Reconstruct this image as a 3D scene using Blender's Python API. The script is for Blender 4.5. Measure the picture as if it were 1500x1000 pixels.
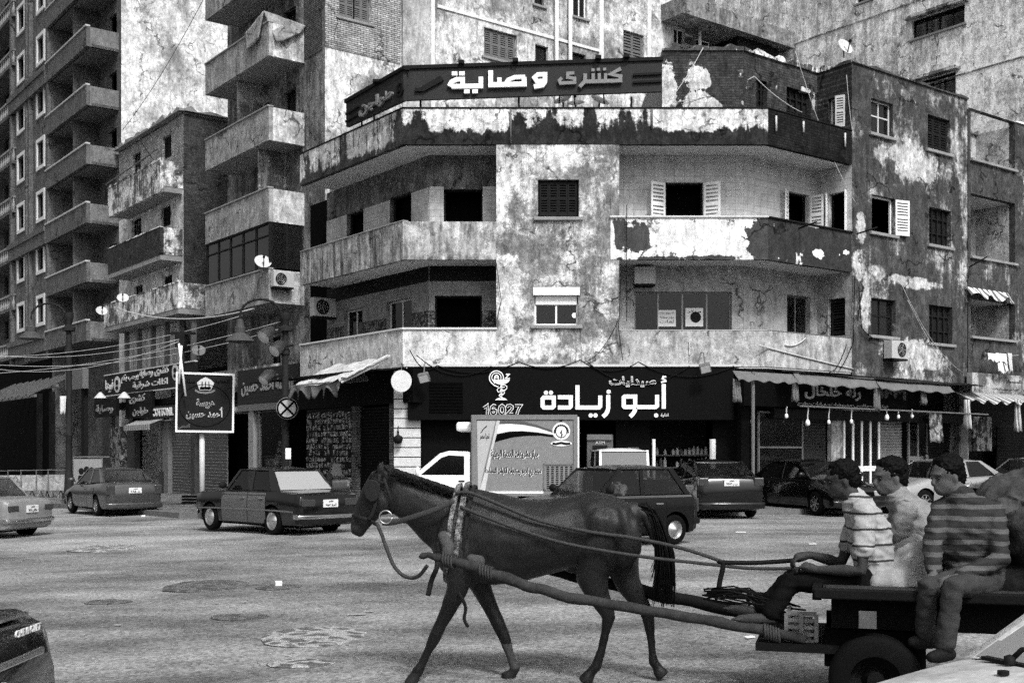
import bpy, bmesh, math, random
from mathutils import Vector, Matrix, Quaternion, noise as mnoise
random.seed(7)
R_ = math.radians
for o in list(bpy.data.objects): bpy.data.objects.remove(o)
sc = bpy.context.scene
COL = sc.collection
# ------------------------------------------------------------ camera / light
FPX, EYE, HZ = 1700.0, 1.65, 662.0      # focal length in photo pixels, eye height, horizon row
cd = bpy.data.cameras.new('camera'); cam = bpy.data.objects.new('camera', cd); COL.objects.link(cam)
cam.location = (0, 0, EYE); cam.rotation_euler = (R_(90), 0, 0)
cd.sensor_width = 36; cd.lens = 36*FPX/1500; cd.shift_y = (HZ-500)/1500
cd.clip_end = 2000; cd.clip_start = .05
sc.camera = cam
SUN_EL, SUN_AZ = 48, 158                # azimuth measured clockwise from +Y (camera looks along +Y)
w = bpy.data.worlds.new('World'); sc.world = w; w.use_nodes = True
nt = w.node_tree; bg = nt.nodes['Background']
sky = nt.nodes.new('ShaderNodeTexSky'); sky.sky_type = 'NISHITA'; sky.sun_disc = False
sky.sun_elevation = R_(SUN_EL); sky.sun_rotation = R_(SUN_AZ); sky.air_density = 1.0; sky.dust_density = 6.0
bw = nt.nodes.new('ShaderNodeRGBToBW'); nt.links.new(sky.outputs[0], bw.inputs[0]); nt.links.new(bw.outputs[0], bg.inputs[0])
bg.inputs[1].default_value = 0.125
sd = bpy.data.lights.new('sun', 'SUN'); sun = bpy.data.objects.new('sun', sd); COL.objects.link(sun)
sd.energy = 2.1; sd.angle = R_(10); sd.color = (1, 1, 1)
_az, _el = R_(SUN_AZ), R_(SUN_EL)
sun.location = (10, -20, 30)
sun.rotation_euler = Vector((math.sin(_az)*math.cos(_el), math.cos(_az)*math.cos(_el), math.sin(_el))).to_track_quat('Z', 'Y').to_euler()
sc.view_settings.view_transform = 'Standard'; sc.view_settings.look = 'None'
sc.view_settings.exposure = 0.5; sc.view_settings.gamma = 1
sc.cycles.use_denoising = False; sc.cycles.use_adaptive_sampling = True; sc.cycles.adaptive_threshold = .035; sc.cycles.adaptive_min_samples = 24
sc.cycles.max_bounces = 6; sc.cycles.diffuse_bounces = 3; sc.cycles.glossy_bounces = 3; sc.cycles.transparent_max_bounces = 8

# ------------------------------------------------------------ helpers
def gz(x, y): return 0.022*min(0.0, x+1.0)          # the road falls gently to the left
class Frame:
    """a vertical plane: u along it, o out of it, z up; uz() meets a sight line with it"""
    def __init__(s, O, ang=None, U=None):
        s.O = Vector((O[0], O[1])); s.U = Vector(U).normalized() if U else Vector((math.cos(ang), math.sin(ang)))
        s.N = Vector((s.U.y, -s.U.x))
        if s.N.dot(s.O) > 0 and s.N.y > 0: s.N = -s.N
    def P(s, u, o, z):
        p = s.O+s.U*u+s.N*o; return Vector((p.x, p.y, z))
    def u(s, px, o=0):
        k = (px-750)/FPX; a = s.O+s.N*o
        return (k*a.y-a.x)/(s.U.x-k*s.U.y)
    def uz(s, px, py, o=0):
        u = s.u(px, o); Y = (s.O+s.U*u+s.N*o).y
        return u, EYE+(HZ-py)/FPX*Y
    def rect(s, b, o=0):
        a, c = s.u(b[0], o), s.u(b[2], o); m = (b[0]+b[2])/2
        z0, z1 = s.uz(m, b[3], o)[1], s.uz(m, b[1], o)[1]
        return (min(a, c), max(a, c), z0, z1)
    def ang(s): return math.atan2(s.U.y, s.U.x)
def gp(px, py, z=0.0):
    Y = (EYE-z)*FPX/(py-HZ); return Vector(((px-750)/FPX*Y, Y, z))
def at(px, py, Y): return Vector(((px-750)/FPX*Y, Y, EYE+(HZ-py)/FPX*Y))

LOCAL = set()
def tag(o, label=None, cat=None, group=None, kind=None):
    if label: o['label'] = label
    if cat: o['category'] = cat
    if group: o['group'] = group
    if kind: o['kind'] = kind
    return o
def thing(name, label, cat, loc=(0, 0, 0), rz=0, group=None, local=False):
    o = bpy.data.objects.new(name, None); COL.objects.link(o); o.location = loc; o.rotation_euler = (0, 0, rz)
    o.empty_display_size = .2
    if local: LOCAL.add(o.name)
    return tag(o, label, cat, group)
def root_of(o):
    while o.parent: o = o.parent
    return o
def copy_tree(o, parent=None):
    c = o.copy(); COL.objects.link(c)
    if parent: c.parent = parent
    elif o.name in LOCAL: LOCAL.add(c.name)
    for ch in list(o.children): copy_tree(ch, c)
    return c
def finish(name, me, mat, parent=None, smooth=False, bevel=0, auto=None):
    o = bpy.data.objects.new(name, me); COL.objects.link(o)
    if mat:
        for m in (mat if isinstance(mat, (list, tuple)) else [mat]): me.materials.append(m)
    if parent:
        rt = root_of(parent)
        if rt.name not in LOCAL: me.transform(Matrix.Translation(-rt.location))
        o.parent = parent
    else:
        vs = [v.co for v in me.vertices]
        if vs:
            c = Vector(((min(v.x for v in vs)+max(v.x for v in vs))/2, (min(v.y for v in vs)+max(v.y for v in vs))/2, min(v.z for v in vs)))
            me.transform(Matrix.Translation(-c)); o.location = c
            LOCAL.discard(o.name)
    if smooth:
        for p in me.polygons: p.use_smooth = True
        if auto:
            try: me.set_sharp_from_angle(angle=R_(auto))
            except Exception: pass
    if bevel:
        b = o.modifiers.new('b', 'BEVEL'); b.width = bevel; b.segments = 2; b.limit_method = 'ANGLE'; b.angle_limit = R_(40)
    return o
class MB:
    def __init__(s): s.v = []; s.f = []; s.mi = []; s.cuts = []
    def add(s, vs, fs, mi=0):
        n = len(s.v); s.cuts.append((n, len(s.f))); s.v += [tuple(v) for v in vs]; s.f += [tuple(i+n for i in f) for f in fs]; s.mi += [mi]*len(fs); return s
    def poly(s, pts, mi=0): return s.add(pts, [tuple(range(len(pts)))], mi)
    def hexa(s, a, mi=0):       # 8 points: bottom ring then top ring
        return s.add(a, [(3, 2, 1, 0), (4, 5, 6, 7), (0, 1, 5, 4), (1, 2, 6, 5), (2, 3, 7, 6), (3, 0, 4, 7)], mi)
    def box(s, c, d, M=None, mi=0):
        x, y, z = d[0]/2, d[1]/2, d[2]/2; c = Vector(c)
        p = [Vector(q) for q in ((-x, -y, -z), (x, -y, -z), (x, y, -z), (-x, y, -z), (-x, -y, z), (x, -y, z), (x, y, z), (-x, y, z))]
        return s.hexa([c+(M @ q if M else q) for q in p], mi)
    def fbox(s, fr, u0, u1, o0, o1, z0, z1, mi=0):
        return s.hexa([fr.P(u0, o1, z0), fr.P(u1, o1, z0), fr.P(u1, o0, z0), fr.P(u0, o0, z0), fr.P(u0, o1, z1), fr.P(u1, o1, z1), fr.P(u1, o0, z1), fr.P(u0, o0, z1)], mi)
    def prism(s, pts, d, mi=0):  # pts: planar 3D polygon, d: thickness vector
        n = len(pts); d = Vector(d); a = [Vector(p) for p in pts]; b = [p+d for p in a]
        return s.add(a+b, [tuple(range(n))[::-1], tuple(range(n, 2*n))]+[(i, (i+1) % n, (i+1) % n+n, i+n) for i in range(n)], mi)
    def rings(s, rs, cap=True, closed=True, mi=0):
        n = len(rs[0]); vs = [p for r in rs for p in r]; fs = []
        for i in range(len(rs)-1):
            for j in range(n if closed else n-1):
                k = (j+1) % n; fs.append((i*n+j, i*n+k, (i+1)*n+k, (i+1)*n+j))
        if cap and closed: fs += [tuple(range(n))[::-1], tuple(range((len(rs)-1)*n, len(rs)*n))]
        return s.add(vs, fs, mi)
    def tube(s, pts, r, n=8, cap=True, mi=0, up=None, flat=1.0):
        pts = [Vector(p) for p in pts]; rr = r if isinstance(r, (list, tuple)) else [r]*len(pts); rs = []
        t = (pts[1]-pts[0]).normalized(); a = Vector(up) if up else (Vector((0, 0, 1)) if abs(t.z) < .9 else Vector((1, 0, 0)))
        b = t.cross(a).normalized(); a = b.cross(t).normalized()
        for i, p in enumerate(pts):
            if i == 0: d = pts[1]-pts[0]
            elif i == len(pts)-1: d = pts[-1]-pts[-2]
            else: d = (pts[i+1]-pts[i]).normalized()+(pts[i]-pts[i-1]).normalized()
            d = d.normalized() if d.length > 1e-9 else t
            b = d.cross(a); b = b.normalized() if b.length > 1e-6 else b; a = b.cross(d).normalized()
            rs.append([p+a*(rr[i]*math.cos(q))+b*(rr[i]*flat*math.sin(q)) for q in [2*math.pi*j/n for j in range(n)]])
        return s.rings(rs, cap, True, mi)
    def limb(s, pts, rr, n=12, mi=0):   # tube with rounded ends
        pts = [Vector(p) for p in pts]; P = []; Q = []
        d0 = (pts[0]-pts[1]).normalized(); d1 = (pts[-1]-pts[-2]).normalized()
        for q in (.15, .5, .85): P.append(pts[0]+d0*rr[0]*math.cos(q*math.pi/2)*.9); Q.append(rr[0]*math.sin(q*math.pi/2))
        P += pts; Q += list(rr)
        for q in (.85, .5, .15): P.append(pts[-1]+d1*rr[-1]*math.cos(q*math.pi/2)*.9); Q.append(rr[-1]*math.sin(q*math.pi/2))
        return s.tube(P, Q, n, True, mi)
    def lathe(s, prof, c=(0, 0, 0), axis='z', n=20, M=None, mi=0, a0=0, a1=2*math.pi):
        full = abs(a1-a0-2*math.pi) < 1e-6; rs = []
        for i in range(n if full else n+1):
            q = a0+(a1-a0)*i/n; ring = []
            for r, h in prof:
                p = {'z': Vector((r*math.cos(q), r*math.sin(q), h)), 'y': Vector((r*math.cos(q), h, r*math.sin(q))), 'x': Vector((h, r*math.cos(q), r*math.sin(q)))}[axis]
                ring.append(Vector(c)+(M @ p if M else p))
            rs.append(ring)
        m = len(prof); vs = [p for r in rs for p in r]; fs = []
        for i in range(len(rs) if full else len(rs)-1):
            k = (i+1) % len(rs)
            for j in range(m-1): fs.append((i*m+j, k*m+j, k*m+j+1, i*m+j+1))
        return s.add(vs, fs, mi)
    def ball(s, c, r, M=None, n=12, k=8, mi=0):
        r = r if isinstance(r, (list, tuple)) else (r, r, r); c = Vector(c); rs = []
        for i in range(1, k):
            q = math.pi*i/k; ring = []
            for j in range(n):
                f = 2*math.pi*j/n; p = Vector((r[0]*math.sin(q)*math.cos(f), r[1]*math.sin(q)*math.sin(f), r[2]*math.cos(q)))
                ring.append(c+(M @ p if M else p))
            rs.append(ring)
        m = len(s.v); s.rings(rs, False, True, mi)
        t = Vector((0, 0, r[2])); b = -t
        s.v += [tuple(c+(M @ t if M else t)), tuple(c+(M @ b if M else b))]; T = len(s.v)-2
        for j in range(n):
            s.f.append((T, m+j, m+(j+1) % n)); s.mi.append(mi)
            e = m+(k-2)*n; s.f.append((T+1, e+(j+1) % n, e+j)); s.mi.append(mi)
        return s
    def mesh(s, name):
        me = bpy.data.meshes.new(name); me.from_pydata(s.v, [], s.f)
        if any(s.mi): me.polygons.foreach_set('material_index', s.mi)
        me.update(); bm = bmesh.new(); bm.from_mesh(me); bmesh.ops.recalc_face_normals(bm, faces=bm.faces); bm.to_mesh(me); bm.free(); return me
    def build(s, name, mat, parent=None, smooth=False, bevel=0, auto=None, kind=None):
        o = finish(name, s.mesh(name), mat, parent, smooth, bevel, auto)
        if kind: o['kind'] = kind
        return o
def each(mb, name, mat, parent=None, **k):
    """every shape in the builder becomes a part of its own"""
    out = []; cs = mb.cuts+[(len(mb.v), len(mb.f))]
    for (v0, f0), (v1, f1) in zip(cs, cs[1:]):
        q = MB(); q.v = mb.v[v0:v1]; q.f = [tuple(i-v0 for i in f) for f in mb.f[f0:f1]]; q.mi = mb.mi[f0:f1]; out.append(q.build(name, mat, parent, **k))
    return out
def evaluated(o, name):
    dg = bpy.context.evaluated_depsgraph_get(); me = bpy.data.meshes.new_from_object(o.evaluated_get(dg)); me.name = name; return me
def remesh(mb, name, mat, parent=None, vox=.01, smooth=6, fac=.5, disp=None):
    """fuse overlapping closed shapes into ONE continuous smooth skin"""
    me = mb.mesh('t'); o = bpy.data.objects.new('t', me); COL.objects.link(o)
    m = o.modifiers.new('r', 'REMESH'); m.mode = 'VOXEL'; m.voxel_size = vox; m.use_smooth_shade = True
    k = o.modifiers.new('s', 'SMOOTH'); k.iterations = smooth; k.factor = fac
    bpy.context.view_layer.update(); r = evaluated(o, name); bpy.data.objects.remove(o)
    if disp:
        N_ = [v.normal.copy() for v in r.vertices]; C_ = [v.co.copy() for v in r.vertices]
        r.vertices.foreach_set('co', [x for c, m in zip(C_, N_) for x in (c+m*disp(c))]); r.update()
    r.materials.clear()
    return finish(name, r, mat, parent, True)
def catmull(P, n):
    P = [Vector(p) for p in P]; out = []
    for i in range(len(P)-1):
        a, b, c, d = P[max(i-1, 0)], P[i], P[i+1], P[min(i+2, len(P)-1)]
        for j in range(n):
            t = j/n; out.append(.5*((2*b)+(c-a)*t+(2*a-5*b+4*c-d)*t*t+(3*b-a-3*c+d)*t**3))
    return out+[P[-1]]
def sag(a, b, d, n=12):
    a, b = Vector(a), Vector(b); return [a.lerp(b, i/n)-Vector((0, 0, 4*d*(i/n)*(1-i/n))) for i in range(n+1)]

# ------------------------------------------------------------ materials (a black and white place: greys only)
def newmat(name):
    m = bpy.data.materials.new(name); m.use_nodes = True; n = m.node_tree; return m, n, n.nodes['Principled BSDF']
def nd(n, t, **k):
    x = n.nodes.new(t)
    for a, b in k.items(): setattr(x, a, b)
    return x
def lk(n, a, b): n.links.new(a, b)
def mth(n, op, a, b=None, c=None, clamp=False):
    x = nd(n, 'ShaderNodeMath', operation=op, use_clamp=clamp)
    for i, q in enumerate((a, b, c)):
        if q is None: continue
        if isinstance(q, (int, float)): x.inputs[i].default_value = q
        else: lk(n, q, x.inputs[i])
    return x.outputs[0]
def sstep(n, v, a, b):
    x = nd(n, 'ShaderNodeMapRange', interpolation_type='SMOOTHSTEP'); lk(n, v, x.inputs[0]); x.inputs[1].default_value = a; x.inputs[2].default_value = b; return x.outputs[0]
def mixf(n, f, a, b):
    x = nd(n, 'ShaderNodeMix', data_type='FLOAT')
    for i, q in ((0, f), (2, a), (3, b)):
        if isinstance(q, (int, float)): x.inputs[i].default_value = q
        else: lk(n, q, x.inputs[i])
    return x.outputs[0]
def noise(n, vec, scale, detail=4, rough=.55, w=None):
    x = nd(n, 'ShaderNodeTexNoise'); x.inputs['Scale'].default_value = scale; x.inputs['Detail'].default_value = detail; x.inputs['Roughness'].default_value = rough
    lk(n, vec, x.inputs['Vector']); return x.outputs[0]
def scaled(n, vec, s):
    x = nd(n, 'ShaderNodeVectorMath', operation='MULTIPLY'); lk(n, vec, x.inputs[0]); x.inputs[1].default_value = s; return x.outputs[0]
def grey(n, v, bs):
    c = nd(n, 'ShaderNodeCombineColor')
    for i in range(3): lk(n, v, c.inputs[i])
    lk(n, c.outputs[0], bs.inputs['Base Color'])
def bump(n, h, bs, st=.4, d=.02):
    b = nd(n, 'ShaderNodeBump'); b.inputs['Strength'].default_value = st; b.inputs['Distance'].default_value = d; lk(n, h, b.inputs['Height']); lk(n, b.outputs[0], bs.inputs['Normal'])
_flat = {}
def flat(v, rough=.6, metal=0, var=.25, sc_=8, coat=0, spec=.5, name=None):
    key = (v, rough, metal, var, sc_, coat, spec)
    if key in _flat: return _flat[key]
    v = v*min(1.0, .3+1.6*v) if metal < .5 else v; spec = spec if coat or metal or spec > .6 or rough < .3 else min(spec, .07 if v < .12 else .2)
    m, n, bs = newmat(name or 'grey_%02d' % int(v*100)); tc = nd(n, 'ShaderNodeTexCoord')
    x = noise(n, tc.outputs['Object'], sc_, 6, .65); y = noise(n, tc.outputs['Object'], sc_*9, 2, .6)
    s = mth(n, 'ADD', mth(n, 'MULTIPLY', x, .7), mth(n, 'MULTIPLY', y, .3))
    f = mth(n, 'MULTIPLY_ADD', mth(n, 'SUBTRACT', s, .5), 3.2*var, 1.0)
    grey(n, mth(n, 'MULTIPLY', f, v), bs)
    bs.inputs['Roughness'].default_value = rough; bs.inputs['Metallic'].default_value = metal; bs.inputs['Coat Weight'].default_value = coat; bs.inputs['Coat Roughness'].default_value = .05
    bs.inputs['Specular IOR Level'].default_value = spec
    if rough > .4 and var > .1: bump(n, y, bs, .25, .01)
    _flat[key] = m; return m
def wallvec(n, fr):
    """(u, z) metres along a facade plane, from the place's own position"""
    g = nd(n, 'ShaderNodeNewGeometry'); s = nd(n, 'ShaderNodeSeparateXYZ'); lk(n, g.outputs['Position'], s.inputs[0])
    u = mth(n, 'ADD', mth(n, 'MULTIPLY', mth(n, 'SUBTRACT', s.outputs[0], fr.O.x), fr.U.x), mth(n, 'MULTIPLY', mth(n, 'SUBTRACT', s.outputs[1], fr.O.y), fr.U.y))
    c = nd(n, 'ShaderNodeCombineXYZ'); lk(n, u, c.inputs[0]); lk(n, s.outputs[2], c.inputs[1]); return c.outputs[0], u, s.outputs[2], g.outputs['Position']
def plaster(name, hi, lo, fr=None, mid=None, cover=.5, edge=.03, sc_=.7, drip=.35, grain=.35, blobs=(), band=None, bands=(), brick=None, mottle=.35, bumpy=.5, tile=None, dripsc=3.5):
    """old render: patches of two tones with broken edges, drips, grain; blobs=(u,z,ru,rz,amount) push patches one way where a stain or bare patch has its place"""
    m, n, bs = newmat(name)
    if fr: vec, u, z, pos = wallvec(n, fr)
    else:
        g = nd(n, 'ShaderNodeNewGeometry'); pos = g.outputs['Position']; s = nd(n, 'ShaderNodeSeparateXYZ'); lk(n, pos, s.inputs[0]); z = s.outputs[2]; vec = pos; u = s.outputs[0]
    a = noise(n, pos, sc_, 10, .68)
    d = noise(n, scaled(n, pos, (dripsc, dripsc, dripsc*.13)), 1, 5, .6)
    v = mth(n, 'ADD', mth(n, 'MULTIPLY', a, 1-drip), mth(n, 'MULTIPLY', d, drip))
    fine = noise(n, pos, 9, 6, .75)
    v = mth(n, 'ADD', v, mth(n, 'MULTIPLY', mth(n, 'SUBTRACT', fine, .5), .16))
    for b in (list(bands)+([band] if band else [])):    # (z of full effect, z of none, amount)
        v = mth(n, 'ADD', v, mth(n, 'MULTIPLY', sstep(n, z, b[1], b[0]) if b[0] > b[1] else mth(n, 'SUBTRACT', 1, sstep(n, z, b[0], b[1])), b[2]))
    warp = mth(n, 'MULTIPLY', mth(n, 'SUBTRACT', mth(n, 'ADD', noise(n, pos, 1.6, 4, .6), noise(n, pos, 5, 4, .65)), 1.0), 1.6) if blobs else None
    for (bu, bz, ru, rz, am) in blobs:
        e = nd(n, 'ShaderNodeVectorMath', operation='SUBTRACT'); lk(n, vec, e.inputs[0]); e.inputs[1].default_value = (bu, bz, 0)
        e2 = scaled(n, e.outputs[0], (1/ru, 1/rz, 0)); l = nd(n, 'ShaderNodeVectorMath', operation='LENGTH'); lk(n, e2, l.inputs[0]); lv = mth(n, 'ADD', l.outputs['Value'], warp)
        v = mth(n, 'ADD', v, mth(n, 'MULTIPLY', mth(n, 'SUBTRACT', 1, sstep(n, lv, .3, 1.35)), am))
    mask = sstep(n, v, 1-cover-edge, 1-cover+edge)     # cover = share of the light tone
    m2 = mth(n, 'ADD', mth(n, 'MULTIPLY', noise(n, pos, 1.7, 10, .8), .6), mth(n, 'MULTIPLY', noise(n, scaled(n, pos, (6, 6, 2.2)), 1, 6, .75), .4)); m2 = mth(n, 'POWER', 2.0, mth(n, 'MULTIPLY', mth(n, 'SUBTRACT', m2, .5), 1.5+13*mottle))
    g1 = noise(n, pos, 24, 2, .7); g2 = noise(n, pos, 9, 4, .75)
    gr = mth(n, 'MULTIPLY_ADD', mth(n, 'SUBTRACT', mth(n, 'ADD', mth(n, 'MULTIPLY', g1, .5), mth(n, 'MULTIPLY', g2, .5)), .5), grain*4.4, 1.0)
    lo = lo*.62
    lov = lo
    wear = mth(n, 'MULTIPLY', sstep(n, noise(n, pos, 4.2, 9, .72), .53, .62), mottle*.75); hi = mth(n, 'MULTIPLY', mth(n, 'SUBTRACT', 1, wear), hi)
    fleck = mth(n, 'MULTIPLY', sstep(n, noise(n, pos, 6.5, 8, .75), .56, .66), mottle*1.3)
    h = mask
    if brick:
        bt = nd(n, 'ShaderNodeTexBrick'); lk(n, vec, bt.inputs[0]); bt.inputs['Scale'].default_value = 1; bt.inputs['Brick Width'].default_value = .24; bt.inputs['Row Height'].default_value = .075
        bt.inputs['Mortar Size'].default_value = .012; bt.inputs['Color1'].default_value = (.75, .75, .75, 1); bt.inputs['Color2'].default_value = (1.3, 1.3, 1.3, 1); bt.inputs['Mortar'].default_value = (brick,)*3+(1,)
        k = nd(n, 'ShaderNodeRGBToBW'); lk(n, bt.outputs[0], k.inputs[0]); lov = mth(n, 'MULTIPLY', k.outputs[0], lo)
    lov = mth(n, 'MULTIPLY', lov, mth(n, 'ADD', 1, fleck))
    col = mth(n, 'MULTIPLY', mixf(n, mask, lov, hi), m2)
    if tile:
        tw, th, td = tile
        bt = nd(n, 'ShaderNodeTexBrick'); lk(n, vec, bt.inputs[0]); bt.offset = 0; bt.inputs['Scale'].default_value = 1; bt.inputs['Brick Width'].default_value = tw; bt.inputs['Row Height'].default_value = th
        bt.inputs['Mortar Size'].default_value = .006; bt.inputs['Mortar Smooth'].default_value = 0; bt.inputs['Color1'].default_value = (1, 1, 1, 1); bt.inputs['Color2'].default_value = (.9, .9, .9, 1); bt.inputs['Mortar'].default_value = (td, td, td, 1)
        k = nd(n, 'ShaderNodeRGBToBW'); lk(n, bt.outputs[0], k.inputs[0]); col = mth(n, 'MULTIPLY', col, k.outputs[0])
    ck = nd(n, 'ShaderNodeTexVoronoi', feature='DISTANCE_TO_EDGE'); wv = nd(n, 'ShaderNodeVectorMath', operation='MULTIPLY_ADD'); nz = nd(n, 'ShaderNodeTexNoise'); nz.inputs['Scale'].default_value = 2.2; nz.inputs['Detail'].default_value = 6; lk(n, pos, nz.inputs['Vector']); lk(n, nz.outputs['Color'], wv.inputs[0]); wv.inputs[1].default_value = (1.1, 1.1, 1.1); lk(n, pos, wv.inputs[2]); lk(n, wv.outputs[0], ck.inputs['Vector']); ck.inputs['Scale'].default_value = .55
    crack = mth(n, 'MULTIPLY', mth(n, 'SUBTRACT', 1, sstep(n, ck.outputs['Distance'], .006, .028)), sstep(n, noise(n, pos, .9, 3, .6), .47, .6)); h = mth(n, 'SUBTRACT', h, mth(n, 'MULTIPLY', crack, .8))
    drp = sstep(n, noise(n, scaled(n, pos, (7, 7, .55)), 1, 5, .65), .56, .72); col = mth(n, 'MULTIPLY', col, mth(n, 'SUBTRACT', 1, mth(n, 'MULTIPLY', drp, mottle*.8)))
    col = mth(n, 'MULTIPLY', col, mth(n, 'SUBTRACT', 1, mth(n, 'MULTIPLY', crack, .75 if mottle > .22 else 0)))
    col = mth(n, 'MULTIPLY', col, gr)
    col = mth(n, 'MAXIMUM', mth(n, 'MINIMUM', col, .95), .004)
    grey(n, col, bs); bs.inputs['Roughness'].default_value = .85; bs.inputs['Specular IOR Level'].default_value = .06
    bump(n, mth(n, 'ADD', mth(n, 'MULTIPLY', h, .6), mth(n, 'MULTIPLY', g2, .9)), bs, bumpy, .025)
    return m
M = {}
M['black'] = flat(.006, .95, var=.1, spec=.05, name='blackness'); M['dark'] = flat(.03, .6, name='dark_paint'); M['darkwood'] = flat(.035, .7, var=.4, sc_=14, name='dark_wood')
M['grey'] = flat(.2, .6, name='mid_grey'); M['white'] = flat(.75, .5, var=.15, name='white_paint'); M['offwhite'] = flat(.5, .6, name='off_white'); M['metal'] = flat(.18, .45, .5, name='dull_metal')
M['concrete'] = flat(.3, .9, var=.45, sc_=3, name='concrete'); M['wire'] = flat(.015, .6, var=.1, name='wire'); M['lightwire'] = flat(.45, .6, var=.1, name='light_wire')
M['rubber'] = flat(.012, .75, var=.3, name='rubber'); M['chrome'] = flat(.6, .18, 1, var=.05, name='chrome'); M['steel'] = flat(.4, .35, .9, var=.25, name='steel_rim')
M['plate'] = flat(.6, .5, var=.15, name='number_plate'); M['lens'] = flat(.08, .15, var=.1, name='lamp_lens'); M['bulb'] = flat(.85, .2, var=.05, name='bulb_glass')
def glassmat(name, v, alpha, rough=.04, spec=.9):
    m, n, bs = newmat(name); bs.inputs['Base Color'].default_value = (v, v, v, 1); bs.inputs['Roughness'].default_value = rough; bs.inputs['Alpha'].default_value = alpha; bs.inputs['Specular IOR Level'].default_value = spec; return m
M['glass'] = glassmat('window_glass', .01, .85, .04, .45); M['carglass'] = glassmat('car_glass', .006, .74, .03, .5); M['skyglass'] = glassmat('sky_pale_glass', .3, .95, .16, 1.0)  # last one: pale base stands in for sky reflected in rear windows

# ------------------------------------------------------------ lettering
_AR = {}
for _c, _b, _k in [('ء', 0xFE80, 1), ('آ', 0xFE81, 2), ('أ', 0xFE83, 2), ('ؤ', 0xFE85, 2), ('إ', 0xFE87, 2), ('ئ', 0xFE89, 4), ('ا', 0xFE8D, 2), ('ب', 0xFE8F, 4), ('ة', 0xFE93, 2), ('ت', 0xFE95, 4), ('ث', 0xFE99, 4), ('ج', 0xFE9D, 4), ('ح', 0xFEA1, 4), ('خ', 0xFEA5, 4), ('د', 0xFEA9, 2), ('ذ', 0xFEAB, 2), ('ر', 0xFEAD, 2), ('ز', 0xFEAF, 2), ('س', 0xFEB1, 4), ('ش', 0xFEB5, 4), ('ص', 0xFEB9, 4), ('ض', 0xFEBD, 4), ('ط', 0xFEC1, 4), ('ظ', 0xFEC5, 4), ('ع', 0xFEC9, 4), ('غ', 0xFECD, 4), ('ف', 0xFED1, 4), ('ق', 0xFED5, 4), ('ك', 0xFED9, 4), ('ل', 0xFEDD, 4), ('م', 0xFEE1, 4), ('ن', 0xFEE5, 4), ('ه', 0xFEE9, 4), ('و', 0xFEED, 2), ('ى', 0xFEEF, 2), ('ي', 0xFEF1, 4)]: _AR[_c] = (_b, _k)
def arabic(s):
    if not any(c in _AR for c in s): return s
    out = []
    for i, c in enumerate(s):
        if c not in _AR: out.append(c); continue
        b, k = _AR[c]; p = i > 0 and s[i-1] in _AR and _AR[s[i-1]][1] == 4; q = k == 4 and i+1 < len(s) and s[i+1] in _AR and _AR[s[i+1]][1] > 1
        out.append(chr(b+(3 if p and q and k == 4 else 2 if q else 1 if p and k > 1 else 0)))
    return ''.join(reversed(out))
def text_raw(body, bold=0.0, res=2):
    c = bpy.data.curves.new('t', 'FONT'); c.body = arabic(body); c.size = 1; c.offset = bold; c.extrude = .5; c.resolution_u = res
    o = bpy.data.objects.new('t', c); COL.objects.link(o); bpy.context.view_layer.update(); me = evaluated(o, 't'); bpy.data.objects.remove(o)
    return [tuple(v.co) for v in me.vertices], [tuple(p.vertices) for p in me.polygons]
def ftext(mb, fr, u0, u1, z0, z1, o, body, depth=.02, bold=0.0, mi=0, slant=0.0, flip=False):
    """lettering fitted to a rectangle of a facade plane (flip when the plane's u runs right to left)"""
    vs, fs = text_raw(body, bold)
    if not vs: return mb
    x0, x1 = min(v[0] for v in vs), max(v[0] for v in vs); y0, y1 = min(v[1] for v in vs), max(v[1] for v in vs)
    out = []
    for x, y, z in vs:
        a = (x-x0)/max(x1-x0, 1e-6); b = (y-y0)/max(y1-y0, 1e-6); a2 = 1-a if flip else a
        out.append(fr.P(u0+(u1-u0)*a2, o+depth*(z+.5), z0+(z1-z0)*b+slant*a*(u1-u0)))
    return mb.add(out, fs, mi)
def ribbon(mb, fr, pts, wd, o, d, conv, close=False, mi=0):
    """a thick stroke along a polyline (letters, emblems), mitred, standing d proud of the plane at o"""
    P = [Vector(p) for p in pts]; n = len(P); L = []; Rr = []
    for i in range(n):
        a = P[(i-1) % n] if (close or i > 0) else None; b = P[(i+1) % n] if (close or i < n-1) else None
        d1 = (P[i]-a).normalized() if a is not None else None; d2 = (b-P[i]).normalized() if b is not None else None
        if d1 is None: d1 = d2
        if d2 is None: d2 = d1
        n1 = Vector((-d1.y, d1.x)); n2 = Vector((-d2.y, d2.x)); m = n1+n2
        m = m.normalized() if m.length > .2 else n1
        k = wd/2/max(.5, m.dot(n1)); L.append(P[i]+m*k); Rr.append(P[i]-m*k)
    def w(q, oo):
        u, z = conv(q.x, q.y); return fr.P(u, oo, z)
    idx = list(range(n))+([0] if close else [])
    rs = [[w(L[i], o), w(Rr[i], o), w(Rr[i], o+d), w(L[i], o+d)] for i in idx]
    return mb.rings(rs, not close, True, mi)
def disc(mb, fr, c, r, o, d, conv, n=16, mi=0, ry=None):
    pts = []
    for j in range(n):
        u, z = conv(c[0]+r*math.cos(2*math.pi*j/n), c[1]+(ry or r)*math.sin(2*math.pi*j/n)); pts.append(fr.P(u, o, z))
    return mb.prism(pts, Vector((fr.N.x, fr.N.y, 0))*d, mi)
def fpoly(mb, fr, pts, o, d, conv, mi=0):
    a = []
    for p in pts:
        u, z = conv(p[0], p[1]); a.append(fr.P(u, o, z))
    return mb.prism(a, Vector((fr.N.x, fr.N.y, 0))*d, mi)
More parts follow.
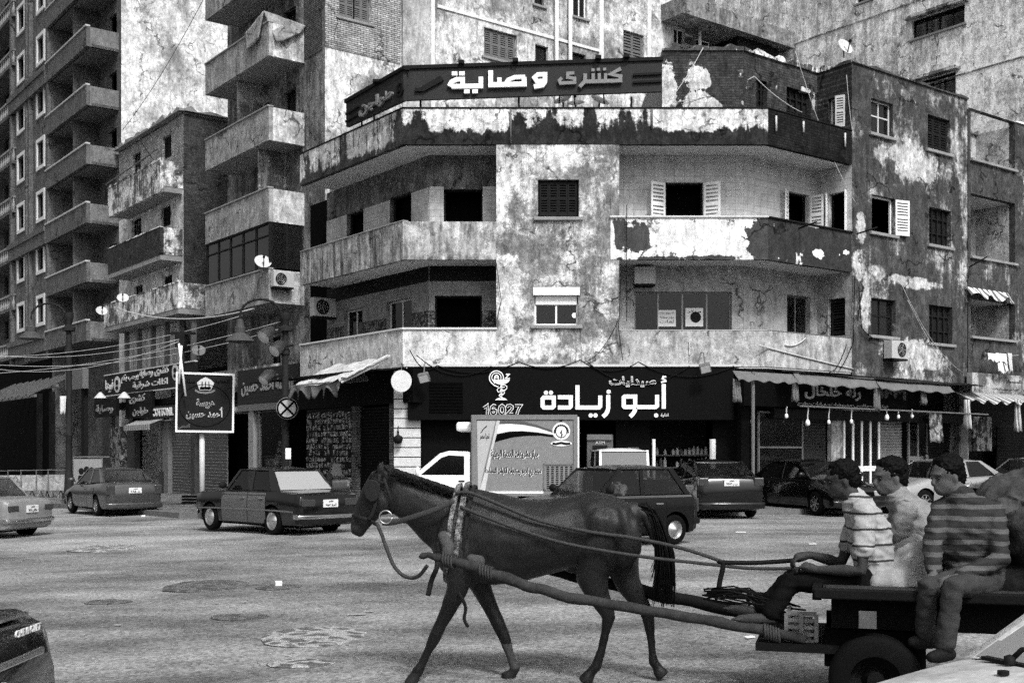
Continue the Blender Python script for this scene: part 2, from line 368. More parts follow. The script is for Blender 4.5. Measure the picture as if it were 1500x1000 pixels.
# ------------------------------------------------------------ setting: frames of the street corner
LU, RU = (-.6015, .799), (.798, .603)
frF = Frame((0, 33), U=(1, 0)); frL = Frame((-3.106, 33), U=LU); frR = Frame((7.279, 33), U=RU)
frBL = Frame((-6.7, 41.57), U=LU); frBR = Frame((-6.7, 41.57), U=RU)
frCL = Frame((-15, 53), U=LU); frCR = Frame((-15, 53), U=RU)
frDL = Frame((-20.2, 60), U=LU); frDR = Frame((-20.2, 60), U=RU)
frE = Frame((20.3, 46), U=LU)
# ground: one sheet out past the last house; road tones are worn asphalt, tyre polish, patches
def road_mat():
    m, n, bs = newmat('asphalt'); g = nd(n, 'ShaderNodeNewGeometry'); pos = g.outputs['Position']
    big = noise(n, scaled(n, pos, (.26, .4, 1)), 1, 6, .6); med = noise(n, scaled(n, pos, (.85, 1.25, 1)), 1, 7, .65)
    ag = nd(n, 'ShaderNodeTexVoronoi'); lk(n, pos, ag.inputs['Vector']); ag.inputs['Scale'].default_value = 34
    k = nd(n, 'ShaderNodeRGBToBW'); lk(n, ag.outputs['Color'], k.inputs[0])
    g1 = noise(n, pos, 50, 2, .8); g2 = noise(n, pos, 15, 4, .8)
    gr = mth(n, 'ADD', mth(n, 'ADD', mth(n, 'MULTIPLY', k.outputs[0], .45), mth(n, 'MULTIPLY', g1, .35)), mth(n, 'MULTIPLY', g2, .5))
    base = mth(n, 'MULTIPLY_ADD', mth(n, 'SUBTRACT', mth(n, 'ADD', mth(n, 'MULTIPLY', big, .6), mth(n, 'MULTIPLY', med, .4)), .5), 4.6, 1.0)
    s = nd(n, 'ShaderNodeSeparateXYZ'); lk(n, pos, s.inputs[0])
    dis = mth(n, 'MULTIPLY', mth(n, 'SUBTRACT', noise(n, scaled(n, pos, (.16, .3, 1)), 1, 3, .5), .5), 3.0)
    t = mth(n, 'ADD', mth(n, 'ADD', s.outputs[1], mth(n, 'MULTIPLY', s.outputs[0], -.28)), dis)
    for y0, wd, am in ((9.3, .22, .42), (10.9, .28, .4), (12.9, .35, .35), (14.9, .5, .32), (17.6, .5, .25), (21.5, .7, .3), (7.1, .2, .25)):   # polished tyre tracks
        l = mth(n, 'SUBTRACT', 1, sstep(n, mth(n, 'ABSOLUTE', mth(n, 'SUBTRACT', t, y0)), wd*.3, wd*1.7))
        l = mth(n, 'MULTIPLY', l, sstep(n, med, .3, .62)); base = mth(n, 'SUBTRACT', base, mth(n, 'MULTIPLY', l, am*1.05))
    for c, r, am in ((gp(150, 795, -.2), (2.3, 1.6), .55), (gp(1000, 820), (3.2, 1.3), .3), (gp(470, 925), (.6, .38), .35), (gp(620, 890), (2.2, .5), .25), (gp(300, 858), (.8, .8), -.3), (gp(1100, 770), (2.5, 1.6), .2)):
        e = nd(n, 'ShaderNodeVectorMath', operation='SUBTRACT'); lk(n, pos, e.inputs[0]); e.inputs[1].default_value = (c.x, c.y, 0)
        l = nd(n, 'ShaderNodeVectorMath', operation='LENGTH'); lk(n, scaled(n, e.outputs[0], (1/r[0], 1/r[1], 0)), l.inputs[0])
        f = mth(n, 'SUBTRACT', 1, sstep(n, mth(n, 'ADD', l.outputs['Value'], mth(n, 'MULTIPLY', mth(n, 'SUBTRACT', med, .5), 1.5)), .3, 1.3)); base = mth(n, 'ADD', base, mth(n, 'MULTIPLY', f, am))
    v = mth(n, 'MULTIPLY', mth(n, 'MULTIPLY', mth(n, 'MAXIMUM', base, .25), .19), mth(n, 'MULTIPLY_ADD', mth(n, 'SUBTRACT', gr, .65), 2.3, 1.0))
    grey(n, mth(n, 'MINIMUM', mth(n, 'MAXIMUM', v, .012), .6), bs); bs.inputs['Roughness'].default_value = .8; bs.inputs['Specular IOR Level'].default_value = .12
    bump(n, gr, bs, .7, .012); return m
M['road'] = road_mat()
mb = MB(); xs = [-140, -90, -60, -40, -30, -20, -14, -9, -5, -3, -1, 2, 6, 12, 20, 40, 80, 140]; ys = [-30, -5, 3, 6, 9, 12, 16, 20, 25, 30, 36, 45, 60, 90, 140]
for y in ys:
    for x in xs: mb.v.append((x, y, gz(x, y)))
W_ = len(xs)
for j in range(len(ys)-1):
    for i in range(W_-1): mb.f.append((j*W_+i, j*W_+i+1, (j+1)*W_+i+1, (j+1)*W_+i)); mb.mi.append(0)
gnd = finish('road', mb.mesh('road'), M['road'], None, True); tag(gnd, kind='structure')
# pavement with a kerb, wrapping the corner
def pave():
    a = frL; pts = []
    K = [frL.P(60, 5.5, 0), frL.P(3, 5.4, 0), Vector((-5.6, 30.9, 0)), Vector((-3.6, 30.55, 0)), Vector((7.2, 30.45, 0)), frR.P(1.2, 2.4, 0), frR.P(40, 2.5, 0)]
    B = [frL.P(60, -4, 0), frL.P(3, -4, 0), Vector((-1, 36, 0)), Vector((0, 36, 0)), Vector((5, 36, 0)), frR.P(1.2, -3, 0), frR.P(40, -4, 0)]
    mb = MB(); kb = MB()
    for i in range(len(K)-1):
        q = [K[i], K[i+1], B[i+1], B[i]]
        n = 6 if i in (0, 5) else 2
        for j in range(n):
            p = [q[0].lerp(q[1], j/n), q[0].lerp(q[1], (j+1)/n), q[3].lerp(q[2], (j+1)/n), q[3].lerp(q[2], j/n)]
            mb.poly([Vector((v.x, v.y, gz(v.x, v.y)+.15)) for v in p])
            ins = (p[3]-p[0]).normalized()*.16; ins2 = (p[2]-p[1]).normalized()*.16
            kb.hexa([Vector((v.x, v.y, gz(v.x, v.y)-.1)) for v in (p[0], p[1], p[1]+ins2, p[0]+ins)]+[Vector((v.x, v.y, gz(v.x, v.y)+.156)) for v in (p[0], p[1], p[1]+ins2, p[0]+ins)])
    tag(mb.build('pavement', plaster('paving', .16, .09, sc_=1.2, tile=(.4, .4, .5), cover=.55, edge=.15)), kind='structure')
    tag(kb.build('kerb', flat(.2, .85, var=.6, sc_=4)), kind='structure')
pave()

# ------------------------------------------------------------ walls and windows
def wall(mb, fr, u0, u1, z0, z1, holes=(), o=0, th=.22, mi=0):
    us = sorted({u0, u1, *[h[0] for h in holes], *[h[1] for h in holes]}); zs = sorted({z0, z1, *[h[2] for h in holes], *[h[3] for h in holes]})
    us = [q for q in us if u0 <= q <= u1]; zs = [q for q in zs if z0 <= q <= z1]
    for i in range(len(us)-1):
        for j in range(len(zs)-1):
            a, b, c, d = us[i], us[i+1], zs[j], zs[j+1]; mu, mz = (a+b)/2, (c+d)/2
            if any(h[0] < mu < h[1] and h[2] < mz < h[3] for h in holes): continue
            mb.poly([fr.P(a, o, c), fr.P(b, o, c), fr.P(b, o, d), fr.P(a, o, d)], mi)
    for h in holes:
        a, b, c, d = max(h[0], u0), min(h[1], u1), max(h[2], z0), min(h[3], z1)
        for p, q in (((a, c), (b, c)), ((b, c), (b, d)), ((b, d), (a, d)), ((a, d), (a, c))):
            mb.poly([fr.P(p[0], o, p[1]), fr.P(q[0], o, q[1]), fr.P(q[0], o-th, q[1]), fr.P(p[0], o-th, p[1])], mi)
    return mb
def louvre(mb, P, wd, z0, z1, t=.035, slats=11):
    """one shutter leaf; P(a, b) gives the leaf's plane point a across (0..wd) and b out"""
    def bx(a0, a1, b0, b1, c0, c1):
        mb.hexa([Vector((*P(a, b), c)) for c in (c0, c1) for a, b in ((a0, b0), (a1, b0), (a1, b1), (a0, b1))])
    s = min(.06, wd*.16)
    bx(0, s, 0, t, z0, z1); bx(wd-s, wd, 0, t, z0, z1); bx(s, wd-s, 0, t, z0, z0+.09); bx(s, wd-s, 0, t, z1-.08, z1)
    m = (z0+z1)/2; bx(s, wd-s, 0, t, m-.03, m+.03)
    for lo, hi in ((z0+.09, m-.03), (m+.03, z1-.08)):
        k = max(3, slats//2); h = (hi-lo)/k
        for i in range(k):
            c0 = lo+i*h
            mb.hexa([Vector((*P(a, b), c)) for c, dz in ((c0, 0), (c0+h*.55, 0)) for a, b in ((s, t*.2), (wd-s, t*.2), (wd-s, t*.75), (s, t*.75))])
def window(b, fr, r, style='void', o=0, fm=None, sm=None, n=2, label=None, sill=True, split=None, ang=(105, 105)):
    u0, u1, z0, z1 = r; fm = fm or M['darkwood']; sm = sm or M['darkwood']
    mb = MB(); t = .05; oo = o-.14
    for a in ((u0, u0+t, z0, z1), (u1-t, u1, z0, z1), (u0+t, u1-t, z1-t, z1), (u0+t, u1-t, z0, z0+t)): mb.fbox(fr, a[0], a[1], oo-.06, oo, a[2], a[3])
    if style in ('glass', 'casement'):
        for i in range(1, n): c = u0+(u1-u0)*i/n; mb.fbox(fr, c-t*.5, c+t*.5, oo-.055, oo-.005, z0+t, z1-t)
        if split: c = z0+(z1-z0)*split; mb.fbox(fr, u0+t, u1-t, oo-.052, oo-.008, c-.02, c+.02)
    f = mb.build('window', fm, b)
    if label: f['label'] = label
    if style in ('glass', 'casement'):
        g = MB(); g.fbox(fr, u0+t, u1-t, oo-.035, oo-.03, z0+t, z1-t); g.build('pane', M['glass'], f)
    if style == 'louvre':
        for i in range(n):
            a = u0+t+(u1-u0-2*t)*i/n; wd = (u1-u0-2*t)/n-.006; s = MB()
            louvre(s, lambda x, y, a=a: tuple((fr.O+fr.U*(a+x)+fr.N*(oo+.003+y))), wd, z0+t, z1-t); s.build('shutter', sm, f)
    if style == 'open':
        wd = (u1-u0)/2*.92
        for side, a in ((0, ang[0]), (1, ang[1])):
            if not a: continue
            q = R_(a); s = MB(); h = u0 if side == 0 else u1; d = -1 if side else 1
            def P(x, y, h=h, d=d, q=q):
                dx = fr.U*(math.cos(q)*d)+fr.N*math.sin(q); nx = fr.N*math.cos(q)-fr.U*(math.sin(q)*d)
                return tuple(fr.O+fr.U*(h+d*-.01)+fr.N*(o+.02)+dx*x+nx*y)
            louvre(s, P, wd, z0+.02, z1-.02); s.build('shutter', sm, f)
    if style == 'bars':
        s = MB()
        for i in range(1, n): c = u0+(u1-u0)*i/n; s.fbox(fr, c-.025, c+.025, oo+.01, oo+.04, z0+t, z1-t)
        for c in (.33, .72): c = z0+(z1-z0)*c; s.fbox(fr, u0+t, u1-t, oo-.0, oo+.03, c-.02, c+.02)
        s.fbox(fr, u0+t, u1-t, oo-.04, oo-.03, z0+t, z1-t); s.build('shutter', sm, f)
    if sill:
        s = MB(); s.fbox(fr, u0-.12, u1+.12, o-.1, o+.09, z0-.1, z0-.003); s.build('sill', M['concrete'] if sill is True else sill, f, bevel=.015)
    return f
def core(b, fr, u0, u1, z0, z1, o, back=1.2):
    mb = MB(); mb.poly([fr.P(u0, o-back, z0), fr.P(u1, o-back, z0), fr.P(u1, o-back, z1), fr.P(u0, o-back, z1)]); return mb
def jag(mb, fr, u0, u1, o0, o1, z, amp=.12, step=.22, seed=1):
    rnd = random.Random(seed); n = max(3, int((u1-u0)/step)); hs = [rnd.uniform(.02, amp)*(1.8 if rnd.random() < .15 else 1) for _ in range(n+1)]
    for i in range(n):
        a, c = u0+(u1-u0)*i/n, u0+(u1-u0)*(i+1)/n
        mb.hexa([fr.P(a, o1, z), fr.P(c, o1, z), fr.P(c, o0, z), fr.P(a, o0, z), fr.P(a, o1, z+hs[i]), fr.P(c, o1, z+hs[i+1]), fr.P(c, o0, z+hs[i+1]*.7), fr.P(a, o0, z+hs[i]*.7)])
    return mb
def parapet(b, segs, mat, coping=None, name='parapet', th=.16, cz=.07, co=.05):
    """segs: (frame,u0,u1,z0,z1,o)"""
    mb = MB()
    for fr, u0, u1, z0, z1, o in segs: mb.fbox(fr, u0, u1, o-th, o, z0, z1)
    p = mb.build(name, mat, b)
    if coping:
        c = MB()
        for fr, u0, u1, z0, z1, o in segs: c.fbox(fr, u0-.02, u1+.02, o-th-.03, o+co, z1+.002, z1+cz)
        c.build('coping', coping, p, bevel=.02)
    return p

# ============================================================ the corner building
CB = thing('corner_building', 'weathered three storey corner block with deep balconies above the pharmacy', 'building', (2, 36, 0))
Z1, Z2, Z3, ZR = 4.08, 7.12, 10.39, 13.5
def B_(fr, px, py, rx, ry, am, o=0):
    u, z = fr.uz(px, py, o); Y = fr.P(u, o, 0).y; return (u, z, rx/FPX*Y, ry/FPX*Y, am)
uF = frF.u
pier = plaster('pier_plaster', .5, .27, frF, cover=.47, edge=.07, sc_=.9, drip=.25, mottle=.7, grain=.6, blobs=[B_(frF, 745, 430, 20, 55, .35), B_(frF, 735, 270, 14, 60, .3), B_(frF, 800, 232, 80, 16, .22), B_(frF, 850, 260, 26, 16, -.1), B_(frF, 870, 300, 25, 60, .1), B_(frF, 760, 505, 70, 22, .3), B_(frF, 780, 360, 70, 18, -.08), B_(frF, 800, 390, 60, 12, -.12), B_(frF, 880, 440, 16, 60, -.05)])
mold = plaster('mouldy_parapet', .56, .035, frF, cover=.56, edge=.04, sc_=1.1, drip=.55, mottle=.6, grain=.5, bands=[(10.42, 11.05, -.3)], blobs=[B_(frF, 615, 190, 14, 34, -.22), B_(frF, 760, 190, 12, 34, -.2), B_(frF, 800, 190, 30, 25, -.12), B_(frF, 865, 180, 10, 24, -.15), B_(frF, 920, 180, 30, 20, -.1), B_(frF, 700, 180, 40, 16, .16), B_(frF, 1010, 178, 60, 16, .16)])
moldL = plaster('mouldy_parapet_side', .5, .08, frL, cover=.55, edge=.05, sc_=1.2, drip=.6, mottle=.6, grain=.5, bands=[(10.42, 10.7, -.18)], blobs=[B_(frL, 505, 225, 9, 22, -.2), B_(frL, 583, 195, 12, 28, -.3), B_(frL, 450, 250, 8, 20, -.15), B_(frL, 530, 215, 12, 20, .1)])
moldR = plaster('mouldy_brick_parapet', .3, .022, frR, cover=.26, edge=.05, sc_=1.1, drip=.35, mottle=.5, grain=.7, brick=.5, bands=[(10.5, 10.9, -.15)], blobs=[B_(frR, 1135, 175, 12, 10, .2)])
band2 = plaster('streaked_parapet', .42, .16, frF, cover=.54, edge=.14, sc_=1.3, drip=.8, dripsc=6, mottle=.5, grain=.45, bands=[(7.1, 7.3, -.08)])
band2L = plaster('streaked_parapet_shaded', .34, .12, frL, cover=.52, edge=.12, sc_=1.3, drip=.8, dripsc=6, mottle=.5, grain=.45)  # darker than the front parapet, the left wing's shade put into its tones
white2 = plaster('flaking_white_parapet', .7, .09, frF, cover=.58, edge=.025, sc_=1.6, drip=.3, mottle=.24, grain=.3, blobs=[B_(frF, 908, 345, 13, 22, -.34), B_(frF, 932, 350, 20, 20, -.36), B_(frF, 895, 345, 7, 16, .4), B_(frF, 1115, 350, 26, 30, -.4), B_(frF, 1005, 345, 60, 14, .25), B_(frF, 960, 380, 60, 4, -.22), B_(frF, 1040, 378, 40, 4, -.25)])
dark2 = plaster('flaking_dark_parapet', .85, .055, frR, cover=.4, edge=.02, sc_=1.3, drip=.25, mottle=.3, grain=.5, blobs=[B_(frR, 1150, 350, 40, 20, -.2), B_(frR, 1198, 372, 12, 8, .3), B_(frR, 1220, 350, 30, 20, -.15), B_(frR, 1190, 330, 30, 4, .25), B_(frR, 1240, 370, 8, 6, .2), B_(frR, 1135, 330, 6, 6, .2)])
pale1 = plaster('pale_parapet', .55, .33, frF, cover=.6, edge=.12, sc_=1.4, drip=.5, mottle=.4, grain=.4)
pale1R = plaster('pale_parapet_side', .38, .26, frR, cover=.55, edge=.1, sc_=1.6, drip=.5, mottle=.4, grain=.4)
wallR = plaster('peeling_wall', .42, .085, frR, cover=.44, edge=.07, sc_=.55, drip=.22, mottle=.55, grain=.55, blobs=[B_(frR, 1262, 335, 12, 22, .4), B_(frR, 1258, 385, 12, 20, .35), B_(frR, 1345, 330, 26, 55, -.28), B_(frR, 1320, 290, 30, 12, -.15), B_(frR, 1340, 240, 60, 26, .2), B_(frR, 1290, 225, 16, 14, .2), B_(frR, 1260, 250, 14, 35, -.3), B_(frR, 1340, 415, 60, 9, .28), B_(frR, 1340, 455, 60, 26, -.25), B_(frR, 1340, 520, 70, 22, .3), B_(frR, 1268, 455, 10, 40, .3), B_(frR, 1320, 385, 50, 16, -.15), B_(frR, 1268, 130, 25, 40, -.2), B_(frR, 1400, 330, 14, 80, -.12), B_(frR, 1285, 400, 20, 14, .12)])
tileM = plaster('balcony_tiles', .5, .6, frF, cover=.7, edge=.2, sc_=1, mottle=.12, grain=.2, tile=(.3, .2, .55), bumpy=.15)
tileR = plaster('balcony_tiles_side', .5, .4, frR, cover=.7, edge=.2, sc_=1, mottle=.12, grain=.2, tile=(.3, .2, .55), bumpy=.15)
tileD = plaster('lower_tiles', .24, .22, frF, cover=.6, edge=.2, mottle=.2, grain=.3, tile=(.2, .2, .7), bumpy=.15)
tileDL = plaster('lower_tiles_shaded', .21, .2, frL, cover=.6, edge=.2, mottle=.2, grain=.3, tile=(.2, .2, .7), bumpy=.15)  # left wing copy of the tiles, darkened to imitate its shade
darkpl = plaster('dark_plaster', .17, .12, frL, cover=.5, edge=.15, drip=.6, dripsc=6, mottle=.5, grain=.4)  # darker plaster for the upper left recess walls
lightpl = plaster('balcony_plaster', .3, .34, frF, cover=.6, edge=.15, mottle=.25, grain=.35)
soff = flat(.5, .9, var=.3, sc_=3, name='soffit_plaster'); rough3 = plaster('bare_brick_storey', .5, .07, frF, cover=.38, edge=.03, sc_=1.2, drip=.2, mottle=.45, grain=.6, brick=.6, blobs=[B_(frF, 985, 120, 14, 50, .4), B_(frF, 1035, 95, 24, 16, .5), B_(frF, 1035, 132, 32, 16, .5), B_(frF, 1010, 125, 12, 20, -.2), B_(frF, 1070, 100, 25, 30, -.25)])
rough3R = plaster('bare_brick_storey_side', .5, .075, frR, cover=.33, edge=.03, sc_=1.2, drip=.2, mottle=.45, grain=.6, brick=.6, blobs=[B_(frR, 1180, 132, 16, 6, .3, -1.3), B_(frR, 1192, 150, 5, 16, .3, -1.3)])
def rb(fr, b, o=0): return fr.rect(b, o)
# pier between the balconies
h1 = rb(frF, (788, 263, 848, 318)); h2 = rb(frF, (783, 422, 847, 476)); ua, ub = uF(727), uF(907)
mb = MB(); wall(mb, frF, ua, ub, Z1, ZR-2.9, [h1, h2])
for u in (ua, ub): mb.poly([frF.P(u, 0, Z1), frF.P(u, -1.3, Z1), frF.P(u, -1.3, Z3+.1), frF.P(u, 0, Z3+.1)])
mb.build('wall', pier, CB)
window(CB, frF, h1, 'louvre', fm=M['dark'], sm=M['dark'], n=4, label='closed dark four leaf shutters')
w2 = window(CB, frF, (h2[0], h2[1], h2[2], h2[3]-.42), 'glass', fm=M['white'], n=2, label='white sliding window under a half lowered roller blind')
s = MB(); s.fbox(frF, h2[0]-.04, h2[1]+.04, -.2, .05, h2[3]-.2, h2[3]+.02)
for i in range(6): s.fbox(frF, h2[0]+.03, h2[1]-.03, -.15, -.1+.004*(i % 2), h2[3]-.45+i*.04, h2[3]-.412+i*.04)
s.build('roller_blind', M['white'], w2)
s = MB(); disc(s, frF, (842, 461), 4, -.16, .02, lambda x, y: frF.uz(x, y)); s.build('fan', M['white'], w2)
# floor slabs
def slab(z0, z1, ins=.03, name='slab', right=True):
    mb = MB(); a = []
    pts = [frL.P(6.4, -ins, 0), frL.P(0, -ins, 0), frR.P(0, -ins, 0), frR.P(3.82, -ins, 0), frR.P(3.82, -1.4, 0), frF.P(6.6, -1.45, 0), frF.P(-2.3, -1.45, 0), frL.P(6.4, -1.4, 0)]
    mb.prism([Vector((p.x, p.y, z0)) for p in pts], (0, 0, z1-z0)); return mb.build(name, soff, CB)
slab(Z1-.05, Z1+.1); slab(Z2+.03, Z2+.18); slab(Z3+.03, Z3+.18)
# parapets, three floors
c0, c1 = uF(590), uF(1125)
parapet(CB, [(frF, c0, ua-.003, Z1, 5.12, 0)], pale1, M['offwhite']); parapet(CB, [(frL, 0, 6.4, Z1, 5.12, 0)], pale1, M['offwhite'])
parapet(CB, [(frF, ub+.003, c1, Z1, 5.1, 0)], pale1R, M['metal'], cz=.03, co=.01); parapet(CB, [(frR, 0, 3.83, Z1, 5.1, 0)], pale1R, M['metal'], cz=.03, co=.01)
parapet(CB, [(frF, c0, ua-.003, Z2, 8.2, 0)], band2); parapet(CB, [(frL, 0, 6.4, Z2, 8.2, 0)], band2L, M['concrete'], cz=.05, co=.02)
parapet(CB, [(frF, ub+.003-.25, c1, Z2, 8.3, .012)], white2, M['offwhite'], cz=.06); parapet(CB, [(frR, 0, 3.83, Z2, 8.3, 0)], dark2, M['dark'], cz=.06)
parapet(CB, [(frF, c0, c1, Z3, 11.4, .01)], mold, M['dark'], cz=.05, co=.03); parapet(CB, [(frL, 0, 6.4, Z3, 11.4, .01)], moldL, M['dark'], cz=.05, co=.03); parapet(CB, [(frR, 0, 3.83, Z3, 11.4, .01)], moldR, M['dark'], cz=.05, co=.03)
# recessed balcony walls
o_ = -1.3
BKL = [('1', Z1, Z2, [(504, 453, 531, 510), (566, 439, 603, 505)], [(637, 433, 706, 505)]), ('2', Z2, Z3, [(508, 310, 533, 372), (571, 285, 603, 350)], [(650, 277, 707, 345)])]
for k, za, zb, wl, wf in BKL:
    low = k == '1'; hl = [rb(frL, b, o_) for b in wl]; hf = [rb(frF, b, o_) for b in wf]
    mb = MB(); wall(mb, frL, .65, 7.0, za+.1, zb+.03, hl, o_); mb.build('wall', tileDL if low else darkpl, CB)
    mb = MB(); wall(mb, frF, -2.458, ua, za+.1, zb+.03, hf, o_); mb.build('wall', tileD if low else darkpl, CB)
    for fr, hs in ((frL, hl), (frF, hf)):
        for h in hs: window(CB, fr, h, 'glass' if fr is frL and low else 'void', o_, n=2, sill=False, fm=M['offwhite'] if fr is frL and low else M['darkwood'])
    if not low:    # pale tiled dado between the openings
        mb = MB(); zt = za+2.35
        for a, b in ((.66, hl[1][0]), (hl[1][1], hl[0][0]), (hl[0][1], 7.0)): mb.fbox(frL, a, b, o_, o_+.015, za+.2, zt)
        each(mb, 'dado', plaster('dado_tiles_side', .45, .36, frL, cover=.7, edge=.2, mottle=.15, grain=.25, tile=(.3, .2, .6), bumpy=.1), CB)
        mb = MB()
        for a, b in ((-2.44, hf[0][0]), (hf[0][1], ua-.01)): mb.fbox(frF, a, b, o_, o_+.015, za+.2, zt+.02)
        each(mb, 'dado', tileM, CB)
    else:
        mb = MB()
        for a, b in ((.66, hl[1][0]), (hl[1][1], hl[0][0]), (hl[0][1], 7.0)): mb.fbox(frL, a, b, o_, o_+.012, za+.2, za+1.75)
        for a, b in ((-2.44, hf[0][0]), (hf[0][1], ua-.01)): mb.fbox(frF, a, b, o_, o_+.012, za+.2, za+1.75)
        each(mb, 'dado', plaster('lattice_tiles', .16, .07, frF, cover=.5, edge=.05, sc_=9, drip=0, mottle=.2, grain=.6, tile=(.1, .1, .3)), CB)
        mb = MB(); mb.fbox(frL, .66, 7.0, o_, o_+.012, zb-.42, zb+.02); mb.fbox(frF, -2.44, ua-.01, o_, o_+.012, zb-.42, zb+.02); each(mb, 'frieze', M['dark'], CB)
BKR = [('1', Z1, Z2, [(929, 427, 1072, 500)], [(1153, 433, 1187, 510)], (1213, 437, 1238, 492)), ('2', Z2, Z3, [(975, 267, 1030, 335)], [(1155, 283, 1185, 345)], (1214, 282, 1239, 345)), ('3', Z3, ZR, [], [(1108, 118, 1124, 160), (1152, 132, 1188, 180)], (1213, 142, 1238, 190))]
frS = Frame(frR.P(3.84, 0, 0)[:2], U=(-frR.N.x, -frR.N.y)); frS.N = Vector((-frR.U.x, -frR.U.y))      # side wall of the right hand recess, faces left
for k, za, zb, wf, wr, ws in BKR:
    hf = [rb(frF, b, o_) for b in wf]; hr = [rb(frR, b, o_) for b in wr]; hs = [rb(frS, ws)]
    mf = {'1': lightpl, '2': tileM, '3': rough3}[k]; mr = {'1': lightpl, '2': tileR, '3': rough3R}[k]
    e = .03 if k != '3' else 0
    mb = MB(); wall(mb, frF, ub if k != '3' else frF.u(970, o_), 6.84, za+.1, zb+e, hf, o_); mb.build('wall', mf, CB)
    mb = MB(); wall(mb, frR, .436, 3.84, za+.1, zb+e, hr, o_); mb.build('wall', mr, CB)
    mb = MB(); wall(mb, frS, 0, 1.3, za+.1, zb+e, hs, 0); mb.build('wall', mr, CB)
    if k == '1':
        window(CB, frF, hf[0], 'glass', o_, fm=M['metal'], n=4, sill=False, label='wide aluminium window with four panes and paper notices')
        window(CB, frR, hr[0], 'glass', o_, fm=M['grey'], sill=False); window(CB, frS, hs[0], 'louvre', 0, n=1, sill=False)
    if k == '2':
        window(CB, frF, hf[0], 'open', o_, sm=M['white'], sill=False, ang=(150, 150), label='open window with white louvred shutters folded back')
        window(CB, frR, hr[0], 'open', o_, sm=M['white'], sill=False, ang=(150, 100)); window(CB, frS, hs[0], 'open', 0, sm=M['white'], sill=False, ang=(120, 60))
    if k == '3':
        window(CB, frR, hr[0], 'bars', o_, n=3, sill=False); window(CB, frR, hr[1], 'bars', o_, n=4, sill=False, label='dark window with broken plaster round its head')
        window(CB, frS, hs[0], 'open', 0, sm=M['offwhite'], sill=False, ang=(25, 0), fm=M['offwhite'])
mb = MB(); jag(mb, frF, frF.u(970, o_), 6.84, o_-.3, o_+.05, ZR, .16, .2, 3); jag(mb, frR, .436, 3.84, o_-.3, o_+.06, ZR, .2, .18, 4); jag(mb, frS, 0, 1.3, -.3, .03, ZR, .12, .2, 5)
mb.build('broken_coping', plaster('rubble_top', .8, .1, cover=.48, edge=.04, sc_=.8, grain=.7), CB)
# right street wall
HR = [((1276, 148, 1308, 198), 'casement', M['offwhite']), ((1359, 172, 1392, 222), 'louvre', None), ((1277, 288, 1311, 342), 'open', M['white']), ((1361, 306, 1393, 360), 'bars', None), ((1276, 438, 1312, 492), 'glass', None), ((1361, 448, 1395, 503), 'bars', None)]
hs = [rb(frR, b[0]) for b in HR]
mb = MB(); wall(mb, frR, 3.84, 10.1, 3.95, ZR, hs); mb.build('wall', wallR, CB)
for (b, st, mt), h in zip(HR, hs): window(CB, frR, h, st, 0, fm=mt or M['darkwood'], sm=mt or M['darkwood'], n={'louvre': 3, 'bars': 4}.get(st, 2), ang=(0, 165), split=.55)
mb = MB(); jag(mb, frR, 3.84, 10.1, -.35, .06, ZR, .1, .35, 8); mb.build('broken_coping', plaster('rubble_top_side', .6, .1, cover=.4, sc_=.8, grain=.7), CB)
mb = MB()   # black sheets standing in for the darkness of rooms; roofs
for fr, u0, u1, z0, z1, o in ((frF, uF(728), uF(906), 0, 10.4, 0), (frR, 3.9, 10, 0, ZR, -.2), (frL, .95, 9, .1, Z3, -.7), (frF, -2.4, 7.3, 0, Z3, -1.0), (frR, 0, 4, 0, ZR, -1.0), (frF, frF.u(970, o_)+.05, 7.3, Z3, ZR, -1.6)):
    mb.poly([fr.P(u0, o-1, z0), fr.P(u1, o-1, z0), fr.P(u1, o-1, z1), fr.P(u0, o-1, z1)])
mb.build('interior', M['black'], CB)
mb = MB(); pts = [frL.P(6.9, -1.35, 0), frF.P(-2.3, -1.4, 0), frF.P(6.6, -1.4, 0), frF.P(6.6, -8, 0), frL.P(6.9, -9, 0)]; mb.prism([Vector((p.x, p.y, Z3+.06)) for p in pts], (0, 0, .1))
pts = [frF.P(frF.u(970, o_)+.02, -1.35, 0), frF.P(6.8, -1.35, 0), frR.P(3.84, -1.35, 0), frR.P(3.86, -.05, 0), frR.P(10.08, -.05, 0), frR.P(10.08, -9, 0), frF.P(frF.u(970, o_)+.02, -9, 0)]; mb.prism([Vector((p.x, p.y, ZR-.2)) for p in pts], (0, 0, .15))
pts = [frR.P(10.1, 0, 0), frR.P(10.1, -9, 0)]; mb.poly([Vector((p.x, p.y, z)) for p, z in ((pts[0], 0), (pts[1], 0), (pts[1], ZR), (pts[0], ZR))])
q = frF.u(970, o_); mb.poly([frF.P(q, o_, Z3), frF.P(q, -9, Z3), frF.P(q, -9, ZR), frF.P(q, o_, ZR)]); mb.build('roof', M['concrete'], CB)

